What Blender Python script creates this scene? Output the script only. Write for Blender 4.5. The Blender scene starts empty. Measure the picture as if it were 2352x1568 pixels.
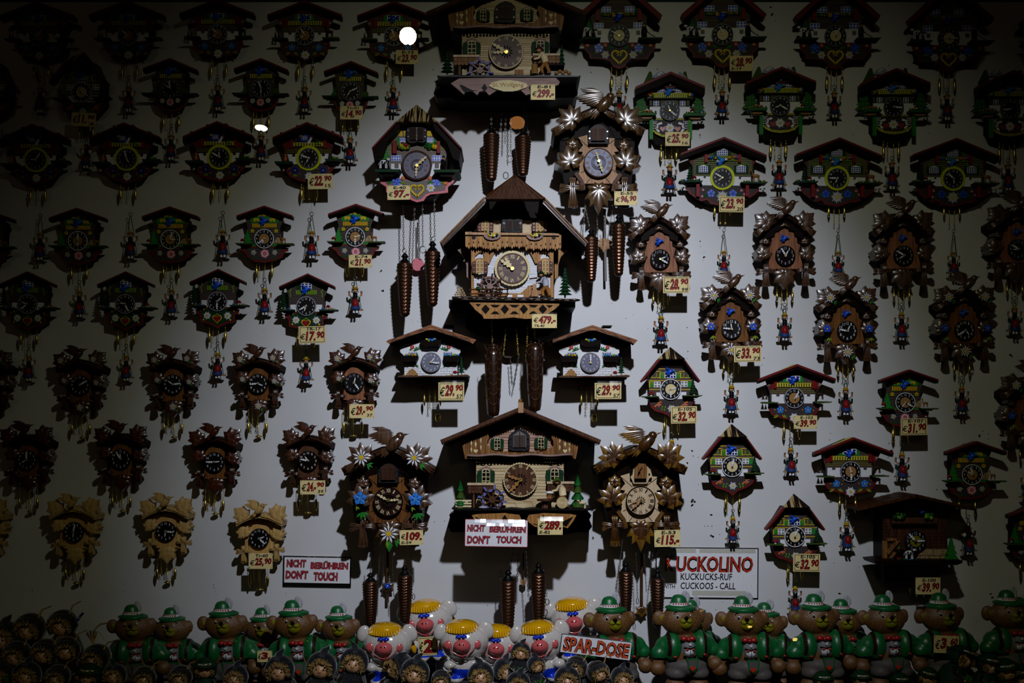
import bpy, math, random
from mathutils import Vector, Matrix
R = math.radians
S = bpy.context.scene
COL = S.collection
# ------------------------------------------------------------------ scale and view
U = 0.00075            # metres per photograph pixel on the display wall
CX, CY, D = 1176.0, 1000.0, 2667.0
CAMZ = 1.5
cam_d = bpy.data.cameras.new('camera'); cam = bpy.data.objects.new('camera', cam_d); COL.objects.link(cam)
cam.location = (0, -D*U, CAMZ); cam.rotation_euler = (R(90), 0, 0)
cam_d.sensor_width = 36; cam_d.lens = 18/(1176/D); cam_d.shift_y = 216/2352; cam_d.clip_start = 0.02
S.camera = cam
S.view_settings.view_transform = 'Standard'; S.view_settings.look = 'None'
S.view_settings.exposure = 0; S.view_settings.gamma = 1; S.view_settings.use_curve_mapping = False
W = bpy.data.worlds.new('night'); S.world = W; W.use_nodes = True
W.node_tree.nodes['Background'].inputs[0].default_value = (0.5, 0.6, 0.8, 1)
W.node_tree.nodes['Background'].inputs[1].default_value = 0.0003
def spot(name, px, py, d, tx, ty, watts, ang, col, size, blend=1.0):
    l = bpy.data.lights.new(name, 'SPOT'); o = bpy.data.objects.new(name, l); COL.objects.link(o)
    o.location = ((px-CX)*U, -d*U, CAMZ+(CY-py)*U)
    t = Vector(((tx-CX)*U, 0, CAMZ+(CY-ty)*U))
    o.rotation_euler = (t-Vector(o.location)).to_track_quat('-Z', 'Y').to_euler()
    l.energy = watts; l.spot_size = R(ang); l.spot_blend = blend; l.color = col; l.shadow_soft_size = size
    return o
spot('display_spotlight', 1407, -115, 1923, 1262, 1002, 77, 48.8, (0.94, 1.0, 1.21), 0.022)
spot('added_edge_fill', 1407, -115, 1923, 1292, 1212, 13.7, 81, (0.98, 1.0, 0.68), 0.022)  # added lamp, wide and weak, tints the dim edges of the wall yellow-green

# ------------------------------------------------------------------ materials
PAL = {
 'white':(.80,.80,.82,.45), 'cream':(.78,.66,.45,.5), 'black':(.012,.011,.012,.45), 'dial':(.016,.014,.016,.4),
 'dark':(.028,.018,.012,.5), 'brown':(.085,.045,.028,.5), 'siding':(.15,.12,.11,.55), 'panel':(.10,.085,.088,.55), 'red':(.34,.028,.028,.4),
 'roofred':(.25,.03,.03,.45), 'border':(.24,.035,.035,.45), 'green':(.05,.33,.07,.45), 'dgreen':(.012,.085,.03,.6),
 'mgreen':(.03,.2,.05,.5), 'lime':(.30,.42,.05,.5), 'grassy':(.10,.17,.03,.6), 'yellow':(.72,.55,.04,.45), 'neon':(.66,.72,.02,.4),
 'plank':(.62,.58,.10,.45), 'blue':(.03,.17,.72,.35), 'skyblue':(.09,.33,.75,.45), 'dblue':(.02,.05,.34,.4), 'dskirt':(.05,.10,.26,.5), 'pink':(.75,.30,.34,.45),
 'orange':(.75,.25,.04,.45), 'grey':(.30,.30,.31,.5), 'lgrey':(.50,.50,.56,.45), 'lav':(.42,.44,.60,.4), 'wheelblue':(.22,.24,.48,.5), 'skin':(.62,.36,.20,.5),
 'greywood':(.28,.25,.24,.5), 'tag':(.80,.69,.40,.55), 'tagline':(.16,.11,.05,.6), 'ink':(.015,.013,.014,.5), 'inkred':(.42,.03,.035,.45),
 'signwhite':(.82,.82,.84,.4), 'signred':(.62,.085,.04,.5), 'signpink':(.52,.10,.12,.5), 'tape':(.62,.62,.55,.35),
 'olive':(.30,.27,.03,.45), 'tan':(.45,.28,.12,.5), 'stone':(.55,.42,.25,.6), 'fawn':(.42,.23,.08,.5),
 'doormet':(.05,.05,.06,.5), 'doorwood':(.10,.055,.035,.5), 'ivory':(.74,.65,.42,.5), 'bluegrey':(.27,.27,.34,.5), 'paleblue':(.38,.41,.52,.5), 'signor':(.66,.17,.08,.5),
 'felt':(.055,.058,.072,1.0), 'feltbr':(.045,.03,.018,1.0), 'straw':(.58,.42,.20,.8), 'face':(.66,.43,.26,.35),
 'jgreen':(.015,.22,.075,.38), 'shorts':(.20,.18,.17,.5), 'mouthred':(.50,.03,.02,.35), 'muzzle':(.34,.32,.03,.45),
 'tie':(.45,.03,.03,.35), 'strap':(.06,.02,.015,.5), 'piggy':(.72,.68,.64,.15), 'pigpink':(.72,.22,.22,.2), 'pighair':(.80,.50,.01,.2),
 'pigblue':(.02,.10,.70,.15), 'feather':(.55,.55,.58,.6), 'lace':(.03,.04,.35,.6), 'shadowgap':(.004,.003,.003,.9), 'hole':(.10,.065,.03,.9),
}
WOOD = {   # light tone, dark tone, roughness, vertical grain
 'w_maple':((.42,.22,.13),(.27,.13,.075),.45,1), 'w_oak':((.30,.155,.055),(.19,.09,.03),.4,1), 'w_carve':((.17,.08,.045),(.085,.038,.02),.3,1),
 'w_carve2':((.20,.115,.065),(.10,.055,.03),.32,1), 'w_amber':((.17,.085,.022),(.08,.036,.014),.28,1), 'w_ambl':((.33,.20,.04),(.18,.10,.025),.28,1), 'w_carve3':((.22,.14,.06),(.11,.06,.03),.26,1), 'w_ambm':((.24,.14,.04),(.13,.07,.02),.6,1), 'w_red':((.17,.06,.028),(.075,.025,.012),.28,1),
 'w_pale':((.62,.46,.22),(.50,.35,.15),.45,1), 'w_palef':((.62,.43,.20),(.54,.36,.15),.5,1), 'w_birch':((.66,.55,.40),(.58,.46,.32),.5,1),
 'w_plank':((.38,.22,.09),(.23,.12,.045),.5,1), 'w_planko':((.52,.32,.13),(.36,.20,.08),.45,1), 'w_side':((.70,.60,.42),(.52,.42,.26),.5,0),
 'w_sidep':((.62,.45,.36),(.40,.26,.19),.5,0), 'w_dark':((.035,.02,.013),(.02,.011,.008),.45,0), 'w_shingle':((.15,.07,.03),(.09,.04,.016),.45,1),
 'w_roof':((.45,.24,.13),(.28,.13,.065),.45,0), 'w_mauve':((.42,.31,.28),(.31,.22,.20),.5,0), 'w_white':((.78,.78,.80),(.62,.64,.68),.5,0),
 'w_cork':((.42,.24,.14),(.25,.13,.075),.7,0), 'w_plugd':((.075,.035,.02),(.04,.018,.01),.6,1), 'w_plug':((.085,.04,.018),(.035,.016,.008),.26,1), 'w_walnut':((.19,.10,.055),(.12,.058,.03),.5,1),
 'w_light':((.55,.38,.25),(.42,.27,.16),.5,1), 'w_dial':((.25,.19,.18),(.20,.15,.145),.5,0), 'w_stripe':((.50,.40,.22),(.04,.022,.015),.5,1),
}
_mats = {}
def al(c): return tuple(.85*v**1.45 for v in c)
def mat(n):
    if n in _mats: return _mats[n]
    m = bpy.data.materials.new(n); m.use_nodes = True; nt = m.node_tree; b = nt.nodes['Principled BSDF']
    N = nt.nodes.new; L = nt.links.new
    def noise(scale, sx, sz, detail=3, sy=None):
        tc = N('ShaderNodeTexCoord'); mp = N('ShaderNodeMapping'); mp.inputs['Scale'].default_value = (sx, sy or sx, sz)
        no = N('ShaderNodeTexNoise'); no.inputs['Scale'].default_value = scale; no.inputs['Detail'].default_value = detail
        L(tc.outputs['Object'], mp.inputs[0]); L(mp.outputs[0], no.inputs['Vector']); return no
    def ramp(no, c1, c2, p1=.35, p2=.65):
        r = N('ShaderNodeValToRGB'); r.color_ramp.elements[0].position = p1; r.color_ramp.elements[1].position = p2
        r.color_ramp.elements[0].color = (*c1, 1); r.color_ramp.elements[1].color = (*c2, 1)
        L(no.outputs['Fac'], r.inputs[0]); L(r.outputs[0], b.inputs['Base Color']); return r
    def bump(no, st, dist=.0006):
        bp = N('ShaderNodeBump'); bp.inputs['Strength'].default_value = st; bp.inputs['Distance'].default_value = dist
        L(no.outputs['Fac'], bp.inputs['Height']); L(bp.outputs[0], b.inputs['Normal'])
    if n in WOOD:
        c1, c2, ro, vert = WOOD[n]; c1, c2 = al(c1), al(c2); b.inputs['Roughness'].default_value = ro
        b.inputs['Specular IOR Level'].default_value = .03 if n in ('w_dark', 'w_plugd', 'w_shingle') else (.5 if ro < .4 else .12)
        if n == 'w_stripe': no = noise(300, 1, .07, 1, .05); ramp(no, c2, c1, .46, .54)
        else:
            no = noise(330, 1, .09, 3, .09) if vert else noise(330, .09, 1, 3, 1)
            ramp(no, c2, c1)
        if n in ('w_amber', 'w_ambl'): b.inputs['Coat Weight'].default_value = .35; b.inputs['Coat Roughness'].default_value = .22
        if n == 'w_carve3': b.inputs['Coat Weight'].default_value = .35; b.inputs['Coat Roughness'].default_value = .25
        elif n.startswith('w_carve') or n == 'w_red' or n == 'w_plug': b.inputs['Coat Weight'].default_value = .35; b.inputs['Coat Roughness'].default_value = .2
    elif n in PAL:
        r, g, bl, ro = PAL[n]; r, g, bl = al((r, g, bl)); b.inputs['Specular IOR Level'].default_value = {'dark':.03,'black':.08,'felt':.03,'feltbr':.03,'dial':.15}.get(n, .5 if ro < .4 else .12)
        b.inputs['Roughness'].default_value = ro
        v = 0.86 if n not in ('felt', 'feltbr', 'straw', 'stone') else .45
        no = noise(420, 1, 1, 2); ramp(no, (r*v, g*v, bl*v), (r, g, bl))
        if n in ('felt', 'feltbr'): b.inputs['Sheen Weight'].default_value = .4; bump(no, .6)
        if n.startswith('pig'): b.inputs['Coat Weight'].default_value = 1; b.inputs['Coat Roughness'].default_value = .04
        if n == 'feather': bump(noise(300, 3, .4, 2), .8)
    elif n == 'brass':
        b.inputs['Metallic'].default_value = 1; b.inputs['Roughness'].default_value = .28
        no = noise(900, 1, 1, 2); ramp(no, (.42,.30,.05), (.80,.60,.14)); bump(no, .5, .0004)
    elif n == 'steel':
        b.inputs['Metallic'].default_value = 1; b.inputs['Roughness'].default_value = .25; b.inputs['Base Color'].default_value = (.16,.15,.13,1)
    elif n == 'cone_metal':
        b.inputs['Metallic'].default_value = .75; b.inputs['Roughness'].default_value = .3
        b.inputs['Base Color'].default_value = (.06, .024, .011, 1)
    elif n == 'fur':
        b.inputs['Roughness'].default_value = .42
        no = noise(1100, 1, .45, 2); ramp(no, (.06,.024,.006), (.17,.075,.02), .38, .62); bump(no, .7, .0009)
    elif n == 'sleeve':
        for x in list(nt.nodes): nt.nodes.remove(x)
        o = N('ShaderNodeOutputMaterial'); mx = N('ShaderNodeMixShader'); t = N('ShaderNodeBsdfTransparent'); g = N('ShaderNodeBsdfGlossy')
        g.inputs['Roughness'].default_value = .24; mx.inputs[0].default_value = .05
        L(t.outputs[0], mx.inputs[1]); L(g.outputs[0], mx.inputs[2]); L(mx.outputs[0], o.inputs[0])
    elif n == 'pane':
        for x in list(nt.nodes): nt.nodes.remove(x)
        o = N('ShaderNodeOutputMaterial'); mx = N('ShaderNodeMixShader'); t = N('ShaderNodeBsdfTransparent'); g = N('ShaderNodeBsdfGlossy'); f = N('ShaderNodeFresnel')
        g.inputs['Roughness'].default_value = 0; f.inputs[0].default_value = 1.45
        L(f.outputs[0], mx.inputs[0]); L(t.outputs[0], mx.inputs[1]); L(g.outputs[0], mx.inputs[2]); L(mx.outputs[0], o.inputs[0])
    elif n == 'wallpaint':
        b.inputs['Roughness'].default_value = .55
        no = noise(9, 1, 1, 5); ramp(no, (.46,.46,.465), (.50,.50,.505)); bump(noise(300, 1, 1, 2), .12)
    _mats[n] = m; return m
def glow(n, col, st):
    m = bpy.data.materials.new(n); m.use_nodes = True; b = m.node_tree.nodes['Principled BSDF']
    b.inputs['Base Color'].default_value = (.02,.02,.02,1); b.inputs['Emission Color'].default_value = (*col, 1); b.inputs['Emission Strength'].default_value = st
    _mats[n] = m; return m

# ------------------------------------------------------------------ lettering
_glyph = {}
def glyphs(s, bold):
    k = (s, bold)
    if k not in _glyph:
        cu = bpy.data.curves.new('g', 'FONT'); cu.body = s; cu.resolution_u = 2; cu.offset = bold
        ob = bpy.data.objects.new('g', cu); COL.objects.link(ob); bpy.context.view_layer.update()
        me = ob.to_mesh()
        vs = [(v.co.x, v.co.y) for v in me.vertices]; fs = [tuple(p.vertices) for p in me.polygons]
        ob.to_mesh_clear(); bpy.data.objects.remove(ob); bpy.data.curves.remove(cu)
        if not vs: vs = [(0, 0), (1, 1)]
        xs = [v[0] for v in vs]; ys = [v[1] for v in vs]
        _glyph[k] = (vs, fs, min(xs), max(xs), min(ys), max(ys))
    return _glyph[k]

# ------------------------------------------------------------------ builder: shapes written in the coordinates of one enlarged view (ox, oy, sc)
class Tpl:
    def __init__(s, ox, oy, sc, ax, ay, da=40, persp=True):
        s.ox, s.oy, s.sc, s.ax, s.ay, s.da, s.persp = ox, oy, sc, ax, ay, da, persp
        k = 1-da/D; s.AX = (ox+ax/sc-CX)*k; s.AZ = (CY-oy-ay/sc)*k
        s.parts = []; s.d = 0; s.hand_list = []
    def part(s, name, parent=None, label=None, pivot=None, stuff=False):
        pv = (0, 0, 0); off = (0, 0, 0)
        s.c = dict(name=name, parent=parent, label=label, v=[], f=[], m=[], sm=[], cols=[], loc=(0, 0, 0), rot=0, stuff=stuff, hand=None)
        s.pv = (0, 0, 0)
        if pivot:
            p = s.P(*pivot); s.c['loc'] = p; s.pv = p
        s.parts.append(s.c); return len(s.parts)-1
    def P(s, x, y, d, k=None):
        d += s.dz; k = None if k is None else k+s.dz
        if s.persp:
            kk = 1-(d if k is None else k)/D
            return (((s.ox+x/s.sc-CX)*kk-s.AX)*U-s.pv[0], -d*U-s.pv[1], ((CY-s.oy-y/s.sc)*kk-s.AZ)*U-s.pv[2])
        return ((x-s.ax)/s.sc*U-s.pv[0], -d*U-s.pv[1], (s.ay-y)/s.sc*U-s.pv[2])
    pv = (0, 0, 0); dz = 0
    def ci(s, c):
        if c not in s.c['cols']: s.c['cols'].append(c)
        return s.c['cols'].index(c)
    def add(s, vs, fs, c, sm=False):
        n = len(s.c['v']); s.c['v'] += vs; i = s.ci(c)
        for f in fs: s.c['f'].append(tuple(n+a for a in f)); s.c['m'].append(i); s.c['sm'].append(sm)
    def prism(s, pts, d0, d1, c, cs=None):
        a = sum(pts[i][0]*pts[(i+1) % len(pts)][1]-pts[(i+1) % len(pts)][0]*pts[i][1] for i in range(len(pts)))
        if a > 0: pts = pts[::-1]
        n = len(pts); V = [s.P(x, y, d1) for x, y in pts]+[s.P(x, y, d0, d1) for x, y in pts]
        s.add(V, [tuple(range(n))], c)
        s.add(V, [((i+1) % n, i, n+i, n+(i+1) % n) for i in range(n)]+[tuple(range(2*n-1, n-1, -1))], cs or c)
    def box(s, x0, x1, y0, y1, d0, d1, c, cs=None): s.prism([(x0, y0), (x1, y0), (x1, y1), (x0, y1)], d0, d1, c, cs)
    def disc(s, x, y, r, d0, d1, c, n=20, ry=None, cs=None):
        ry = ry or r
        s.prism([(x+r*math.cos(2*math.pi*i/n), y+ry*math.sin(2*math.pi*i/n)) for i in range(n)], d0, d1, c, cs)
    def cog(s, x, y, r, r2, n, d0, d1, c):
        s.prism([(x+(r if i % 2 else r2)*math.cos(math.pi*i/n), y+(r if i % 2 else r2)*math.sin(math.pi*i/n)) for i in range(2*n)], d0, d1, c)
    def ring(s, x, y, r0, r1, d0, d1, c, n=28):
        V = []; F = []
        for i in range(n):
            a = 2*math.pi*i/n; ca, sa = math.cos(a), math.sin(a)
            V += [s.P(x+r0*ca, y+r0*sa, d1), s.P(x+r1*ca, y+r1*sa, d1), s.P(x+r1*ca, y+r1*sa, d0, d1), s.P(x+r0*ca, y+r0*sa, d0, d1)]
        for i in range(n):
            a, b = 4*i, 4*((i+1) % n)
            F += [(a, b, b+1, a+1), (a+1, b+1, b+2, a+2), (a, a+3, b+3, b)]
        s.add(V, F, c)
    def stroke(s, pts, w, d0, d1, c):
        for (x0, y0), (x1, y1) in zip(pts, pts[1:]):
            l = math.hypot(x1-x0, y1-y0) or 1; nx, ny = -(y1-y0)/l*w/2, (x1-x0)/l*w/2
            s.prism([(x0+nx, y0+ny), (x1+nx, y1+ny), (x1-nx, y1-ny), (x0-nx, y0-ny)], d0, d1, c)
    def kite(s, ax, ay, bx, by, w, d0, h, c, mid=.45, sk=0):
        l = math.hypot(bx-ax, by-ay) or 1; nx, ny = -(by-ay)/l*w, (bx-ax)/l*w; mx, my = ax+(bx-ax)*mid, ay+(by-ay)*mid; k = d0+h
        V = [s.P(ax, ay, d0+h*.7, k), s.P(mx+nx, my+ny, d0+h*.15, k), s.P(bx, by, d0+h*.25, k), s.P(mx-nx, my-ny, d0+h*.15, k), s.P(mx, my, d0+h, k)]
        fs = [(0, 4, 1), (1, 4, 2), (2, 4, 3), (3, 4, 0)]; n = len(s.c['v'])
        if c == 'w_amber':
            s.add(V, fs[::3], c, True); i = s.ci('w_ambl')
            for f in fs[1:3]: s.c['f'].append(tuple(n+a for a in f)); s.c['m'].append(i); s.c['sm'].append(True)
        else: s.add(V, fs, c, h > 3)
        if sk:
            e = d0-sk; V = [s.P(ax, ay, d0+h*.5, k), s.P(mx+nx, my+ny, d0+h*.15, k), s.P(bx, by, d0+h*.25, k), s.P(mx-nx, my-ny, d0+h*.15, k),
                 s.P(ax, ay, e, k), s.P(mx+nx, my+ny, e, k), s.P(bx, by, e, k), s.P(mx-nx, my-ny, e, k)]
            s.add(V, [(0, 1, 5, 4), (1, 2, 6, 5), (2, 3, 7, 6), (3, 0, 4, 7), (4, 5, 6, 7)], c)
    LOBES = [(0, 1.05, .25), (40, .95, .23), (-40, .95, .23), (80, .92, .22), (-80, .92, .22), (125, .62, .2), (-125, .62, .2), (20, .72, .16), (-20, .72, .16)]
    def leaf(s, x, y, r, rot, d0, h, c, sk=8, lobes=None, wk=1.25):
        for a, l, w in (lobes or s.LOBES):
            t = R(rot+a); s.kite(x, y, x+r*l*math.sin(t), y-r*l*math.cos(t), r*w*wk, d0+(h*.0), h, c, .5, sk)
    def lathe(s, x, d, prof, c, n=14, sq=1.0):
        V = []; F = []
        for (y, r) in prof:
            for j in range(n):
                a = 2*math.pi*j/n; dd = d+r/s.sc*math.sin(a)*sq; V.append(s.P(x+r*math.cos(a), y, dd, d))
        for i in range(len(prof)-1):
            for j in range(n):
                a, b = i*n+j, i*n+(j+1) % n; F.append((a, b, b+n, a+n))
        F += [tuple(range(n)), tuple(range(len(prof)*n-1, len(prof)*n-n-1, -1))]
        s.add(V, F, c, True)
    def ell(s, x, y, d, rx, ry, rd, c, rot=0, n=14, m=9):
        V = []; F = []; cr, sr = math.cos(R(rot)), math.sin(R(rot))
        for i in range(m+1):
            t = math.pi*i/m
            for j in range(n):
                a = 2*math.pi*j/n; u, v, w = rx*math.sin(t)*math.cos(a), -ry*math.cos(t), rd*math.sin(t)*math.sin(a)
                V.append(s.P(x+u*cr-v*sr, y+u*sr+v*cr, d+w/s.sc, d))
        for i in range(m):
            for j in range(n):
                a, b = i*n+j, i*n+(j+1) % n; F.append((a, b, b+n, a+n))
        s.add(V, F, c, True)
    def tube(s, pts, r, c, n=6, taper=1.0):
        V = []; F = []; k = max(p[2] for p in pts)
        for i, (x, y, d) in enumerate(pts):
            q0 = pts[max(i-1, 0)]; q1 = pts[min(i+1, len(pts)-1)]
            t = Vector((q1[0]-q0[0], q1[1]-q0[1], (q1[2]-q0[2])*s.sc)).normalized()
            u = t.cross(Vector((0, 0, 1))); u = u if u.length > .1 else t.cross(Vector((1, 0, 0))); u.normalize(); v = t.cross(u)
            rr = (r[i] if isinstance(r, (list, tuple)) else r*(1+(taper-1)*i/(len(pts)-1)))
            for j in range(n):
                a = 2*math.pi*j/n; o = (u*math.cos(a)+v*math.sin(a))*rr; V.append(s.P(x+o.x, y+o.y, d+o.z/s.sc, d))
        for i in range(len(pts)-1):
            for j in range(n):
                a, b = i*n+j, i*n+(j+1) % n; F.append((a, b, b+n, a+n))
        F += [tuple(range(n)), tuple(range(len(pts)*n-1, len(pts)*n-n-1, -1))]
        s.add(V, F, c, True)
    def link(s, x, y, rx, ry, t, d, c, side=False, n=8):
        V = []; F = []
        for i in range(n):
            a = 2*math.pi*i/n
            for q in range(4):
                b = math.pi/2*q; rr = t*math.cos(b); u = (rx+rr)*math.cos(a); v = (ry+rr)*math.sin(a); w = t*math.sin(b)
                V.append(s.P(x+w, y+v, d+u/s.sc, d) if side else s.P(x+u, y+v, d+w/s.sc, d))
        for i in range(n):
            for q in range(4):
                a, b = 4*i+q, 4*((i+1) % n)+q; F.append((a, b, 4*((i+1) % n)+(q+1) % 4, 4*i+(q+1) % 4))
        s.add(V, F, c, True)
    def chain(s, x, y0, y1, d, r, c, x1=None):
        n = max(2, int((y1-y0)/(r*2.0))); x1 = x if x1 is None else x1
        for i in range(n): f = (i+.5)/n; s.link(x+(x1-x)*f, y0+(y1-y0)*f, r*.62, r*1.25, r*.24, d, c, i % 2 == 1)
    def text(s, t, x0, x1, y0, y1, d, c, bold=0.0, rot=0, shear=0):
        vs, fs, a, b, lo, hi = glyphs(t, bold); cx, cy = (x0+x1)/2, (y0+y1)/2; cr, sr = math.cos(R(rot)), math.sin(R(rot)); V = []
        for (x, y) in vs:
            v = (hi-y)/((hi-lo) or 1)-.5; u = ((x-a)/((b-a) or 1)-.5)*(x1-x0)-shear*v*(y1-y0); v *= (y1-y0)
            V.append(s.P(cx+u*cr-v*sr, cy+u*sr+v*cr, d))
        s.add(V, fs, c)
    def numerals(s, x, y, r, h, d, c, roman=False, bold=.01, wk=1.0):
        if roman:
            N = ['XII', 'I', 'II', 'III', 'IIII', 'V', 'VI', 'VII', 'VIII', 'IX', 'X', 'XI']; WN = [1, .3, .5, .75, .95, .6, .8, .95, 1.1, .8, .6, .8]
        else:
            N = ['12']+[str(i) for i in range(1, 12)]; WN = [1, .35, .6, .6, .65, .6, .6, .6, .6, .6, 1.05, .75]
        for i, t in enumerate(N):
            a = R(30*i); X = x+r*math.sin(a); Y = y-r*math.cos(a); w = WN[i]*h*wk
            s.text(t, X-w/2, X+w/2, Y-h/2, Y+h/2, d, c, bold, rot=30*i if roman else 0)
    # ---- clock pieces
    def hands(s, x, y, lh, lm, d, c='white', w=1.0):
        for nm, l, dd in (('hour_hand', lh, d), ('minute_hand', lm, d+1.5)):
            s.part(nm, pivot=(x, y, dd)); q = w*l*.11; k = .8
            pts = [(-q*.4, 0), (-q*.4, .22), (-q*1.2, .34), (-q*.4, .46), (-q*1.3, .6), (-q*.3, .72), (-q*.9, .8), (0, 1), (q*.9, .8), (q*.3, .72), (q*1.3, .6), (q*.4, .46), (q*1.2, .34), (q*.4, .22), (q*.4, 0)]
            s.prism([(x+a, y-b*l) for a, b in pts], dd, dd+k, c); s.disc(x, y, l*.13, dd, dd+k, c, 12)
            s.c['hand'] = nm
        s.part('hand_nut'); s.disc(x, y, lh*.14, d-1, d+3.5, 'brass', 10)
    def dialface(s, x, y, r, d, base='dial', num='white', rim='lgrey', centre=None, cog=False, roman=False, rings=None, nh=.20, nr=.75, bold=.0):
        s.part('dial'); s.disc(x, y, r, d-4, d, base, 32)
        if cog: s.cog(x, y, r*1.02, r*.96, 40, d-3, d+.4, rim); s.disc(x, y, r*.93, d-2, d+.6, base, 32)
        else: s.ring(x, y, r*.93, r, d-3, d+.8, rim)
        if centre: s.disc(x, y, r*.52, d, d+.9, centre, 24)
        for q in (rings or ()): s.ring(x, y, r*q, r*(q+.035), d, d+1.2, rim)
        s.numerals(x, y, r*nr, r*nh, d+1.1, num, roman, bold)
    def weights(s, xs, y0, y1, d, r=11, top=None):
        for x in xs:
            s.part('weight'); t = top if top is not None else y0-30
            s.chain(x, t, y0+3, d, 5, 'brass')
            L = y1-y0; s.lathe(x, d, [(y0, 2), (y0+L*.08, r*.6), (y0+L*.3, r), (y0+L*.6, r*.95), (y0+L*.85, r*.55), (y1, 1)], 'brass', 10)
    def chains(s, xs, y0, y1, d, r=5, c='brass'):
        for x in xs:
            s.part('chain'); s.chain(x, y0, y1, d, r, c); s.link(x, y1+r*.6, r*1.1, r*1.3, r*.25, d, c, False)
    def gable(s, L, A, Rr, t, d0, d1, top='roofred', inn='dark', lip=.45):
        s.part('roof')
        s.prism([L, A, Rr, (Rr[0], Rr[1]+t*lip), (A[0], A[1]+t*lip), (L[0], L[1]+t*lip)], d0, d1, top)
        s.prism([(L[0], L[1]+t*lip), (A[0], A[1]+t*lip), (Rr[0], Rr[1]+t*lip), (Rr[0]-2, Rr[1]+t), (A[0], A[1]+t*1.1), (L[0]+2, L[1]+t)], d0, d1-1.5, inn)
    def shelfy(s, x0, x1, y, d0, d1, top='dgreen', t=9, under='dark', name='side_shelf', fwd=None):
        s.part(name); m = (x0+x1)/2; w = x1-x0
        s.prism([(x0, y), (x1, y), (x1-w*.06, y+t), (x0+w*.06, y+t)], d0, d1, top)
        s.prism([(x0+w*.12, y+t), (x1-w*.12, y+t), (x1-w*.3, y+t*2.6), (x0+w*.3, y+t*2.6)], d0, d1-10, under)
    def blob(s, x, y, r, d, c): s.ell(x, y, d, r, r, r, c, n=6, m=4)
    def scatter(s, x0, x1, y, r, d0, d1, cols, n, seed=1):
        rn = random.Random(seed)
        for i in range(n): s.blob(rn.uniform(x0, x1), y+rn.uniform(-r, r*.4), r*rn.uniform(.6, 1.2), rn.uniform(d0, d1), rn.choice(cols))
    def edel(s, x, y, r, d, n=10, c='white', w=.13):
        for i in range(n):
            a = 2*math.pi*i/n+.1; l = r*(1 if i % 2 == 0 else .82); s.kite(x+r*.12*math.cos(a), y+r*.12*math.sin(a), x+l*math.cos(a), y+l*math.sin(a), r*w, d, 1.2, c, .6)
        s.disc(x, y, r*.24, d, d+1.6, 'yellow', 9)
    def daisy(s, x, y, r, d): s.edel(x, y, r, d, 15, 'white', .13)
    def bflower(s, x, y, r, d, c='blue', c2='yellow', n=5):
        for i in range(n):
            a = 2*math.pi*i/n-math.pi/2; s.disc(x+r*.55*math.cos(a), y+r*.55*math.sin(a), r*.42, d-1, d+1, c, 9)
        s.disc(x, y, r*.2, d, d+1.4, c2, 7)
    def rose(s, x, y, r, d, c='pink'):
        s.disc(x, y, r, d-.5, d+.8, c, 12)
        for k, (q, cc) in enumerate(((.72, 'white'), (.36, 'red'))): s.ring(x, y+r*.05*k, r*q*.8, r*q, d, d+1.2, cc, 10)
        for i in range(6): a = i*1.05; s.kite(x+r*.7*math.cos(a), y+r*.7*math.sin(a), x+r*1.12*math.cos(a+.4), y+r*1.12*math.sin(a+.4), r*.14, d, 1, 'white')
    def sprig(s, x, y, r, d, c='lime', rot=0, n=4):
        for i in range(n):
            a = R(rot+(i-(n-1)/2)*38); s.kite(x, y, x+r*math.sin(a), y-r*math.cos(a), r*.16, d, .7, c, .55)
    def heart(s, x, y, w, d, c, d1=None, op=None):
        pts = []
        for i in range(24):
            t = 2*math.pi*i/24; pts.append((x+w/2*math.sin(t)**3, y-w/32*(13*math.cos(t)-5*math.cos(2*t)-2*math.cos(3*t)-math.cos(4*t))))
        if op is None: s.prism(pts, d, d1 or d+1, c)
        else: s.stroke(pts+[pts[0]], op, d, d1 or d+1, c)
    def fence(s, x0, x1, y0, y1, d, c='plank', n=9, bg=None, dd=1.2):
        if bg: s.box(x0, x1, y0, y1, d-1, d+.3, bg)
        w = (x1-x0)/n
        for i in range(n): s.box(x0+w*i+w*.18, x0+w*(i+1)-w*.18, y0, y1, d-.5, d+dd, c)
        s.box(x0, x1, y0, y0+(y1-y0)*.13, d, d+dd+.3, c)
    def win(s, x0, x1, y0, y1, d, nx=2, ny=2, fr='white', pane='dblue', t=.16):
        s.box(x0, x1, y0, y1, d-1, d+.7, fr); w = (x1-x0)/nx; h = (y1-y0)/ny
        for i in range(nx):
            for j in range(ny): s.box(x0+w*(i+t), x0+w*(i+1-t), y0+h*(j+t), y0+h*(j+1-t), d, d+1.0, pane)
    def glare(s, x0, x1, y0, y1, d, nx=6, seed=1):
        """crinkled clear film that leans a little upwards"""
        s.part('plastic_sleeve', label='crinkled clear plastic film'); rn = random.Random(seed)
        for i in range(nx):
            a, b = x0+(x1-x0)*i/nx, x0+(x1-x0)*(i+1)/nx; h = (y1-y0)/s.sc; m = math.tan(R(rn.uniform(17, 25)))*h; q = rn.uniform(-.06, .10)*(b-a)/s.sc
            s.add([s.P(a, y0, d), s.P(b, y0, d-q), s.P(b, y1, d+m-q), s.P(a, y1, d+m)], [(0, 3, 2, 1)], 'sleeve')
    def mushroom(s, x, y, r, d):
        s.lathe(x, d, [(y, r*.5), (y-r, r*.4)], 'white', 8); s.lathe(x, d, [(y-r*.8, r*1.1), (y-r*1.2, r*1.05), (y-r*1.75, r*.6), (y-r*2, .5)], 'red', 10)
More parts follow.
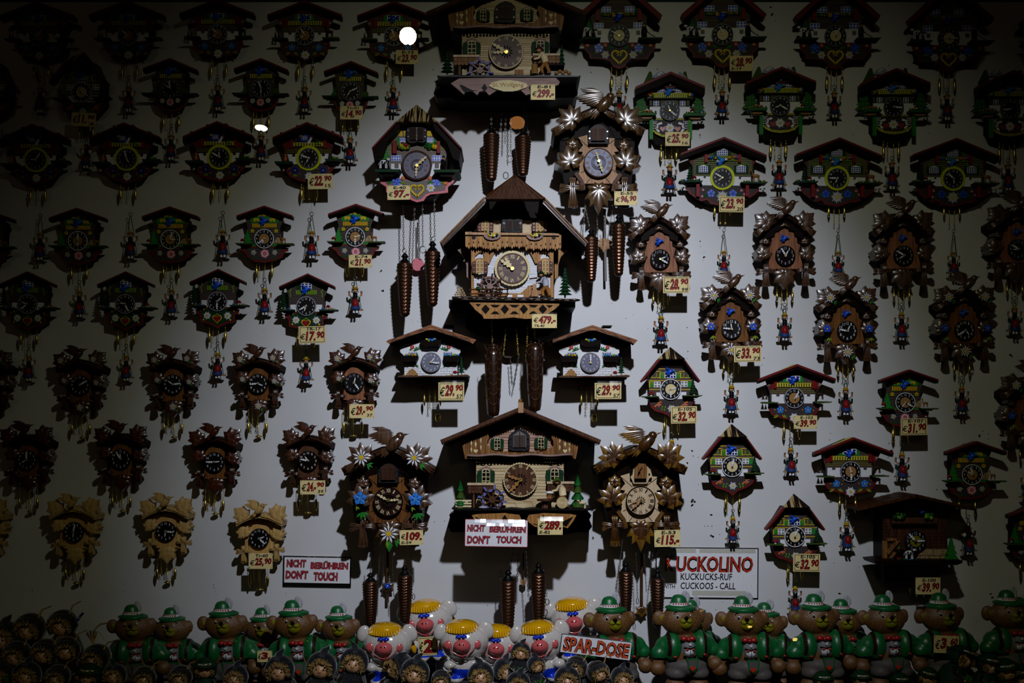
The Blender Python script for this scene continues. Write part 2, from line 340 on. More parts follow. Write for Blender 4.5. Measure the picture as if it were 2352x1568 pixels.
    def fir(s, x, y0, y1, w, d, c='dgreen', n=5, dep=None):
        s.lathe(x, d, [(y1, w*.12), (y1-(y1-y0)*.2, w*.12)], 'brown', 6)
        for i in range(n):
            f = i/n; yb = y1-(y1-y0)*(.1+.9*f); yt = yb-(y1-y0)*.9/n*1.5; r = w*(1-f*.85)
            s.lathe(x, d, [(yb, r), (yb-(yb-yt)*.25, r*.7), (max(yt, y0), 1)], c, 9, .5)
    def flatfir(s, x, y0, y1, w, d0, d1, c='mgreen', n=4, acc=None):
        pts = [(x, y0)]; h = (y1-y0)/n
        for i in range(n): pts += [(x+w*(i+1)/n, y0+h*(i+1)), (x+w*(i+1)/n*.55, y0+h*(i+.92))]
        pts = pts[:-1]; pts += [(2*x-a, b) for a, b in reversed(pts[1:])]
        s.prism(pts, d0, d1, c)
        if acc:
            for i in range(n):
                q = w*(i+1)/n
                for k in (-.6, -.1, .45): s.kite(x+k*q-q*.12, y0+h*(i+.62), x+k*q+q*.1, y0+h*(i+.95), q*.06+1, d1, .7, acc)
    def animal(s, x, y, w, d, c='fawn', spots=None, deer=False, flip=1):
        h = w*.42
        s.ell(x, y-h*1.25, d, w*.36, w*.17, w*.15, c)
        for k in (-.26, -.16, .18, .27): s.tube([(x+w*k*flip, y-h*1.15, d), (x+w*(k*1.1)*flip, y, d)], w*.045, c, 5)
        if deer:
            s.tube([(x-w*.28*flip, y-h*1.3, d), (x-w*.42*flip, y-h*2.3, d)], w*.08, c, 6, .7); s.ell(x-w*.46*flip, y-h*2.45, d, w*.12, w*.07, w*.06, c)
            s.kite(x-w*.40*flip, y-h*2.5, x-w*.34*flip, y-h*3.0, w*.04, d, 2, c); s.kite(x-w*.46*flip, y-h*2.5, x-w*.46*flip, y-h*3.0, w*.04, d, 2, c)
        else:
            s.ell(x-w*.40*flip, y-h*1.75, d, w*.15, w*.1, w*.1, c); s.kite(x+w*.34*flip, y-h*1.4, x+w*.44*flip, y-h*.5, w*.03, d, 2, c)
        if spots:
            for a, b in ((-.1, 1.3), (.12, 1.15), (.25, 1.4)): s.disc(x+w*a, y-h*b, w*.07, d, d+w*.15/s.sc+1, spots, 7)
    def bluebird(s, x, y, r, d, c='blue', tip='white'):
        s.part('blue_bird')
        s.ell(x, y, d+3, r*.55, r*.34, r*.3, c, rot=-25); s.ell(x+r*.62, y-r*.18, d+3, r*.24, r*.22, r*.22, tip)
        s.kite(x+r*.8, y-r*.2, x+r*1.1, y-r*.15, r*.07, d+3, 1.5, 'yellow')
        for a, b, w in ((-.85, -.95, .22), (-.5, -.8, .2), (-.75, .95, .22), (-.2, .85, .2)): s.kite(x-r*.05, y, x+r*a, y+r*b, r*w, d+3, 3, c)
        s.kite(x-r*.3, y+r*.1, x-r*1.15, y+r*.05, r*.18, d+2.5, 3, tip); s.kite(x-r*.3, y+r*.15, x-r*1.05, y+r*.4, r*.16, d+2.5, 3, c)
    def doll(s, x, y, d=24, turn=0, u=1.0, top=None):
        # girl on a swing: y = top of her hat, figure is 62*u tall
        top = top if top is not None else y-14*u
        g = s.part('swing_figure', label='little girl in red apron and straw hat sitting on the swing')
        s.lathe(x, d, [(y+6*u, 8.5*u), (y+5*u, 8.5*u), (y+4.5*u, 5*u), (y+1*u, 4*u), (y, 1)], 'yellow', 10); s.lathe(x, d, [(y+4.6*u, 5.2*u), (y+2.8*u, 5*u)], 'red', 10)
        s.ell(x, y+9.5*u, d, 4.6*u, 5.2*u, 4.6*u, 'skin'); s.ell(x, y+9*u, d-2, 5.4*u, 5.6*u, 4.6*u, 'brown')
        s.lathe(x, d, [(y+14*u, 2*u), (y+16*u, 6*u), (y+24*u, 5.5*u), (y+30*u, 4.6*u)], 'black', 10); s.ell(x, y+17*u, d+2.5, 3.2*u, 2.6*u, 3*u, 'white')
        for q in (-1, 1):
            s.ell(x+q*8*u, y+20*u, d, 4*u, 5.5*u, 4*u, 'white'); s.tube([(x+q*9*u, y+23*u, d), (x+q*14*u, y+20*u, d), (x+q*14*u, y+11*u, d+2)], 2.2*u, 'skin', 6)
            s.lathe(x+q*3.4*u, d+5, [(y+52*u, 2.2*u), (y+62*u, 2.6*u)], 'white', 6); s.ell(x+q*3.4*u, y+62.5*u, d+7, 2.8*u, 1.8*u, 4*u, 'black', n=8, m=5)
        s.lathe(x, d+2, [(y+29*u, 4.8*u), (y+36*u, 8*u), (y+50*u, 11.5*u), (y+54*u, 11.5*u)], 'dskirt', 12); s.ell(x, y+41*u, d+5, 8.5*u, 13*u, 9*u, 'red', n=10, m=7)
        s.part('swing_seat', parent=g); s.box(x-17*u, x+17*u, y+52*u, y+55*u, d-5, d+5, 'tan')
        for q in (-1, 1):
            s.part('swing_rope', parent=g); s.tube([(x+q*1*u, top+4*u, d), (x+q*14*u, y+53*u, d)], .8*u, 'mgreen', 4)
        s.part('swing_ring', parent=g); s.link(x, top, 4*u, 4*u, .8*u, d, 'steel')
        s.tube([(x, top-3, d), (x, top-26*u, d)], .7, 'steel', 4)

# ------------------------------------------------------------------ making objects
def mesh_of(c, name):
    me = bpy.data.meshes.new(name); me.from_pydata(c['v'], [], c['f'])
    for m in c['cols']: me.materials.append(mat(m))
    me.polygons.foreach_set('material_index', c['m']); me.polygons.foreach_set('use_smooth', c['sm']); me.validate(); me.update()
    return me
def props(o, label=None, cat=None, group=None, kind=None):
    if label: o['label'] = label
    if cat: o['category'] = cat
    if group: o['group'] = group
    if kind: o['kind'] = kind
def finish(t):
    for c in t.parts:
        if c.get('mesh') is None and c['v']: c['mesh'] = mesh_of(c, c['name'])
    return t
def place(t, name, px, py, label, cat, group=None, s=1.0, times=None, depth=0, rotz=0, roll=0, skip=(), da=None):
    finish(t); da = t.da if da is None else da
    k = 1-(da if depth == 0 else depth)/D
    r = bpy.data.objects.new(name, None); COL.objects.link(r); r.empty_display_size = .01
    if depth: s *= k
    r.location = ((px-CX)*k*U, -depth*U, CAMZ+(CY-py)*k*U); r.scale = (s, s, s); r.rotation_euler = (0, R(roll), R(rotz))
    props(r, label, cat, group); objs = []
    for c in t.parts:
        if c.get('mesh') is None or c['name'] in skip: objs.append(None); continue
        o = bpy.data.objects.new(c['name'], c['mesh']); COL.objects.link(o)
        par = objs[c['parent']] if c['parent'] is not None else r
        o.parent = par or r; o.location = c['loc']
        if c['label']: o['label'] = c['label']
        if c['stuff']: o['kind'] = 'stuff'
        if c['hand'] and times: o.rotation_euler = (0, R(times[0] if c['hand'] == 'hour_hand' else times[1]), 0)
        objs.append(o)
    return r
ORD = ['first', 'second', 'third', 'fourth', 'fifth', 'sixth', 'seventh', 'eighth']
# ================================================================== small painted chalet clocks
def hang(t, x, y, r, xs=(-47, 60), d=24, doll=True, dy=0, u=1.0, wl=95, ch=(-37, 3)):
    """little brass weights, chain ends under a small clock whose lowest edge is at y"""
    k = t.sc/3.135
    t.chains([x+c*k for c in ch], y-10*k, y+110*k, d-6, 5*k)
    t.weights([x+a*k for a in xs], y+30*k, y+(30+wl)*k, d, 11*k, top=y-22*k)

def tpl_gable():      # red roof with yellow planks under the gable, two blue flowers
    t = Tpl(400, 0, 3.135, 940, 255)
    t.part('case'); t.prism([(775, 110), (937, 40), (1105, 110), (1085, 300), (1010, 400), (943, 425), (870, 400), (795, 300)], 0, 34, 'dark')
    t.part('wall_panel')
    t.prism([(745, 135), (940, 45), (1150, 135), (1110, 215), (1090, 300), (790, 300), (775, 215)], 34, 36, 'siding')
    for i, y in enumerate((195, 207, 219)): t.box(782, 1098, y, y+4, 36, 36.6, 'olive')
    t.prism([(790, 235), (822, 235), (822, 250), (845, 250), (845, 235), (1035, 235), (1035, 250), (1058, 250), (1058, 235), (1090, 235), (1090, 300), (790, 300)], 36, 37, 'white')
    t.prism([(745, 135), (800, 112), (800, 195), (778, 205)], 36, 37.5, 'border'); t.prism([(1150, 135), (1088, 112), (1088, 195), (1112, 205)], 36, 37.5, 'border')
    t.prism([(805, 110), (940, 45), (1085, 110), (1010, 118), (960, 88), (915, 88), (870, 118)], 36, 37, 'border')
    t.prism([(865, 150), (872, 105), (1000, 105), (1010, 150)], 37, 38, 'green'); t.win(892, 985, 105, 142, 38, 3, 2)
    t.fence(820, 1065, 152, 182, 38, 'plank', 14, 'brown'); t.box(800, 820, 135, 190, 37, 41, 'red'); t.box(1065, 1085, 135, 190, 37, 41, 'red')
    for x, y in ((765, 165), (1122, 165)): t.edel(x, y, 16, 38, 6)
    t.part('planks_under_gable')
    t.prism([(785, 72), (925, 12), (925, 27), (788, 87)], 36, 52, 'plank'); t.prism([(945, 12), (1090, 70), (1087, 85), (945, 27)], 36, 52, 'plank')
    for i in range(1, 8):
        for a, b, c in ((785, 140/8, -60/8), (945, 145/8, 58/8)):
            x = a+b*i; y = (74 if a == 785 else 12)+c*i; t.box(x-1, x+1, y, y+16, 52, 52.4, 'olive')
    t.gable((670, 104), (937, 1), (1205, 102), 34, 36, 60)
    t.part('lower_panel')
    t.prism([(768, 298), (1118, 298), (1125, 330), (1095, 380), (1030, 405), (975, 412), (943, 440), (908, 412), (850, 400), (790, 378), (765, 330)], 34, 37, 'border')
    t.prism([(785, 302), (1100, 302), (1105, 330), (1080, 368), (1020, 390), (965, 398), (943, 418), (918, 398), (855, 386), (805, 366), (782, 330)], 37, 37.7, 'panel')
    for x in (848, 1040):
        t.bflower(x, 340, 26, 38, 'skyblue'); t.sprig(x-25, 395, 26, 38, 'lime', -30); t.sprig(x+25, 395, 26, 38, 'lime', 30)
        for a, b in ((-38, 0), (38, 5), (-20, 45), (22, 48), (48, -22)): t.disc(x+a, 340+b, 5, 37, 38.6, 'orange', 6)
    t.daisy(943, 395, 38, 39)
    t.dialface(940, 255, 70, 42, rim='lgrey', centre='tan')
    t.hands(940, 255, 38, 58, 44)
    t.shelfy(698, 815, 270, 34, 56, 'grassy', 8); t.shelfy(1062, 1186, 266, 34, 56, 'grassy', 8)
    t.part('deer_figure'); t.animal(1120, 266, 70, 42, 'brown', deer=True, flip=1)
    t.part('pine_trees'); t.flatfir(730, 225, 270, 12, 36, 38, 'brown'); t.flatfir(752, 235, 270, 10, 36, 38, 'brown')
    t.bluebird(938, 130, 36, 40, 'blue', 'dblue')
    hang(t, 940, 440, 1, (-47, 60), wl=92)
    t.doll(940, 618, 24, u=3.05, top=560)
    return t

def tpl_small():      # brown mini with balcony and rose between two daisies (row B)
    t = Tpl(400, 0, 3.135, 1270, 655)
    t.part('case'); t.prism([(1170, 520), (1272, 470), (1378, 520), (1375, 700), (1330, 780), (1270, 800), (1210, 780), (1165, 700)], 0, 32, 'dark')
    t.part('wall_panel')
    t.prism([(1155, 515), (1272, 458), (1388, 515), (1368, 575), (1370, 715), (1180, 715), (1165, 600)], 32, 34, 'siding')
    for y in range(560, 700, 14): t.box(1168, 1368, y, y+2, 34, 34.5, 'black')
    t.box(1205, 1335, 510, 548, 34, 35, 'dgreen'); t.win(1222, 1252, 512, 542, 35, 2, 2, 'olive'); t.win(1292, 1322, 512, 542, 35, 2, 2, 'olive')
    t.fence(1188, 1350, 553, 582, 35, 'plank', 11, 'brown'); t.edel(1183, 607, 9, 35, 6); t.edel(1354, 607, 9, 35, 6)
    t.flatfir(1155, 618, 695, 26, 34, 36, 'mgreen', 4); t.prism([(1335, 700), (1350, 665), (1385, 655), (1400, 670), (1398, 700)], 34, 36, 'grassy')
    t.gable((1078, 510), (1274, 437), (1466, 519), 30, 36, 56)
    t.part('lower_panel')
    t.prism([(1150, 712), (1400, 708), (1392, 745), (1370, 790), (1320, 815), (1268, 822), (1220, 815), (1172, 785), (1155, 745)], 32, 35, 'border')
    t.prism([(1165, 715), (1385, 712), (1378, 742), (1356, 776), (1315, 800), (1268, 806), (1225, 800), (1186, 772), (1168, 742)], 35, 35.7, 'black')
    t.daisy(1208, 745, 22, 36); t.daisy(1320, 742, 22, 36); t.rose(1265, 755, 27, 36); t.sprig(1195, 780, 20, 36, 'mgreen'); t.sprig(1338, 778, 20, 36, 'mgreen')
    t.dialface(1270, 655, 70, 40, cog=True, rim='grey'); t.hands(1270, 655, 42, 58, 42)
    t.shelfy(1060, 1178, 686, 34, 54, 'dgreen', 11); t.shelfy(1350, 1468, 690, 34, 54, 'dgreen', 11)
    t.bluebird(1272, 525, 44, 38, 'blue', 'skyblue')
    hang(t, 1268, 822, 1, (-55, 55), wl=95)
    t.doll(1268, 985, 24, u=3.05, top=925)
    return t

def tpl_kids():       # green ringed dial, window boy and bird, red roof with tile studs (row C)
    t = Tpl(400, 0, 3.135, 968, 1137)
    t.part('case'); t.prism([(800, 1010), (958, 900), (1120, 1010), (1120, 1200), (1040, 1310), (968, 1320), (890, 1300), (820, 1200)], 0, 34, 'dark')
    t.part('wall_panel')
    t.prism([(765, 1008), (958, 912), (1160, 1010), (1130, 1110), (1130, 1185), (820, 1185), (800, 1110)], 34, 36, 'brown')
    for y in (1072, 1083, 1094): t.box(802, 1128, y, y+4, 36, 36.6, 'olive')
    t.prism([(815, 1110), (850, 1110), (850, 1128), (872, 1128), (872, 1108), (1062, 1108), (1062, 1124), (1085, 1124), (1085, 1106), (1112, 1106), (1100, 1175), (835, 1182)], 36, 37, 'white')
    t.prism([(762, 1010), (832, 975), (832, 1068), (800, 1078)], 36, 37.5, 'border'); t.prism([(1162, 1010), (1095, 975), (1098, 1062), (1130, 1070)], 36, 37.5, 'border')
    t.prism([(790, 1000), (958, 912), (1140, 1000), (1040, 990), (990, 950), (930, 950), (880, 995)], 36, 37.5, 'border')
    for x in (845, 1070): t.edel(x, 975, 18, 38, 6); t.edel(x+25, 970, 10, 38, 6)
    t.disc(958, 1005, 68, 37, 37.6, 'black', 20); t.prism([(895, 990), (915, 960), (990, 955), (1005, 970), (960, 1035), (900, 1030)], 37.6, 38.3, 'dblue'); t.win(918, 958, 978, 1008, 38.3, 3, 2)
    t.prism([(955, 1030), (998, 965), (1004, 975), (975, 1035)], 38, 40, 'white'); t.kite(985, 968, 1000, 1000, 10, 39, 3, 'red')
    t.disc(907, 975, 9, 38, 41, 'yellow', 8)
    t.fence(855, 1075, 1025, 1052, 38, 'plank', 11, 'dgreen'); t.scatter(1015, 1060, 1032, 8, 39, 42, ['red', 'yellow', 'green'], 8, 3)
    for x in (845, 1085): t.box(x-11, x+11, 1005, 1065, 37, 42, 'red')
    t.gable((707, 987), (955, 877), (1210, 978), 50, 36, 60, lip=.3)
    for f in (.25, .72): t.box(707+(955-707)*f-8, 707+(955-707)*f+8, 987-110*f-8, 987-110*f+6, 10, 60, 'roofred'); t.box(955+255*f-8, 955+255*f+8, 877+101*f-8, 877+101*f+6, 10, 60, 'roofred')
    t.part('lower_panel')
    t.prism([(790, 1182), (1145, 1180), (1150, 1205), (1130, 1235), (1095, 1275), (1030, 1300), (968, 1316), (895, 1298), (830, 1272), (800, 1225)], 34, 37, 'border')
    t.prism([(815, 1186), (1122, 1184), (1112, 1225), (1085, 1262), (1020, 1285), (968, 1298), (905, 1283), (845, 1258), (820, 1220)], 37, 37.7, 'panel')
    for x in (870, 1072): t.bflower(x, 1225, 27, 38, 'dblue'); t.sprig(x, 1272, 24, 38, 'lime'); [t.disc(x+a, 1222+b, 5, 37, 38.6, 'orange', 6) for a, b in ((-42, -10), (40, -12), (-34, 26), (36, 28))]
    t.ring(968, 1137, 72, 90, 36, 39, 'neon', 30)
    t.daisy(970, 1268, 36, 39)
    t.dialface(968, 1137, 72, 42, cog=True, rim='grey'); t.hands(968, 1137, 40, 62, 44)
    t.shelfy(720, 848, 1160, 34, 56, 'dgreen', 18); t.shelfy(1083, 1215, 1142, 34, 56, 'dgreen', 18)
    t.part('boy_figure'); t.ell(802, 1142, 44, 11, 20, 10, 'orange'); t.ell(802, 1115, 44, 9, 10, 9, 'skin'); t.lathe(802, 44, [(1110, 11), (1103, 6), (1098, 3)], 'red', 8)
    t.part('shrub'); t.scatter(1140, 1190, 1140, 9, 34, 48, ['mgreen', 'lime'], 14, 4)
    hang(t, 968, 1320, 1, (-50, 57), wl=98)
    t.doll(990, 1660, 26, u=3.25, top=1540)
    return t

def tpl_meadow():     # yellow flowers, green fir, deer on shelf, rose (row D), coordinates of the 4.75x view
    t = Tpl(640, 470, 4.75, 835, 350)
    t.part('case'); t.prism([(660, 130), (835, 40), (1020, 130), (1000, 450), (940, 560), (835, 600), (720, 560), (660, 450)], 0, 34, 'dark')
    t.part('wall_panel')
    t.prism([(625, 118), (838, 18), (1050, 118), (1005, 230), (1000, 420), (1000, 455), (665, 455), (620, 350), (655, 230)], 34, 36, 'siding')
    for y in range(140, 440, 26): t.box(655, 1005, y, y+3, 36, 36.4, 'black')
    t.prism([(685, 178), (685, 118), (760, 112), (835, 55), (910, 112), (988, 118), (988, 178)], 36, 37, 'green')
    for x in (748, 922): t.prism([(x-30, 165), (x-30, 128), (x+30, 128), (x+30, 165), (x+12, 165), (x, 145), (x-12, 165)], 37, 38, 'yellow')
    for x in (782, 835, 890): t.bflower(x, 88, 24, 37.5, 'yellow', 'orange')
    t.fence(700, 972, 185, 228, 37, 'yellow', 15, 'red')
    for x in (706, 965): t.bflower(x, 265, 23, 37.5, 'yellow', 'orange'); t.sprig(x-25, 292, 22, 37, 'green'); t.sprig(x+25, 240, 20, 37, 'green')
    t.flatfir(652, 248, 410, 62, 36, 39, 'green', 4); t.prism([(930, 405), (965, 350), (1000, 330), (1020, 350), (1010, 405)], 36, 39, 'stone')
    t.box(665, 1000, 405, 432, 36, 37.5, 'green')
    t.gable((538, 96), (842, -12), (1148, 94), 42, 36, 60)
    t.part('lower_panel')
    t.prism([(575, 450), (665, 432), (1000, 430), (1098, 452), (1092, 485), (1050, 500), (1030, 550), (950, 590), (835, 610), (730, 602), (650, 550), (620, 500), (585, 480)], 34, 37, 'border')
    t.prism([(640, 452), (1040, 450), (1015, 490), (1005, 535), (940, 568), (835, 588), (740, 580), (672, 535), (655, 490)], 37, 37.7, 'panel')
    t.edel(718, 500, 36, 38, 10); t.edel(948, 500, 36, 38, 10); t.rose(840, 512, 46, 38)
    for x, r in ((660, -40), (700, 200), (1000, 40), (740, 160), (940, 180)): t.sprig(x, 555 if abs(r) > 90 else 470, 28, 38, 'mgreen', r)
    t.dialface(835, 350, 106, 42, rim='white', centre='tan'); t.hands(835, 350, 62, 88, 44)
    t.shelfy(520, 700, 395, 34, 58, 'grassy', 14); t.shelfy(968, 1157, 398, 34, 58, 'grassy', 14)
    t.part('toadstool'); t.mushroom(600, 395, 24, 44)
    t.part('deer_figure'); t.animal(1045, 398, 80, 44, 'fawn', deer=True)
    t.bluebird(838, 155, 62, 40, 'blue', 'skyblue')
    hang(t, 830, 605, 1, (-55, 55), wl=92)
    t.doll(836, 890, 26, u=4.75, top=800)
    return t

def tpl_heart():      # strawberry heart between two daisies (row E)
    t = Tpl(640, 470, 4.75, 300, 1105)
    t.part('case'); t.prism([(125, 900), (310, 810), (500, 900), (480, 1160), (470, 1320), (300, 1385), (130, 1320), (120, 1160)], 0, 34, 'dark')
    t.part('wall_panel')
    t.prism([(75, 895), (310, 790), (545, 895), (500, 1010), (492, 1175), (112, 1175), (110, 1010)], 34, 36, 'siding')
    for y in range(900, 1090, 20): t.box(98, 505, y, y+2.5, 36, 36.4, 'black')
    t.prism([(190, 940), (200, 855), (270, 850), (370, 855), (372, 900), (350, 940)], 36, 37, 'dgreen'); t.win(245, 362, 855, 925, 37, 3, 3)
    t.fence(185, 418, 932, 980, 37, 'lime', 11, 'mgreen')
    for x in (125, 472): t.stroke([(x-15, 900), (x+10, 910), (x+8, 940), (x-12, 945), (x+4, 975), (x+2, 1010)], 9, 36, 37.5, 'lime')
    t.bflower(272, 842, 16, 37, 'yellow')
    t.box(128, 474, 1090, 1165, 36, 37, 'white')
    t.gable((3, 890), (316, 748), (607, 885), 36, 36, 58)
    t.part('lower_panel')
    t.prism([(60, 1195), (130, 1168), (480, 1168), (540, 1195), (528, 1235), (488, 1250), (490, 1310), (470, 1335), (400, 1345), (300, 1395), (215, 1350), (110, 1325), (108, 1250), (75, 1235)], 34, 37, 'border')
    t.prism([(130, 1180), (475, 1180), (470, 1235), (468, 1305), (390, 1325), (300, 1370), (225, 1330), (130, 1305), (128, 1235)], 37, 37.7, 'dgreen')
    t.daisy(187, 1258, 48, 38); t.daisy(410, 1260, 48, 38)
    t.heart(298, 1292, 106, 38, 'yellow'); t.heart(298, 1292, 84, 38, 'red', 40); t.sprig(298, 1250, 24, 39, 'lime', 0, 5)
    for x, y in ((117, 1200), (152, 1188), (446, 1188), (482, 1205), (150, 1302), (442, 1305)): t.disc(x, y, 10, 37, 39, 'yellow', 8)
    t.dialface(300, 1105, 106, 42, cog=True, rim='lgrey'); t.hands(300, 1105, 62, 90, 44)
    t.shelfy(0, 168, 1142, 34, 58, 'dgreen', 14); t.shelfy(432, 642, 1142, 34, 58, 'dgreen', 14)
    t.part('fir_tree'); t.fir(48, 905, 1142, 58, 44, 'dgreen', 7)
    t.part('toadstool'); t.mushroom(540, 1140, 24, 44); t.part('meadow_flowers'); t.scatter(470, 625, 1138, 8, 36, 50, ['red', 'yellow', 'blue', 'lime'], 18, 6); t.scatter(10, 150, 1138, 7, 36, 50, ['red', 'yellow', 'blue', 'lime'], 14, 7)
    t.bluebird(300, 925, 62, 40, 'blue', 'skyblue')
    hang(t, 300, 1385, 1, (-60, 55), wl=90)
    t.doll(300, 1660, 26, u=4.6, top=1560)
    return t

def tpl_steep():      # mini chalet with steep roof and striped hipped gable (N)
    t = Tpl(1470, 790, 7.465, 527, 775)
    t.part('case'); t.prism([(145, 560), (330, 265), (745, 265), (890, 560), (890, 960), (700, 1180), (540, 1260), (380, 1180), (160, 980)], 0, 34, 'dark')
    t.part('wall_panel')
    t.prism([(145, 570), (325, 410), (715, 420), (893, 560), (893, 960), (160, 960), (150, 640)], 34, 36, 'siding')
    for y, a, b in ((418, 325, 430), (462, 275, 360), (462, 670, 770), (568, 150, 890), (618, 152, 890), (772, 155, 890)): t.box(a, b, y, y+12, 36, 36.8, 'yellow')
    t.box(335, 425, 487, 590, 36, 37, 'yellow'); t.box(350, 414, 495, 585, 37, 37.6, 'green'); t.box(612, 705, 487, 585, 36, 37, 'yellow'); t.box(622, 690, 495, 580, 37, 37.6, 'green')
    t.win(425, 617, 480, 585, 37, 4, 2); t.box(155, 240, 640, 742, 36, 37, 'yellow'); t.box(172, 236, 648, 738, 37, 37.6, 'green'); t.box(815, 880, 640, 735, 36, 37.3, 'green')
    t.win(240, 355, 640, 740, 37, 2, 2, 'white', 'grey', .2); t.win(700, 815, 635, 732, 37, 2, 2, 'white', 'grey', .2)
    for x, y in ((382, 530), (655, 528), (202, 680)): t.disc(x, y, 10, 37, 38.5, 'orange', 7)
    for x in (205, 285, 750, 828): t.stroke([(x-12, 500), (x+10, 520), (x-6, 548), (x+10, 580)], 16, 36, 37.3, 'lime')
    t.prism([(278, 828), (340, 828), (340, 822), (795, 820), (793, 880), (730, 940), (345, 942), (318, 900), (280, 880)], 36, 37.4, 'white')
    t.part('roof')
    for q, (x0, x1, x2) in ((1, (15, 308, 355)), (-1, (1035, 765, 745))):
        e = 24*q
        t.prism([(x0, 628), (x1, 258), (x2, 258), (x0+e*.8, 655)], 36, 60, 'roofred'); t.prism([(x0+e, 648), (x2, 262), (x2+e*1.2, 262), (x0+e*3, 640)] if 0 else [(x0+e*.8, 652), (x2, 262), (x2+e*.8, 262), (x0+e*5, 560), (x0+e*5.2, 590)], 36, 57, 'dark')
    t.box(340, 750, 248, 262, 30, 60, 'roofred'); t.box(330, 760, 262, 300, 0, 36, 'dark')
    t.part('roof_gable', label='striped light and dark wood hip at the top of the roof')
    V = [t.P(302, 250, 62), t.P(520, 50, 30), t.P(770, 250, 62), t.P(302, 264, 60), t.P(770, 264, 60), t.P(520, 56, 22)]
    t.add(V, [(0, 1, 2), (3, 4, 5), (0, 3, 5, 1), (2, 4, 5, 1), (0, 2, 4, 3)], 'w_stripe')
    t.part('lower_panel')
    t.prism([(160, 985), (270, 945), (820, 942), (915, 965), (910, 1010), (880, 1070), (780, 1140), (620, 1200), (540, 1280), (470, 1220), (380, 1180), (260, 1150), (185, 1080)], 34, 37, 'border')
    t.prism([(200, 985), (290, 950), (800, 945), (880, 975), (850, 1050), (740, 1110), (600, 1170), (540, 1230), (480, 1180), (390, 1140), (280, 1110), (215, 1050)], 37, 37.7, 'panel')
    for x, q in ((320, 1), (770, -1)):
        for a, b in ((0, 0), (-35, 35), (30, 30), (0, 50), (-60, 55), (35, -15)): t.disc(x+a, 1010+b, 17, 37, 38.3, 'orange', 7)
        t.rose(x, 1035, 22, 38.4, 'tie'); t.stroke([(x+20*q, 1090), (x+150*q, 1120)], 10, 37, 38.4, 'mgreen'); [t.kite(x+c*q, 1100, x+(c+10)*q, 1055+e, 13, 38, 1, 'lime') for c, e in ((60, 0), (110, 0), (50, 90), (95, 95))]
    t.edel(540, 1108, 78, 39, 12)
    t.dialface(527, 775, 178, 42, rim='white', centre='ivory'); t.hands(527, 775, 110, 150, 44)
    t.shelfy(38, 338, 892, 34, 58, 'grassy', 18); t.shelfy(742, 1078, 875, 34, 58, 'grassy', 18)
    t.part('toadstool'); t.mushroom(192, 892, 42, 44)
    t.part('fir_tree'); t.fir(908, 598, 872, 78, 44, 'dgreen', 6)
    t.bluebird(520, 470, 88, 40, 'blue', 'skyblue')
    hang(t, 540, 1260, 1, (-50, 50), wl=92)
    t.doll(545, 1640, 24, u=7.2, top=1540)
    return t

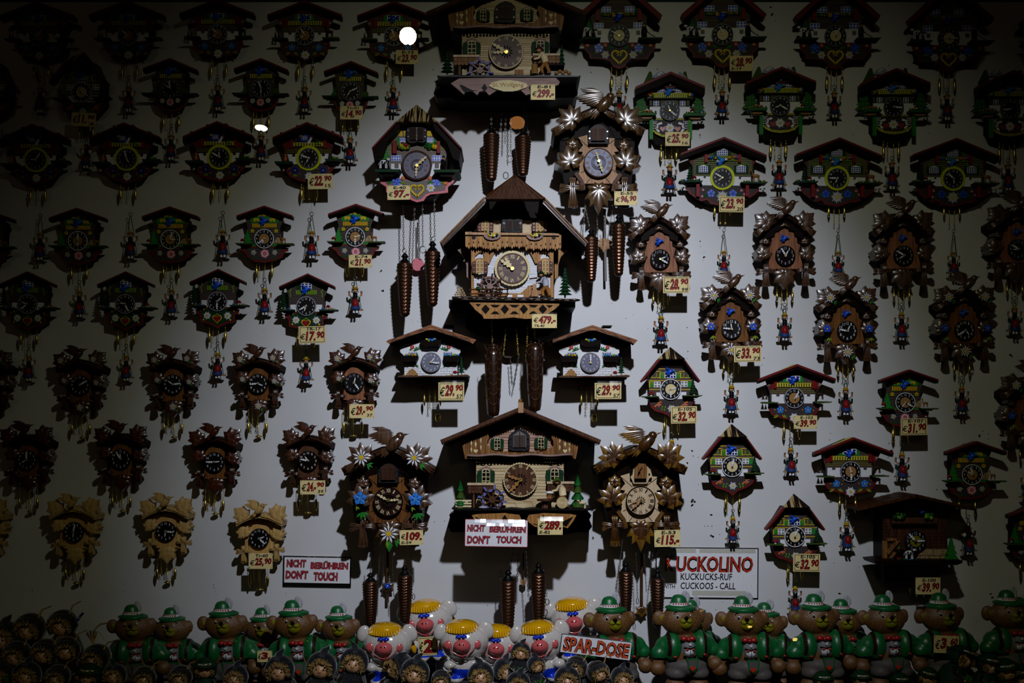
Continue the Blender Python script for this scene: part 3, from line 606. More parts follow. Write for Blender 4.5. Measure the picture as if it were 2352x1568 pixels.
def tpl_ringed():     # wide green striped chalet with yellow ringed dial (K)
    t = Tpl(1560, 300, 4.9, 487, 527)
    t.part('case'); t.prism([(150, 320), (500, 150), (860, 300), (830, 620), (760, 760), (640, 830), (500, 850), (340, 820), (200, 760), (130, 620)], 0, 34, 'dark')
    t.part('wall_panel')
    t.prism([(95, 300), (505, 120), (880, 290), (860, 340), (820, 400), (830, 615), (150, 615), (150, 400), (120, 360)], 34, 36, 'siding')
    for i, y in enumerate(range(188, 520, 24)):
        w = 120+(y-170)*2.0 if y < 300 else 340
        t.box(max(150, 505-w), min(835, 505+w), y, y+5, 36, 36.6, 'lime')
    t.prism([(105, 300), (148, 290), (148, 385), (118, 345)], 34, 38, 'border'); t.prism([(872, 300), (825, 290), (825, 400), (860, 345)], 34, 38, 'border')
    t.box(388, 585, 205, 282, 37, 37.5, 'dgreen'); t.prism([(425, 212), (485, 195), (545, 212), (545, 280), (425, 280)], 37, 38, 'white'); t.win(428, 542, 208, 278, 37.6, 5, 3)
    for x in (272, 698): t.box(x-82, x+82, 385, 480, 37, 37.5, 'dgreen'); t.prism([(x-52, 400), (x, 385), (x+52, 400), (x+52, 468), (x-52, 468)], 37, 38, 'white'); t.win(x-50, x+50, 398, 466, 37.6, 4, 3)
    for x in (272, 698, 487):
        y = 365 if x != 487 else 180
        for k in range(-2, 3): t.kite(x+k*24, y+12, x+k*26, y-12, 7, 37.5, 1, 'lime')
    t.fence(320, 660, 290, 340, 38, 'lime', 16, 'dgreen'); t.box(288, 322, 265, 355, 37, 44, 'red'); t.box(665, 698, 265, 355, 37, 44, 'red')
    t.scatter(330, 420, 305, 14, 40, 45, ['red', 'yellow', 'green', 'blue'], 16, 1); t.scatter(560, 655, 305, 14, 40, 45, ['red', 'yellow', 'green', 'blue', 'orange'], 18, 2)
    t.prism([(185, 512), (275, 512), (275, 535), (300, 535), (300, 515), (672, 515), (672, 545), (697, 545), (697, 520), (805, 520), (805, 618), (185, 618)], 36, 37.4, 'white')
    t.gable((22, 250), (508, 68), (985, 270), 70, 36, 62, lip=.35)
    t.part('lower_panel')
    t.prism([(75, 640), (270, 608), (720, 612), (905, 650), (895, 680), (850, 720), (760, 775), (700, 800), (640, 800), (570, 825), (500, 845), (440, 838), (350, 820), (315, 780), (250, 792), (190, 760), (110, 700)], 34, 37, 'border')
    t.prism([(115, 640), (270, 614), (720, 618), (875, 652), (840, 700), (745, 752), (640, 778), (500, 822), (440, 815), (370, 800), (325, 755), (255, 768), (200, 738), (130, 685)], 37, 37.7, 'panel')
    for x in (360, 605): t.bflower(x, 705, 46, 38, 'blue', 'dblue'); t.sprig(x-50, 735, 40, 38, 'mgreen', -60); t.sprig(x+55, 735, 40, 38, 'mgreen', 50)
    for x, y in ((268, 665), (258, 738), (700, 672), (735, 715)): t.bflower(x, y, 16, 38, 'pink', 'white')
    t.edel(487, 740, 76, 39, 16, w=.09)
    t.ring(487, 527, 108, 138, 36, 41, 'neon', 40)
    t.dialface(487, 527, 112, 43, cog=True, rim='grey'); t.hands(487, 527, 62, 92, 45)
    t.shelfy(5, 270, 560, 34, 60, 'dgreen', 18); t.shelfy(700, 1002, 575, 34, 60, 'dgreen', 18)
    for x in (212, 768): t.part('shelf_bracket'); t.box(x-18, x+18, 600, 735, 36, 52, 'red')
    t.part('fir_tree'); t.fir(120, 395, 555, 48, 40, 'dgreen', 5)
    t.part('toadstool'); t.mushroom(170, 555, 24, 48)
    t.part('deer_figure'); t.animal(865, 573, 120, 46, 'fawn', deer=True)
    t.part('meadow_flowers'); t.scatter(20, 230, 556, 10, 34, 56, ['mgreen', 'lime', 'red', 'yellow', 'blue'], 26, 8); t.scatter(730, 980, 572, 9, 34, 56, ['mgreen', 'lime', 'yellow', 'mgreen'], 22, 9)
    t.bluebird(485, 335, 66, 42, 'skyblue', 'white')
    t.weights([400, 575], 850, 970, 24, 15, top=820)
    t.chains([462, 520], 830, 1040, 20, 8)
    t.doll(503, 1348, 28, u=4.4, top=1120)
    return t

def tpl_rose_heart():  # tall roofed chalet with cow and painted heart (I)
    t = Tpl(1240, 0, 3.136, 570, 255)
    t.part('case'); t.prism([(400, 10), (570, -130), (740, 10), (740, 300), (780, 410), (640, 440), (570, 470), (500, 440), (355, 400), (400, 300)], 0, 36, 'dark')
    t.part('wall_panel')
    t.prism([(335, 85), (570, -110), (800, 85), (770, 130), (765, 220), (750, 305), (405, 305), (385, 220), (365, 130)], 36, 38, 'siding')
    for y in (-10, 15, 75, 152, 205): t.box(385+(0 if y > 30 else 40), 765-(0 if y > 30 else 40), y, y+3, 38, 38.6, 'olive')
    t.box(400, 440, 45, 105, 38, 38.6, 'mgreen'); t.box(680, 712, 45, 105, 38, 38.6, 'mgreen')
    for x0, x1, y0, y1 in ((443, 512, 47, 90), (612, 680, 45, 88), (390, 459, 165, 208), (673, 743, 162, 206)): t.win(x0, x1, y0, y1, 38.6, 3, 2, 'white', 'blue', .14)
    t.box(448, 700, 88, 122, 38, 39, 'black'); t.scatter(450, 515, 105, 10, 39, 43, ['mgreen', 'lime', 'red'], 12, 1); t.scatter(600, 690, 102, 10, 39, 43, ['mgreen', 'lime', 'tan'], 14, 2); t.fence(520, 600, 90, 120, 39, 'yellow', 8, 'dark')
    t.box(403, 427, 60, 145, 38, 46, 'red'); t.box(708, 732, 60, 145, 38, 46, 'red')
    for x, q in ((375, 1), (770, -1)): t.stroke([(x-8, 60), (x+6, 75), (x-8, 92), (x+5, 112)], 8, 38, 39, 'lime')
    t.prism([(395, 222), (415, 222), (415, 208), (740, 208), (740, 222), (770, 222), (745, 306), (415, 306)], 38, 39, 'white')
    t.box(414, 442, 222, 252, 39, 39.6, 'greywood'); t.box(694, 722, 220, 250, 39, 39.6, 'greywood')
    t.part('roof')
    for q in (-1, 1):
        f = lambda x: 575+q*(x-575)
        t.prism([(f(575), -160), (f(882), 108), (f(868), 138), (f(855), 135), (f(575), -118)], 38, 66, 'roofred'); t.prism([(f(575), -118), (f(855), 135), (f(840), 140), (f(575), -85)], 38, 62, 'dark')
        t.prism([(f(790), 138), (f(862), 205), (f(862), 185), (f(800), 125)], 0, 20, 'brown')
    t.part('lower_panel')
    P = [(312, 318), (400, 305), (750, 305), (832, 312), (832, 350), (795, 392), (780, 425), (660, 425), (628, 450), (615, 480), (570, 495), (530, 480), (505, 440), (460, 425), (360, 420), (355, 390), (325, 360)]
    t.prism(P, 36, 39, 'border'); t.prism([(570+(x-570)*.93, 385+(y-385)*.84-2) for x, y in P], 39, 39.7, 'panel')
    t.heart(572, 405, 108, 40, 'yellow', 41.5, 13); t.stroke([(548, 385), (562, 378), (568, 395), (556, 402)], 6, 40, 41, 'yellow'); t.stroke([(596, 385), (582, 378), (576, 395), (588, 402)], 6, 40, 41, 'yellow')
    for x in (472, 672): t.edel(x, 393, 35, 40.5, 12)
    for x, q in ((425, 1), (712, -1)): t.bflower(x, 345, 34, 40, 'blue', 'skyblue'); t.sprig(x-15*q, 385, 24, 40, 'lime', 0); t.sprig(x+85*q, 350, 26, 40, 'green', 30*q)
    for x in (343, 472, 667, 797): t.bflower(x, 325, 14, 40, 'orange', 'white')
    t.dialface(570, 255, 78, 46, cog=True, rim='grey', centre='ivory'); t.hands(570, 255, 45, 62, 48)
    t.shelfy(278, 440, 268, 34, 64, 'dgreen', 12); t.shelfy(712, 888, 268, 34, 64, 'dgreen', 12)
    t.part('cow_figure'); t.animal(340, 262, 92, 48, 'white', spots='black')
    t.part('fir_tree'); t.flatfir(355, 130, 210, 32, 38, 42, 'mgreen', 4, 'green')
    t.part('man_figure'); t.ell(752, 225, 48, 22, 34, 14, 'black'); t.ell(750, 182, 48, 11, 13, 11, 'skin'); t.lathe(750, 48, [(178, 16), (174, 9), (166, 7)], 'black', 8); t.tube([(742, 235, 48), (740, 268, 48)], 8, 'black'); t.tube([(762, 235, 48), (764, 268, 48)], 8, 'black')
    t.part('water_pipe'); t.tube([(770, 225, 50), (800, 250, 50), (830, 264, 50)], 3, 'dark')
    t.bluebird(575, 118, 42, 42, 'blue', 'dblue')
    t.weights([518, 628], 545, 640, 26, 12, top=480); t.chains([552, 590], 480, 610, 22, 6)
    t.doll(572, 655, 26, u=3.1, top=625)
    return t

def tpl_trees():      # chalet with painted firs at both sides and mountains behind the roof (J)
    t = Tpl(1240, 0, 3.136, 937, 795)
    t.part('case'); t.box(795, 1075, 600, 960, 0, 36, 'dark'); t.prism([(795, 960), (1075, 960), (1040, 1030), (940, 1050), (830, 1030)], 0, 30, 'dark')
    t.part('wall_panel'); t.box(790, 1078, 610, 760, 36, 38, 'siding')
    for y in range(640, 770, 14): t.box(792, 1076, y, y+3, 38, 38.5, 'olive')
    t.box(792, 1080, 766, 850, 36, 38.4, 'white')
    for x in (872, 997): t.win(x-25, x+25, 632, 668, 38.6, 4, 2)
    t.fence(775, 1105, 670, 705, 40, 'plank', 24, 'mgreen'); t.scatter(780, 815, 683, 12, 41, 46, ['red', 'green', 'blue', 'yellow'], 10, 1); t.scatter(1060, 1105, 683, 12, 41, 46, ['red', 'green', 'blue', 'yellow'], 12, 2); t.box(770, 1108, 703, 712, 38, 46, 'black')
    for x in (838, 1028): t.box(x-30, x+30, 722, 765, 38, 38.5, 'dgreen'); t.win(x-20, x+20, 726, 763, 38.7, 2, 3)
    t.part('mountain_backdrop'); t.prism([(805, 560), (840, 528), (875, 508), (905, 525), (925, 560)], 4, 8, 'lav'); t.prism([(985, 560), (1005, 514), (1040, 540), (1060, 560)], 4, 8, 'lav')
    for x, y in ((795, 515), (1045, 515)): t.prism([(x-8, y), (x+8, y), (x+30, 600), (x-55 if x < 900 else x-25, 610)], 2, 7, 'grassy')
    t.prism([(840, 540), (875, 512), (890, 530), (870, 528), (862, 545)], 8, 9, 'white')
    t.gable((690, 622), (943, 514), (1190, 618), 62, 36, 66, lip=.3)
    t.part('gable_board'); t.prism([(770, 628), (940, 552), (1105, 625), (1040, 612), (1010, 605), (975, 622), (940, 634), (880, 622), (850, 605), (800, 622)], 40, 46, 'mgreen')
    t.prism([(800, 622), (940, 562), (1080, 620), (1010, 605), (970, 622), (900, 622), (860, 605)], 46, 47, 'black'); t.heart(940, 590, 48, 47, 'white', 48, 4); t.heart(938, 588, 34, 47, 'red', 48)
    t.prism([(820, 622), (870, 605), (940, 628), (1000, 605), (1060, 620), (1000, 618), (940, 640), (870, 618)], 46, 48, 'roofred')
    t.part('painted_firs'); t.flatfir(728, 640, 815, 66, 30, 34, 'mgreen', 5, 'lime'); t.flatfir(1140, 640, 815, 60, 30, 34, 'mgreen', 5, 'lime')
    t.part('lower_panel')
    t.prism([(808, 852), (1072, 852), (1075, 935), (1045, 970), (1000, 985), (940, 992), (880, 985), (835, 965), (805, 935)], 36, 39, 'plank')
    for i in range(22): x = 812+12*i; t.box(x, x+3, 852, 990 if 860 < x < 1030 else 960, 39, 39.2, 'dark')
    t.prism([(812, 862), (1068, 862), (1070, 930), (1000, 968), (940, 972), (880, 968), (812, 930)], 39, 39.8, 'panel')
    for x, q in ((870, 1), (1008, -1)):
        t.stroke([(x+10*q, 885), (x-20*q, 895), (x-28*q, 930), (x-10*q, 950)], 15, 39.8, 41, 'white'); t.heart(x+15*q, 928, 44, 40, 'tie', 41); t.stroke([(x-50*q, 880), (x-35*q, 880)], 12, 40, 41, 'lav')
        for k in range(12): t.disc(x-(52-12*(k % 3))*q, 875+k//3*16, 4, 40, 41, 'white', 6)
    t.daisy(937, 920, 40, 41)
    for x in (803, 1085): t.part('side_post'); t.box(x-12, x+12, 845, 1000, 36, 44, 'green')
    t.dialface(937, 795, 72, 46, cog=True, rim='grey'); t.hands(937, 795, 42, 62, 48)
    t.shelfy(700, 845, 812, 34, 62, 'mgreen', 16, 'tan'); t.shelfy(1040, 1200, 816, 34, 62, 'mgreen', 16, 'tan')
    t.part('bench_figure'); t.box(748, 810, 790, 800, 40, 56, 'tan'); t.box(755, 762, 798, 812, 40, 54, 'tan'); t.box(796, 803, 798, 812, 40, 54, 'tan')
    t.part('toadstool'); t.mushroom(1098, 812, 15, 50); t.part('meadow_flowers'); t.scatter(715, 835, 810, 7, 34, 58, ['mgreen', 'green', 'red', 'yellow'], 20, 8); t.scatter(1055, 1190, 814, 7, 34, 58, ['mgreen', 'green', 'yellow', 'blue'], 20, 9)
    t.bluebird(937, 655, 42, 42, 'skyblue', 'lav')
    t.weights([874, 983], 1070, 1165, 26, 12, top=1000); t.chains([905, 950], 1000, 1150, 22, 6)
    t.doll(935, 1185, 26, u=3.3, top=1165)
    return t

def tpl_cottage():    # white cottage with wooden roof and clover (P5)
    t = Tpl(870, 740, 6.535, 785, 600, da=60)
    t.part('case'); t.box(380, 1185, 300, 800, 0, 60, 'w_dark'); t.box(640, 1100, 1000, 830, 0, 40, 'w_dark')
    t.part('white_front')
    t.prism([(320, 430), (335, 380), (390, 360), (450, 365), (530, 310), (575, 292), (630, 295), (650, 320), (915, 320), (940, 292), (985, 310), (1020, 335), (1110, 345), (1180, 395), (1225, 405), (1228, 450), (1180, 505), (1180, 800), (385, 800), (385, 505), (325, 450)], 60, 64, 'white')
    for y in (695, 735, 773): t.box(400, 640, y, y+3, 64, 64.5, 'grey'); t.box(920, 1175, y-4, y-1, 64, 64.5, 'grey')
    t.box(560, 1000, 770, 773, 64, 64.4, 'grey')
    for i, y in enumerate((695, 733, 773)):
        for x in range(580+45*(i % 2), 1130, 88): t.box(x, x+3, y, y+36 if y < 770 else 798, 64, 64.4, 'grey')
    for x in (503, 1050): t.bflower(x, 370, 32, 65, 'signred', 'white'); t.sprig(x-30, 395, 40, 64.5, 'mgreen', 150); t.sprig(x+(75 if x < 800 else -75), 420, 70, 64.5, 'mgreen', -20 if x < 800 else 20, 5)
    for x, q in ((478, 1), (1085, -1)): t.bflower(x, 635, 24, 65, 'signred', 'white'); t.bflower(x-55*q, 625, 12, 65, 'signred', 'white'); t.sprig(x+75*q, 665, 55, 64.5, 'mgreen', 40*q, 4); t.sprig(x-40*q, 660, 25, 64.5, 'mgreen', 200, 2); t.disc(x+48*q, 612, 10, 64, 65, 'lav', 7)
    for x in (447, 970): t.box(x, x+137, 447, 520, 64, 65, 'black'); t.win(x+4, x+66, 450, 512, 65, 2, 2, 'white', 'dblue', .18); t.win(x+70, x+133, 450, 512, 65, 2, 2, 'white', 'dblue', .18)
    t.prism([(415, 795), (418, 765), (440, 750), (455, 715), (480, 712), (492, 693), (515, 693), (528, 712), (548, 720), (560, 750), (585, 760), (588, 795)], 64, 66, 'tan')
    for n, (x0, x1, y0, y1) in enumerate(((628, 938, 262, 362), (325, 590, 500, 592), (975, 1215, 500, 592))):
        t.part('flower_box')
        t.box(x0, x1, y0, y0+(y1-y0)*.45, 64, 84, 'w_dark'); t.prism([(x0+5, y0+(y1-y0)*.42)]+[(x1-5, y0+(y1-y0)*.42)]+[(x1-(x1-x0)/4*(i+.5), y1-(8 if i % 2 else 0)) for i in range(4)], 66, 86, 'w_dark')
        for i in range(5): t.ell(x0+(x1-x0)*(i+.5)/5, y0+(y1-y0)*.62, 84, (x1-x0)*.08, 9, 8, 'brown')
        xs = (715, 855) if n == 0 else ((400, 585) if n == 1 else (985, 1200))
        t.part('window_flowers'); t.scatter(xs[0], xs[1], y0+5, 20, 68, 84, ['blue', 'yellow', 'lime', 'green', 'skyblue'] if n != 1 else ['red', 'green', 'blue', 'yellow', 'pink', 'green'], 34, 5+n)
    t.part('roof')
    for q in (-1, 1):
        f = lambda x: 785+q*(x-785)
        y0 = 5 if q < 0 else 0
        P = [(f(785), 35), (f(1465), 262+y0*5), (f(1410), 325), (f(1380), 298), (f(1320), 272), (f(1230), 245), (f(1130), 205), (f(1010), 175), (f(930), 150), (f(860), 122), (f(785), 115)]
        t.prism(P, 72, 106, 'w_roof', 'w_dark')
        t.prism([(f(785), 45), (f(1440), 270), (f(1420), 300), (f(785), 90)], 0, 72, 'w_dark')
        for y in (0, 26, 50): t.stroke([(f(785+y*1.3), 62+y*1.2), (f(1440-y*.8), 272+y*.8)], 4, 106, 106.6, 'w_plug')
        for x in (900, 1100, 1300): t.stroke([(f(x), 75+(x-785)*.30), (f(x+60), 95+(x-785)*.33), (f(x+75), 125+(x-785)*.33)], 4, 106, 106.7, 'dark')
    for q in (-1, 1):
        f = lambda x: 785+q*(x-785)
        t.prism([(f(785), 115), (f(860), 122), (f(1010), 175), (f(1230), 245), (f(1400), 310), (f(1345), 355), (f(1250), 385), (f(1180), 355), (f(1090), 330), (f(1000), 265), (f(900), 240), (f(785), 215)], 66, 72, 'w_dark')
    t.part('chimney'); t.box(990, 1105, 88, 150, 20, 60, 'white'); t.box(975, 1115, 40, 60, 16, 66, 'black'); t.box(985, 1105, 60, 90, 24, 56, 'black')
    t.part('front_ledge'); t.prism([(285, 805), (340, 795), (500, 805), (700, 795), (880, 802), (1100, 795), (1330, 785), (1358, 800), (1345, 812), (1100, 815), (880, 820), (700, 815), (500, 825), (290, 822)], 30, 100, 'w_walnut', 'w_dark')
    t.box(250, 1350, 822, 850, 0, 50, 'w_dark')
    t.part('meadow_flowers'); t.scatter(360, 580, 795, 9, 74, 92, ['yellow', 'lime', 'pink'], 16, 3); t.scatter(1010, 1320, 790, 9, 74, 92, ['yellow', 'lime', 'red'], 20, 4)
    t.part('toadstool'); t.mushroom(1145, 790, 34, 84)
    t.part('fir_tree'); t.fir(1240, 505, 785, 58, 80, 'dgreen', 7)
    t.part('lower_board', label='stepped pale wood board hanging below the ledge')
    t.prism([(480, 880), (520, 855), (700, 848), (900, 842), (1130, 838), (1130, 880), (1030, 885), (1025, 915), (975, 940), (970, 990), (650, 990), (640, 938), (575, 935), (570, 885)], 46, 54, 'w_cork')
    t.part('clover', label='dark green four-leaf clover')
    for a, b in ((-32, -42), (36, -45), (38, 40), (-34, 44)): t.ell(822+a, 903+b*.72, 56, 36, 32, 14, 'mgreen')
    t.tube([(790, 925, 56), (740, 935, 56), (700, 948, 56)], 8, 'mgreen')
    t.dialface(785, 600, 150, 72, base='bluegrey', rim='greywood', cog=True, nh=.2, nr=.74); t.hands(785, 600, 90, 130, 75)
    t.chains([765, 845], 990, 1280, 30, 14); t.weights([685, 925], 1090, 1265, 34, 20, top=1000)
    t.part('swing_figure', label='little round brass bob hanging below the clock'); t.tube([(890, 1000, 22), (890, 1370, 22)], 4, 'steel'); t.lathe(890, 22, [(1375, 10), (1385, 38), (1430, 44), (1470, 40), (1490, 8)], 'brass', 12); t.lathe(890, 22, [(1395, 40), (1405, 42)], 'red', 12)
    return t

def tpl_barn():       # dark wooden chalet with cow, E-100
    t = Tpl(1980, 1120, 6.032, 745, 740, da=70)
    t.part('case'); t.box(290, 1175, 380, 1005, 0, 70, 'w_dark'); t.prism([(150, 300), (765, 150), (1265, 300), (1262, 370), (1210, 400), (210, 400), (155, 370)], 0, 80, 'w_dark'); t.prism([(300, 1040), (1100, 1040), (1040, 1380), (500, 1400), (310, 1300)], 0, 60, 'w_dark')
    t.part('wall_panel')
    for i in range(10): t.box(292, 1172, 400+46*i, 442+46*i, 70, 73-i % 2, 'w_carve')
    t.box(290, 350, 735, 1000, 73, 80, 'w_plank'); t.prism([(350, 880), (470, 735), (530, 735), (370, 930)], 73, 80, 'w_plank'); t.box(350, 480, 700, 735, 73, 80, 'w_plank'); t.prism([(360, 1000), (440, 880), (480, 900), (400, 1000)], 73, 80, 'w_plank')
    t.part('stone_wall', label='pale stone blocks at the foot of the wall'); t.prism([(760, 1000), (790, 930), (900, 850), (1175, 850), (1175, 1000)], 74, 80, 'stone')
    for P in (((845, 880), (845, 940)), ((760, 940), (880, 935), (1175, 940)), ((985, 852), (990, 940)), ((1115, 852), (1120, 940)), ((800, 940), (800, 1000)), ((930, 938), (930, 1000)), ((1080, 940), (1080, 1000))): t.stroke(list(P), 5, 80, 80.5, 'dark')
    t.part('roof')
    for q in (-1, 1):
        f = lambda x: 765+q*(x-765)
        for i in range(9): x = 765+i*90; t.prism([(f(x-8), 90+i*21), (f(x+90), 108+i*21), (f(x+84), 150+i*21), (f(x-8), 125+i*21)], 0, 122-(i % 2)*2, 'w_shingle')
    t.part('balcony'); 
    for i in range(17): t.prism([(420+37*i, 400), (454+37*i, 400), (454+37*i, 480), (437+37*i, 505), (420+37*i, 480)], 86, 92, 'w_walnut')
    t.box(410, 1055, 390, 402, 73, 94, 'w_dark'); t.part('window_flowers'); t.scatter(450, 590, 410, 30, 90, 98, ['green', 'lime', 'dgreen'], 28, 2); t.scatter(880, 990, 410, 30, 90, 98, ['green', 'lime', 'dgreen'], 24, 3); t.scatter(480, 560, 365, 12, 80, 88, ['green', 'lime'], 10, 4); t.scatter(880, 980, 365, 12, 80, 88, ['green', 'lime'], 10, 5)
    t.dialface(745, 740, 150, 80, base='dial', num='lgrey', rim='dial', centre='olive', nh=.28); t.hands(745, 740, 130, 150, 84)
    t.part('ledge'); t.prism([(170, 1015), (310, 1000), (1390, 1005), (1392, 1040), (1310, 1070), (200, 1060)], 30, 118, 'w_dark')
    t.part('cow_figure'); t.animal(655, 985, 170, 100, 'white', spots='brown', flip=-1)
    t.part('man_figure'); t.ell(510, 900, 100, 28, 60, 22, 'black'); t.ell(510, 830, 100, 16, 18, 16, 'skin'); t.lathe(510, 100, [(822, 24), (815, 14), (795, 8)], 'mgreen', 8); t.tube([(498, 940, 100), (495, 1000, 100)], 12, 'red'); t.tube([(522, 940, 100), (525, 1000, 100)], 12, 'red')
    t.part('grass'); t.scatter(500, 760, 995, 14, 90, 112, ['mgreen', 'dgreen', 'blue'], 24, 5)
    t.part('painted_fir'); t.flatfir(1245, 690, 1000, 105, 84, 92, 'green', 4, 'lime')
    t.bluebird(840, 335, 30, 80, 'blue', 'skyblue')
    t.weights([672], 1340, 1480, 40, 18, top=1200); t.weights([950], 1500, 1620, 40, 18, top=1200); t.chains([760, 860], 1200, 1500, 34, 12)
    return t
# ================================================================== carved clocks
def bird(t, x, y, s, d, c, flip=1, open_=True):
    """carved songbird; x, y = middle of the back, s = length of the wing"""
    t.part('carved_bird')
    q = flip
    P = lambda a, b: (x+q*a*s, y+b*s)
    for (ax, ay, bx, by, w, h) in ((.02, -.52, -.80, -.64, .09, 5), (.06, -.48, -.74, -.55, .10, 6), (.12, -.44, -1.0, -.31, .13, 8), (.12, -.38, -.97, -.25, .13, 9), (.12, -.32, -.86, -.17, .13, 10), (.12, -.26, -.72, -.08, .13, 11), (.12, -.20, -.56, .0, .13, 11), (.12, -.14, -.42, .06, .12, 11)):
        a, b = P(ax, ay), P(bx, by); t.kite(*a, *b, w*s, d+4, h*.8, c, .45, 8)
    for bx, by, w in ((-.55, .52, .1), (-.42, .60, .1), (-.28, .60, .09)):
        a, b = P(.12, .0), P(bx, by); t.kite(*a, *b, w*s, d+2, 9, c, .55, 6)
    t.ell(*P(.16, .0), d+8, .44*s, .24*s, .20*s, c, rot=-45*q); t.ell(*P(.39, -.28), d+10, .18*s, .165*s, .16*s, c)
    a, b = P(.46, -.31), P(.78, -.40); t.kite(*a, *b, .055*s, d+9, 5, c, .2, 4); t.disc(*P(.44, -.35), .022*s, d+8, d+11+.15*s/t.sc, 'black', 8)
    t.tube([(*P(.22, .12), d+6), (*P(.28, .34), d+4)], .022*s, c, 5)
def flare(t, ax, ay, bx, by, w0, w1, d0, h, c, n=3):
    """one arm of a carved bow: ridged bar that widens outwards"""
    l = math.hypot(bx-ax, by-ay); nx, ny = -(by-ay)/l, (bx-ax)/l
    t.prism([(ax+nx*w0, ay+ny*w0), (bx+nx*w1, by+ny*w1), (bx+(bx-ax)*.06, by+(by-ay)*.06), (bx-nx*w1, by-ny*w1), (ax-nx*w0, ay-ny*w0)], d0-14, d0+.3, {'w_amber': 'w_ambm', 'w_pale': 'w_pale'}.get(c, 'w_walnut'))
    for i in range(n):
        f = (i+.5)/n*2-1; t.kite(ax+nx*w0*f, ay+ny*w0*f, bx+nx*w1*f*.95, by+ny*w1*f*.95, w1/n*1.5, d0, h*1.3, c, .78)
def bow(t, x, y, s, d, c, q=1, name='carved_bow'):
    t.part(name)
    for k in (-1, 1):
        if k == q: flare(t, x, y, x+.60*s*k, y-.07*s, .07*s, .10*s, d+1, 4, c, 2); flare(t, x, y, x+.62*s*k, y+.20*s, .07*s, .10*s, d-1, 4, c, 2)
        else: flare(t, x, y, x+.60*s*k, y, .10*s, .13*s, d, 5, c)
    flare(t, x, y, x-.02*s*q, y+1.0*s, .12*s, .24*s, d, 6, c); flare(t, x, y, x, y-.45*s, .13*s, .16*s, d, 5, c)

BROAD = [(0, 1, .30), (48, .86, .26), (-48, .86, .26), (95, .74, .24), (-95, .74, .24), (24, .78, .2), (-24, .78, .2), (140, .45, .2), (-140, .45, .2)]
def paint_edel(t, x, y, r, d, n=11, leaves=True):
    t.part('painted_edelweiss', label='white edelweiss painted on the leaf')
    if leaves: t.sprig(x+r*.6, y+r*.7, r*.7, d, 'green', 120, 3)
    t.edel(x, y, r, d+.4, n, 'white', .11)

def tpl_mini_carved(front, leafc, flowers, num='white', base='dial', roofc=None):
    t = Tpl(440, 940, 3.408, 912, 403, da=42); roofc = roofc or leafc
    t.part('case'); t.prism([(800, 300), (910, 200), (1030, 300), (1020, 540), (800, 540)], 0, 34, roofc if front.startswith('w_pale') else 'w_dark')
    t.part('wooden_front')
    t.prism([(825, 530), (830, 480), (842, 400), (838, 330), (860, 300), (880, 285), (908, 262), (940, 285), (962, 300), (990, 325), (985, 400), (995, 480), (1005, 530), (912, 545)], 34, 40, front)
    t.part('roof_ridge')
    for q in (-1, 1):
        f = lambda x: 912+q*(x-912)
        P = [(f(912), 240), (f(985), 252), (f(1050), 282), (f(1090), 306), (f(1096), 268), (f(1050), 238), (f(960), 210), (f(912), 200)]
        t.prism(P, 4, 62, 'w_plugd' if roofc != 'w_pale' else roofc); t.stroke([(f(925), 222), (f(990), 238), (f(1090), 284)], 8, 62, 65, roofc)
    for x, y, r, ro, rad in ((782, 225, -50, 0, 96), (1038, 215, 48, 0, 102)):
        t.part('carved_leaf'); t.leaf(x, y, rad, r, 60, 9, leafc, 8, BROAD)
        if flowers: paint_edel(t, x-8, y-8, 30, 70)
    for x, y, r, rad in ((790, 370, -25, 82), (1040, 385, 30, 80)):
        t.part('carved_leaf'); t.leaf(x, y, rad, r, 42, 9, leafc, 30, BROAD)
        if flowers: paint_edel(t, x, y, 26, 52)
    bow(t, 785, 505, 90, 44, leafc, -1); bow(t, 1045, 490, 90, 44, leafc)
    t.part('carved_leaf'); t.leaf(915, 560, 100, 180, 44, 9, leafc, 10, BROAD)
    if flowers: paint_edel(t, 915, 580, 34, 54)
    bird(t, 900, 170, 112, 66, leafc)
    t.dialface(912, 403, 78, 48, base=base, rim=base, num=num, nh=.22, nr=.78, rings=(.25, .35, .45)); t.hands(912, 403, 44, 66, 51)
    t.chains([865, 905], 620, 735, 20, 7); t.weights([835, 975], 700, 792, 24, 13, top=590)
    t.part('pendulum'); t.tube([(912, 600, 14), (912, 800, 14)], 2.5, 'brass'); t.lathe(912, 14, [(797, 4), (803, 22), (806, 28), (812, 28), (818, 4)], 'brass', 14)
    return t

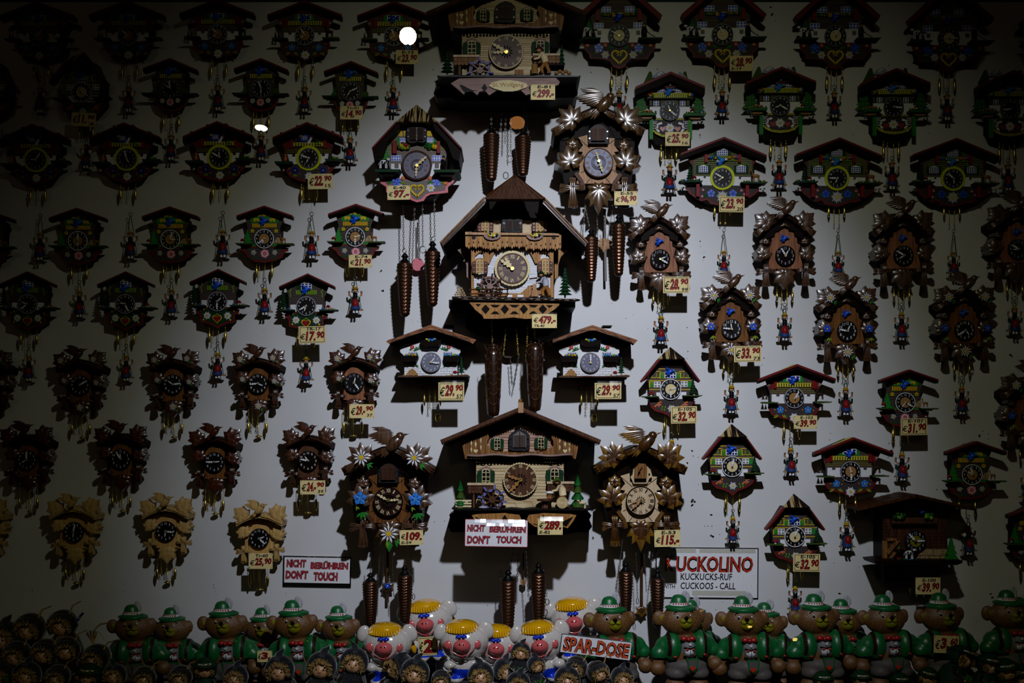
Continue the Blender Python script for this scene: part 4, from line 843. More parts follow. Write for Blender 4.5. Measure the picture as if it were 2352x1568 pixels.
def tpl_carved(front, leafc, flowers, base, num, coin=None):     # medium carved clock, coordinates of the 5.408x view
    t = Tpl(1400, 430, 5.408, 630, 890, da=56)
    t.part('case'); t.prism([(400, 700), (625, 420), (850, 700), (850, 1060), (400, 1060)], 0, 44, 'w_dark')
    t.part('wooden_front')
    t.prism([(430, 1055), (430, 980), (455, 900), (430, 840), (470, 700), (440, 650), (490, 645), (490, 605), (555, 603), (555, 570), (612, 535), (672, 572), (672, 595), (742, 598), (745, 640), (778, 650), (778, 735), (820, 760), (800, 840), (845, 990), (845, 1055)], 44, 52, front)
    t.part('roof_ridge')
    for q in (-1, 1):
        f = lambda x: 622+q*(x-622)
        t.prism([(f(622), 410), (f(700), 450), (f(760), 500), (f(900), 580), (f(950), 605), (f(950), 545), (f(760), 430), (f(660), 370), (f(622), 360)], 6, 74, 'w_plugd')
        t.prism([(f(622), 520), (f(690), 570), (f(740), 590), (f(750), 640), (f(850), 680), (f(850), 600), (f(700), 480), (f(622), 440)], 6, 60, 'w_dark')
        flare(t, f(880), 540, f(985), 620, 18, 42, 72, 8, leafc); t.kite(f(600), 490, f(690), 530, 18, 62, 6, leafc)
    for x, y, r, rad in ((400, 480, -52, 185), (850, 475, 48, 185)):
        t.part('carved_leaf'); t.leaf(x, y, rad, r, 70, 8, leafc, 12, BROAD, 1.3)
        if flowers: paint_edel(t, x, y-10, 70, 84)
    flip = -1
    for x, y, r, rad in ((375, 880, -15, 145), (900, 880, 20, 145)):
        t.part('carved_leaf'); t.leaf(x, y, rad, r, 52, 8, leafc, 40, BROAD, 1.2); t.leaf(x+(20 if x < 600 else -20), y-160, 70, 0, 50, 8, leafc, 30, BROAD)
        if flowers: t.part('painted_gentian', label='blue gentian flower painted on the side leaf'); t.bflower(x, y-20, 48, 68, 'blue', 'yellow'); t.sprig(x+20, y+90, 60, 66, 'lime', 170, 3)
    bow(t, 400, 1080, 185, 54, leafc, -1); bow(t, 895, 1070, 185, 54, leafc)
    t.part('carved_leaf'); t.leaf(628, 1110, 190, 180, 54, 8, leafc, 14, BROAD, 1.2)
    if flowers: paint_edel(t, 628, 1150, 78, 69)
    bird(t, 615, 300, 228, 78, leafc)
    t.bluebird(625, 670, 58, 58, 'blue', 'skyblue')
    t.dialface(630, 890, 124, 60, base=base, rim=base, num=num, nh=.27, nr=.76, rings=(.28, .40, .5)); t.hands(630, 890, 75, 110, 64)
    t.chains([605, 672], 1230, 1480, 24, 11); t.weights([545, 735], 1340, 1465, 28, 17, top=1210)
    if coin: pass
    t.doll(640, 1600, 26, u=5.6, top=1500)
    return t

def pinecone(t, x, y0, y1, r, d, name='pine_cone_weight', rows=15, col='cone_metal'):
    """cast pine cone weight with overlapping scales"""
    t.part(name); V = []; F = []; nt = 36; H = y1-y0; yc = y0+H*.16; nz = rows*6
    t.lathe(x, d, [(y0, r*.14), (y0+H*.03, r*.34), (y0+H*.06, r*.5), (y0+H*.075, r*.3), (y0+H*.09, r*.3), (y0+H*.13, r*.62), (yc+H*.02, r*.8)], 'dial', 16)
    for i in range(nz+1):
        f = i/nz; base = r*(1-.42*f**1.6)*min(1, .82+f*6)*(1 if f < .93 else math.sqrt(max(.02, 1-((f-.93)/.075)**2)))
        for j in range(nt):
            a = 2*math.pi*j/nt; ph = f*rows-.5*abs(math.cos(a*4)); fr = ph-math.floor(ph)
            rr = base*(1+.15*(fr**1.5-.4)); V.append(t.P(x+rr*math.cos(a), yc+(y1-yc)*f, d+rr/t.sc*math.sin(a), d))
    for i in range(nz):
        for j in range(nt): a, b = i*nt+j, i*nt+(j+1) % nt; F.append((a, b, b+nt, a+nt))
    F.append(tuple(range(len(V)-nt, len(V)))); t.add(V, F, col, True)

def tpl_large_carved(front, leafc, flowers, ax, ay, base, num, rim, door='shutter', ox=780, oy=970, rings=(.3, .38, .46)):
    t = Tpl(ox, oy, 5.057, ax, ay, da=112); X = ax-565; Y = ay-920; g = lambda P: [(a+X, b+Y) for a, b in P]
    t.part('case'); t.prism(g([(110, 620), (300, 470), (560, 330), (820, 470), (990, 640), (950, 1170), (870, 1180), (180, 1180)]), 0, 96, 'w_dark')
    t.part('wooden_front')
    t.prism(g([(330, 630), (435, 600), (440, 700), (690, 700), (690, 635), (755, 640), (745, 720), (800, 790), (745, 800), (790, 870), (760, 1010), (790, 1060), (810, 1165), (310, 1165), (330, 1060), (345, 1010), (330, 900), (385, 800), (330, 790), (385, 720)]), 96, 106, front)
    for P in (((345, 650), (470, 760)), ((640, 740), (760, 650)), ((345, 850), (400, 830)), ((360, 1040), (440, 1000)), ((430, 1160), (480, 1090)), ((640, 1090), (700, 1160)), ((700, 990), (780, 1040)), ((740, 830), (800, 850))): t.stroke(g(P), 6, 106, 106.6, 'dark')
    t.part('roof_ridge')
    for q in (-1, 1):
        f = lambda x: 565+X+q*(x-565)
        t.prism([(f(565), 330+Y), (f(700), 400+Y), (f(960), 560+Y), (f(1075), 620+Y), (f(1100), 540+Y), (f(1000), 480+Y), (f(760), 330+Y), (f(640), 280+Y), (f(565), 270+Y)], 10, 132, 'w_plugd', 'w_dark')
        t.prism([(f(565), 420+Y), (f(690), 500+Y), (f(760), 640+Y), (f(1000), 660+Y), (f(1000), 560+Y), (f(720), 360+Y), (f(565), 300+Y)], 10, 100, 'w_dark')
        flare(t, f(950), 470+Y, f(1085), 570+Y, 22, 50, 130, 10, leafc); flare(t, f(600), 300+Y, f(740), 380+Y, 14, 30, 132, 8, leafc)
    for x, y, r, rad in ((265, 420, -50, 195), (880, 425, 48, 205)):
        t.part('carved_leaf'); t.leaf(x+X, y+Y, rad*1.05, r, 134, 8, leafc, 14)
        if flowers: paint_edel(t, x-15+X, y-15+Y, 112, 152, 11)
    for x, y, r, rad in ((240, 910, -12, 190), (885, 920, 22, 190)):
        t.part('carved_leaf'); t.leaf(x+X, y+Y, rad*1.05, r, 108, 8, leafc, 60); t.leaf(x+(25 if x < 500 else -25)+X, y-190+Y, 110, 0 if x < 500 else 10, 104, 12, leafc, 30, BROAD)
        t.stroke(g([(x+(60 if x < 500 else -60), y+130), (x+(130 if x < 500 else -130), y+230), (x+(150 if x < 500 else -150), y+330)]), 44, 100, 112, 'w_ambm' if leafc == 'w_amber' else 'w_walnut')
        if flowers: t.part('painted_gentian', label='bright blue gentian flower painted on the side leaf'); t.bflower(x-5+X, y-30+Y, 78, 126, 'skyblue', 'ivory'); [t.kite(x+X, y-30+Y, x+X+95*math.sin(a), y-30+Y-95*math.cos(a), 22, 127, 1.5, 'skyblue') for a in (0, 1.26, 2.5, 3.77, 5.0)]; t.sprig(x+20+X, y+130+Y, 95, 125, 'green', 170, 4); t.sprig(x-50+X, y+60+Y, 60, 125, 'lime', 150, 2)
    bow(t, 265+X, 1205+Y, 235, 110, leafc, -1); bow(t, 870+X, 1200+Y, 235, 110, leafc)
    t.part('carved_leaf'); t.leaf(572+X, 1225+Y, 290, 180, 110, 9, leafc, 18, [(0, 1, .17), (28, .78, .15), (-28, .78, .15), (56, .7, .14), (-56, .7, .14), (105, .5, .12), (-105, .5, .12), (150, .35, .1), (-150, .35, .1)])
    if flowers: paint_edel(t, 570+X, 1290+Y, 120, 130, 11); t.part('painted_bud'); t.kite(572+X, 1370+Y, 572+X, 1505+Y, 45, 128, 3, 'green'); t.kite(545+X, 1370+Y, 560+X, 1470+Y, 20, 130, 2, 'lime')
    bird(t, 590+X, 240+Y, 290, 136, leafc)
    t.part('cuckoo_door', label={'shutter': 'small louvred double door above the dial', 'bird': 'pale wooden cuckoo door with a carved bird'}[door])
    if door == 'shutter':
        t.prism(g([(448, 700), (450, 560), (475, 520), (520, 485), (560, 475), (610, 485), (655, 520), (680, 560), (680, 700)]), 100, 122, 'doormet'); t.prism(g([(482, 668), (482, 540), (510, 495), (560, 480), (615, 495), (645, 540), (645, 668)]), 122, 128, 'doorwood')
        for i in range(10): t.box(488+X, 550+X, 520+i*15+Y, 529+i*15+Y, 128, 130, 'w_walnut'); t.box(572+X, 640+X, 520+i*15+Y, 529+i*15+Y, 128, 130, 'w_walnut')
        for a in (462, 668):
            for b in (560, 640): t.disc(a+X, b+Y, 8, 122, 125, 'steel', 8)
    else:
        t.prism(g([(445, 640), (470, 620), (480, 560), (520, 520), (640, 520), (680, 560), (700, 640), (665, 660), (640, 720), (480, 720), (465, 680)]), 100, 116, 'w_birch'); t.prism(g([(495, 660), (500, 545), (545, 485), (620, 490), (640, 540), (635, 660)]), 116, 130, 'w_plank'); t.box(500+X, 630+X, 655+Y, 675+Y, 100, 124, 'dark')
        t.kite(560+X, 560+Y, 530+X, 640+Y, 14, 130, 2, 'dark'); t.ell(570+X, 545+Y, 131, 26, 12, 10, 'w_walnut', rot=-50); t.disc(455+X, 600+Y, 9, 100, 120, 'black', 8); t.disc(665+X, 608+Y, 9, 100, 120, 'black', 8)
    t.dialface(ax, ay, 172, 118, base=base, rim=rim, num=num, roman=True, nh=.26, nr=.76, rings=rings, bold=.01)
    if not rings:
        t.part('dial_star')
        for i in range(12): a = R(30*i+15); t.kite(ax+25*math.sin(a), ay-25*math.cos(a), ax+62*math.sin(a), ay-62*math.cos(a), 6, 119, 1, 'dark')
    return t
def long_chain(t, x, y0, y1, d, r=9, c='steel', x1=None): t.part('chain'); t.chain(x, y0, y1, d, r, c, x1)
# ================================================================== large chalet clocks
def archwin(t, x, y, w, h, d, shut='dgreen', frame='ivory', arch='w_mauve', pane='black', flowers=True, hearts=None):
    """arched window with a pair of shutters; x,y centre"""
    t.part('shuttered_window')
    t.prism([(x-w*.42, y-h*.3)]+[(x+w*.42*math.cos(a), y-h*.3-h*.27*math.sin(a)) for a in [math.pi*(1-i/8) for i in range(9)]]+[(x+w*.42, y-h*.3)], d, d+5, arch)
    for q in (-1, 1):
        t.prism([(x+q*w*.24, y-h*.36), (x+q*w*.5, y-h*.30), (x+q*w*.53, y-h*.1), (x+q*w*.50, y+h*.45), (x+q*w*.24, y+h*.5)], d, d+8, shut)
        if hearts: [t.heart(x+q*w*.38, y+h*k, w*.12, d+8, hearts, d+9) for k in (-.2, .1, .35)]
        else: t.disc(x+q*w*.38, y-h*.05, w*.035, d+8, d+8.6, 'black', 6)
    P = [(x-w*.24, y+h*.5), (x-w*.24, y-h*.2)]+[(x+w*.24*math.cos(a), y-h*.2-h*.22*math.sin(a)) for a in [math.pi*(1-i/6) for i in range(1, 6)]]+[(x+w*.24, y-h*.2), (x+w*.24, y+h*.5)]
    t.prism(P, d, d+6, pane); t.stroke(P, w*.05, d+4, d+7.5, frame); t.box(x-w*.02, x+w*.02, y-h*.4, y+h*.5, d+5, d+7, frame)
    for k in (-.2, .08, .34): t.box(x-w*.22, x+w*.22, y+h*k-w*.018, y+h*k+w*.018, d+5, d+7, frame)
    if flowers: t.scatter(x-w*.22, x+w*.24, y+h*.5, w*.05, d+7, d+11, ['red', 'yellow', 'white', 'mgreen', 'mgreen'], 16, int(x))
def railing(t, x0, x1, y0, y1, d, col='w_walnut', cap='w_birch'):
    t.part('small_balcony'); n = max(3, int((x1-x0)/24)); w = (x1-x0)/n
    for i in range(n): t.prism([(x0+w*i+1, y0+14), (x0+w*(i+1)-1, y0+14), (x0+w*(i+1)-1, y1-8), (x0+w*(i+.5), y1), (x0+w*i+1, y1-8)], d-6, d, col); t.heart(x0+w*(i+.5), (y0+y1)/2+8, 9, d, 'black', d+.6)
    t.box(x0-4, x1+4, y0, y0+16, d-14, d+3, cap)
def waterwheel(t, x, y, r, d, wood, paddle, paddles=range(12), n=8, frac=1.0):
    t.part('water_wheel'); t.ring(x, y, r*.78, r, d, d+9, wood, 30); t.disc(x, y, r*.30, d, d+12, wood, 14)
    for i in range(n): a = 2*math.pi*i/n+.2; t.stroke([(x, y), (x+r*.82*math.cos(a), y+r*.82*math.sin(a))], r*.11, d+1, d+8, wood)
    for i in range(n):
        a = 2*math.pi*i/n+.2; t.stroke([(x+r*.86*math.cos(a), y+r*.86*math.sin(a)), (x+r*1.27*math.cos(a), y+r*1.27*math.sin(a))], r*.15, d-4, d+16, paddle)
        a += .39; t.stroke([(x+r*.8*math.cos(a-.2), y+r*.8*math.sin(a-.2)), (x+r*.8*math.cos(a+.2), y+r*.8*math.sin(a+.2))], r*.2, d+8, d+11, paddle)
def woodman(t, x, y, h, d, hat='mgreen', shirt='cream', trousers='fawn', flip=1, lean=.25, name='woodcutter_figure'):
    """little man bending forward; x,y = point between his feet, h = height"""
    q = -flip
    t.part(name)
    hip = (x, y-h*.46); sh = (x+q*h*lean, y-h*.78)
    for a, b in ((-.12, 0), (.16, .02)):
        t.tube([(hip[0], hip[1], d), (x+h*(a*.8+.06*q), y-h*.24, d+4), (x+h*a, y-h*.05, d)], [h*.085, h*.07, h*.05], trousers, 8); t.ell(x+h*(a+.04*q), y-h*.025, d+3, h*.085, h*.035, h*.05, 'strap')
    t.tube([(hip[0], hip[1]+h*.03, d), ((hip[0]+sh[0])/2-q*h*.03, (hip[1]+sh[1])/2, d), (sh[0], sh[1], d)], [h*.12, h*.135, h*.10], shirt, 10)
    hd = (sh[0]+q*h*.08, sh[1]-h*.12); t.ell(*hd, d+2, h*.085, h*.095, h*.085, 'skin'); t.ell(hd[0]+q*h*.08, hd[1]+h*.01, d+2, h*.025, h*.02, h*.025, 'skin', n=8, m=5)
    t.lathe(hd[0], d+2, [(hd[1]-h*.03, h*.15), (hd[1]-h*.05, h*.14), (hd[1]-h*.06, h*.09), (hd[1]-h*.13, h*.06), (hd[1]-h*.14, 1)], hat, 12)
    hand = (sh[0]+q*h*.26, sh[1]+h*.22)
    for k in (-6, 6): t.tube([(sh[0], sh[1]+h*.02, d+k), (sh[0]+q*h*.08, sh[1]+h*.17, d+k+4), (hand[0], hand[1], d+3)], [h*.055, h*.045, h*.035], shirt, 8); t.ell(*hand, d+3+k*.3, h*.035, h*.035, h*.035, 'skin', n=8, m=5)
    return hand
def siding(t, P, d0, d1, c, y0, y1, x0, x1, step, line='w_plank'):
    t.prism(P, d0, d1, c)
    y = y0
    while y < y1: t.box(x0, x1, y, y+2.5, d1-.5, d1+.35, line); y += step

def tpl_grand(ox, oy, ax, ay, low, style):
    """wide chalet; dial at (ax, ay), ledge 'low' view units below it"""
    t = Tpl(ox, oy, 3.137, ax, ay, da=140); X, Y = ax-738, ay-633; g = lambda P: [(a+X, b+Y) for a, b in P]; B = ay+low   # B = ledge line
    pale = 'w_side'; one = style == 1
    t.part('case'); t.box(415+X, 1055+X, 300+Y, B, 0, 126, 'w_dark'); t.prism(g([(315, 372), (500, 300), (740, 190), (965, 300), (1160, 365), (1135, 470), (1058, 520), (415, 520), (340, 480)]), 0, 128, 'w_dark'); t.dz = 28
    t.part('wall_panel'); siding(t, [(420+X, 505+Y), (1050+X, 505+Y), (1050+X, B), (420+X, B)], 98, 103, pale, 525+Y, B-60, 422+X, 1048+X, 15 if one else 22)
    for i in range(26): t.disc(432+X+24*i, 515+Y, 10, 103, 103.6, 'dark', 8)
    for x in (492, 985): [t.kite(x+X+k*8, 530+Y, x+X+k*50, 520+Y+abs(k)*6, 5, 103, 1, 'dark') for k in (-1, 1)]; t.heart(x+X, 540+Y, 16, 103, 'dark', 104)
    if not one:
        for P in (((950, B-Y-15), (985, B-Y-60), (1060-400, B-Y-62)), ): pass
        for a, b in ((640, -40), (760, -50), (850, -30)): t.stroke([(a+X, B+b), (a+60+X, B+b), (a+75+X, B-4)], 3, 103, 103.6, 'tan')
    t.part('gable_siding', label='pale plank gable wall with two windows'); siding(t, g([(500, 400), (500, 340), (560, 300), (740, 235), (920, 300), (975, 340), (980, 390), (930, 430), (560, 430)]), 100, 104, 'w_sidep' if not one else 'w_side', 268+Y, 425+Y, 520+X, 965+X, 20 if not one else 12, 'w_walnut')
    t.part('upper_balcony')
    for q in (-1, 1):
        f = lambda x: 738+X+q*(x-738)
        t.prism([(f(1160), 365+Y), (f(1040), 335+Y), (f(970), 300+Y), (f(962), 330+Y), (f(975), 350+Y), (f(978), 385+Y), (f(940), 420+Y), (f(880), 432+Y), (f(740), 436+Y), (f(740), 465+Y), (f(1110), 452+Y), (f(1120), 480+Y), (f(1137), 482+Y)], 104, 124, 'w_plank')
        for k in range(12): x = 990+13*k; t.box(min(f(x), f(x+2)), max(f(x), f(x+2)), 322+Y+k*4, 452+Y, 124, 124.5, 'w_walnut')
        for a, b in ((1022, 350), (1022, 400), (1092, 370), (1092, 415)): t.kite(f(a), b-22+Y, f(a), b+22+Y, 7, 124, 1, 'ivory')
        t.heart(f(1060), 425+Y, 32, 124, 'ivory', 125.5); t.kite(f(1060), 355+Y, f(1060), 400+Y, 9, 124, 1, 'ivory')
        if one: t.heart(f(1060), 370+Y, 28, 124, 'ivory', 125.5)
    t.part('balcony_rail', label='wavy bark handrail'); 
    pts = [(355+X+i*38, 455+Y+5*math.sin(i*.9)) for i in range(21)]; t.tube([(a, b, 130) for a, b in pts], 8, 'w_mauve', 8); 
    t.part('balcony_fringe')
    for i in range(40): x = 365+X+i*18.8; t.disc(x, 476+Y, 9, 108, 114, 'w_dark', 8); t.disc(x, 479+Y, 3, 114, 115, 'w_plank', 6)
    t.box(355+X, 1120+X, 462+Y, 478+Y, 100, 112, 'w_dark')
    archwin(t, 572+X, 368+Y, 90, 92, 105, flowers=True); archwin(t, 887+X, 362+Y, 90, 92, 105)
    archwin(t, 490+X, 602+Y, 122, 112, 104); archwin(t, 985+X, 598+Y, 122, 112, 104)
    t.part('cuckoo_door', label='dark double cuckoo door in a scrolled frame')
    t.prism(g([(655, 410), (655, 318), (668, 300), (695, 280), (735, 268), (775, 280), (800, 305), (806, 318), (806, 405), (785, 418), (765, 428), (735, 420), (690, 425)]), 104, 120, 'doormet')
    t.prism(g([(686, 398), (686, 310), (730, 280), (730, 398)]), 120, 124, 'doorwood' if one else 'greywood'); t.prism(g([(736, 398), (736, 282), (780, 312), (780, 398)]), 120, 124, 'doorwood' if one else 'greywood')
    for i in range(16): t.box(690+X, 776+X, 312+Y+i*5.4, 314.5+Y+i*5.4, 124, 124.8, 'doorwood')
    for a in (670, 793):
        for b in (330, 385): t.disc(a+X, b+Y, 7, 120, 123, 'steel', 8)
    t.dz = 0; t.part('roof')
    for q in (-1, 1):
        f = lambda x: 740+X+q*(x-740)
        t.prism([(f(740), 105+Y), (f(1320), 345+Y), (f(1312), 368+Y), (f(740), 132+Y)], 0, 188, 'w_walnut' if not one else 'w_shingle', 'w_shingle')
        t.prism([(f(740), 134+Y), (f(1306), 368+Y), (f(1250), 375+Y), (f(740), 165+Y)], 0, 165, 'w_dark')
        for i in range(34):
            x = 756+16.6*i; y = 138+(x-740)*.4138+Y; t.disc(f(x), y, 7.5, 176, 187, 'w_shingle', 8)
            t.box(min(f(x-4), f(x+4)), max(f(x-4), f(x+4)), y-3, y+2, 187, 188.6, 'w_dark')
        for i in range(9): t.box(min(f(1225+9*i), f(1229+9*i)), max(f(1225+9*i), f(1229+9*i)), 350+Y+i*2.5, 395+Y-i*1.5, 150-i*4, 156-i*4, 'w_shingle')
    if not one:
        t.part('roof_finial', label='small turned post with a ball at the roof peak'); t.box(722+X, 760+X, 75+Y, 150+Y, 176, 196, 'w_light', 'w_plank'); t.ell(738+X, 62+Y, 186, 15, 13, 15, 'w_plank')
        t.lathe(738+X, 186, [(78+Y, 20), (70+Y, 14)], 'w_plank', 10)
    t.dz = 14; railing(t, 360+X, 543+X, 655+Y, 732+Y, 138, 'w_walnut' if not one else 'w_plank'); railing(t, 933+X, 1122+X, 645+Y, 718+Y, 138, 'w_walnut' if not one else 'w_plank')
    t.part('log_shed'); t.box(395+X, 410+X, 735+Y, B, 104, 134, 'w_walnut'); t.box(410+X, 440+X, 735+Y, B-10, 98, 106, 'ivory')
    t.dz = 0; t.part('front_ledge'); n = 24
    pts = [(240+X+1035*i/n, B+2+4*math.sin(i*1.7)) for i in range(n+1)]
    t.prism(pts+[(1255+X, B+14), (265+X, B+14)], 30, 182, 'dial', 'w_dark'); t.box(280+X, 1225+X, B+14, B+34, 20, 120, 'w_dark')
    t.part('under_bracket', label='dark scrolled base under the ledge')
    t.prism([(a+X, B+b) for a, b in ((225, 45), (250, 30), (1235, 30), (1250, 50), (1235, 80), (1255, 130), (1225, 170), (1150, 170), (1050, 190), (420, 190), (330, 170), (240, 170), (215, 130), (235, 80))], 0, 90, 'w_dark')
    t.part('carved_apron', label='carved wooden apron board under the ledge')
    if one:
        t.prism([(a+X, B+b) for a, b in ((355-16, 60), (400, 24), (1090, 14), (1125, 50), (1115, 70), (860+20, 145), (845, 110), (680, 105), (615, 145), (585, 112), (545, 120), (530, 145), (490, 112), (440, 118), (435, 142))], 168, 178, 'w_mauve', 'w_walnut')
        for P in (((400, 70), (420, 72), (490, 108), (540, 112), (450, 120), (430, 118)), ((560, 92), (582, 62), (603, 92), (582, 126)), ((898, 92), (920, 62), (940, 92), (920, 124))): t.prism([(a+X, B+b) for a, b in P], 178, 178.8, 'black')
        t.part('name_plaque', label='oval pale plaque reading St. Wolfgang')
        t.prism([(a+X, B+b) for a, b in ((612, 78), (640, 52), (700, 38), (760, 36), (820, 44), (880, 60), (895, 78), (880, 92), (850, 100), (820, 112), (780, 118), (720, 118), (680, 106), (650, 98))], 178, 182, 'ivory'); t.text('St. Wolfgang', 640+X, 862+X, B+56, B+92, 182.6, 'tan', 0, shear=0)
    else:
        for q in (-1, 1):
            f = lambda x: 765+X+q*(x-765)
            P = [(f(785), B+75), (f(800), B+45), (f(870), B+38), (f(900), B+32), (f(1100), B+40), (f(1142), B+48), (f(1120), B+90), (f(1080), B+142), (f(1000), B+118), (f(960), B+130), (f(890), B+142), (f(840), B+130), (f(800), B+100)]
            t.prism(P, 168, 178, 'w_planko', 'w_walnut'); t.prism([(f(1120), B+58), (f(1070), B+130), (f(1030), B+112), (f(1060), B+85)], 178, 178.8, 'black'); t.prism([(f(905), B+45), (f(925), B+75), (f(885), B+75)], 178, 178.8, 'black')
            t.prism([(f(880), B+128), (f(820), B+108), (f(850), B+112)], 178, 178.8, 'black')
    # figures on the ledge
    if one:
        t.part('fir_tree'); t.fir(655+X-738+78+0*X+0, B-165, B-4, 52, 150, 'dgreen', 6) if False else t.fir(ax-425, B-172, B-4, 50, 150, 'dgreen', 6)
        t.part('fir_tree'); t.fir(ax+400, B-225, B-60, 28, 130, 'dgreen', 5); t.part('wood_pile'); [t.ell(ax+365+22*i, B-12-(14 if i % 2 else 0), 150, 16, 12, 16, 'tan') for i in range(5)]
        waterwheel(t, ax-190, B-35, 78, 150, 'w_mauve', 'wheelblue', n=7)
        h = woodman(t, ax+285, B-4, 195, 156, 'w_walnut', 'cream', 'fawn', 1, .17)
        t.part('chopping_block'); t.lathe(ax+205, 156, [(B-4, 26), (B-75, 22), (B-76, 1)], 'tan', 12); t.part('wood_basket'); t.box(ax+60, ax+125, B-38, B-2, 140, 158, 'w_plank')
        t.part('dog_house'); t.prism([(ax+300, B-70), (ax+350, B-130), (ax+420, B-70)], 110, 150, 'w_dark')
    else:
        for x, y, w in ((305+X, 640+Y, 42), (1150+X, 600+Y, 44)):
            t.part('carved_fir', label='carved fir tree painted glossy green')
            for k in range(4): yy = y+k*52; t.lathe(x, 150, [(yy+72, w*(.55+.2*k)), (yy+60, w*(.62+.2*k)), (yy, 4)], 'grassy' if k % 2 else 'mgreen', 6)
        t.part('picket_fence')
        for k in range(3): t.box(270+X, 385+X, B-62+k*20, B-50+k*20, 150, 158, 'ivory')
        waterwheel(t, 535+X, 775+Y, 84, 150, 'w_walnut', 'wheelblue', n=8)
        woodman(t, 1045+X, B-2, 215, 158, 'grassy', 'cream', 'w_plank', 1, .12)
        t.part('log_round', label='log section with growth rings'); t.disc(1040+X, B-42, 42, 150, 182, 'ivory', 22, cs='w_plank'); [t.ring(1040+X, B-42, r, r+2.5, 181, 182.6, 'tan', 20) for r in (9, 18, 27, 36)]
        t.part('round_table'); t.lathe(915+X, 158, [(B-72, 10), (B-66, 60), (B-56, 58), (B-50, 20), (B-2, 24)], 'w_walnut', 14); t.part('beer_mug'); t.lathe(950+X, 160, [(B-72, 22), (B-110, 22)], 'w_plank', 12); t.ell(950+X, B-114, 160, 30, 12, 22, 'white')
        t.part('goat_figure'); t.animal(1185+X, B-2, 74, 160, 'ivory'); t.part('shrub'); t.scatter(1110+X, 1140+X, B-30, 16, 140, 160, ['grassy', 'mgreen'], 10, 2)
        t.part('stone_step'); t.ell(470+X, B-8, 168, 34, 10, 20, 'lgrey')
    rim = 'w_mauve' if one else 'ivory'; t.dz = 28
    t.dialface(ax, ay, 125, 114, base='w_dial' if one else 'w_walnut', rim=rim, num='ivory', roman=True, nh=.20, nr=.80, cog=True)
    t.parts[-1]['cols'] = t.parts[-1]['cols']; t.ring(ax, ay, 116, 122, 113, 116, 'ivory', 36)
    t.part('dial_star')
    for i in range(12): a = R(30*i+15); t.kite(ax+20*math.sin(a), ay-20*math.cos(a), ax+52*math.sin(a), ay-52*math.cos(a), 5, 115, 1, 'black')
    t.hands(ax, ay, 100, 118, 119, 'ivory' if one else 'w_planko', 1.1); t.dz = 0
    return t

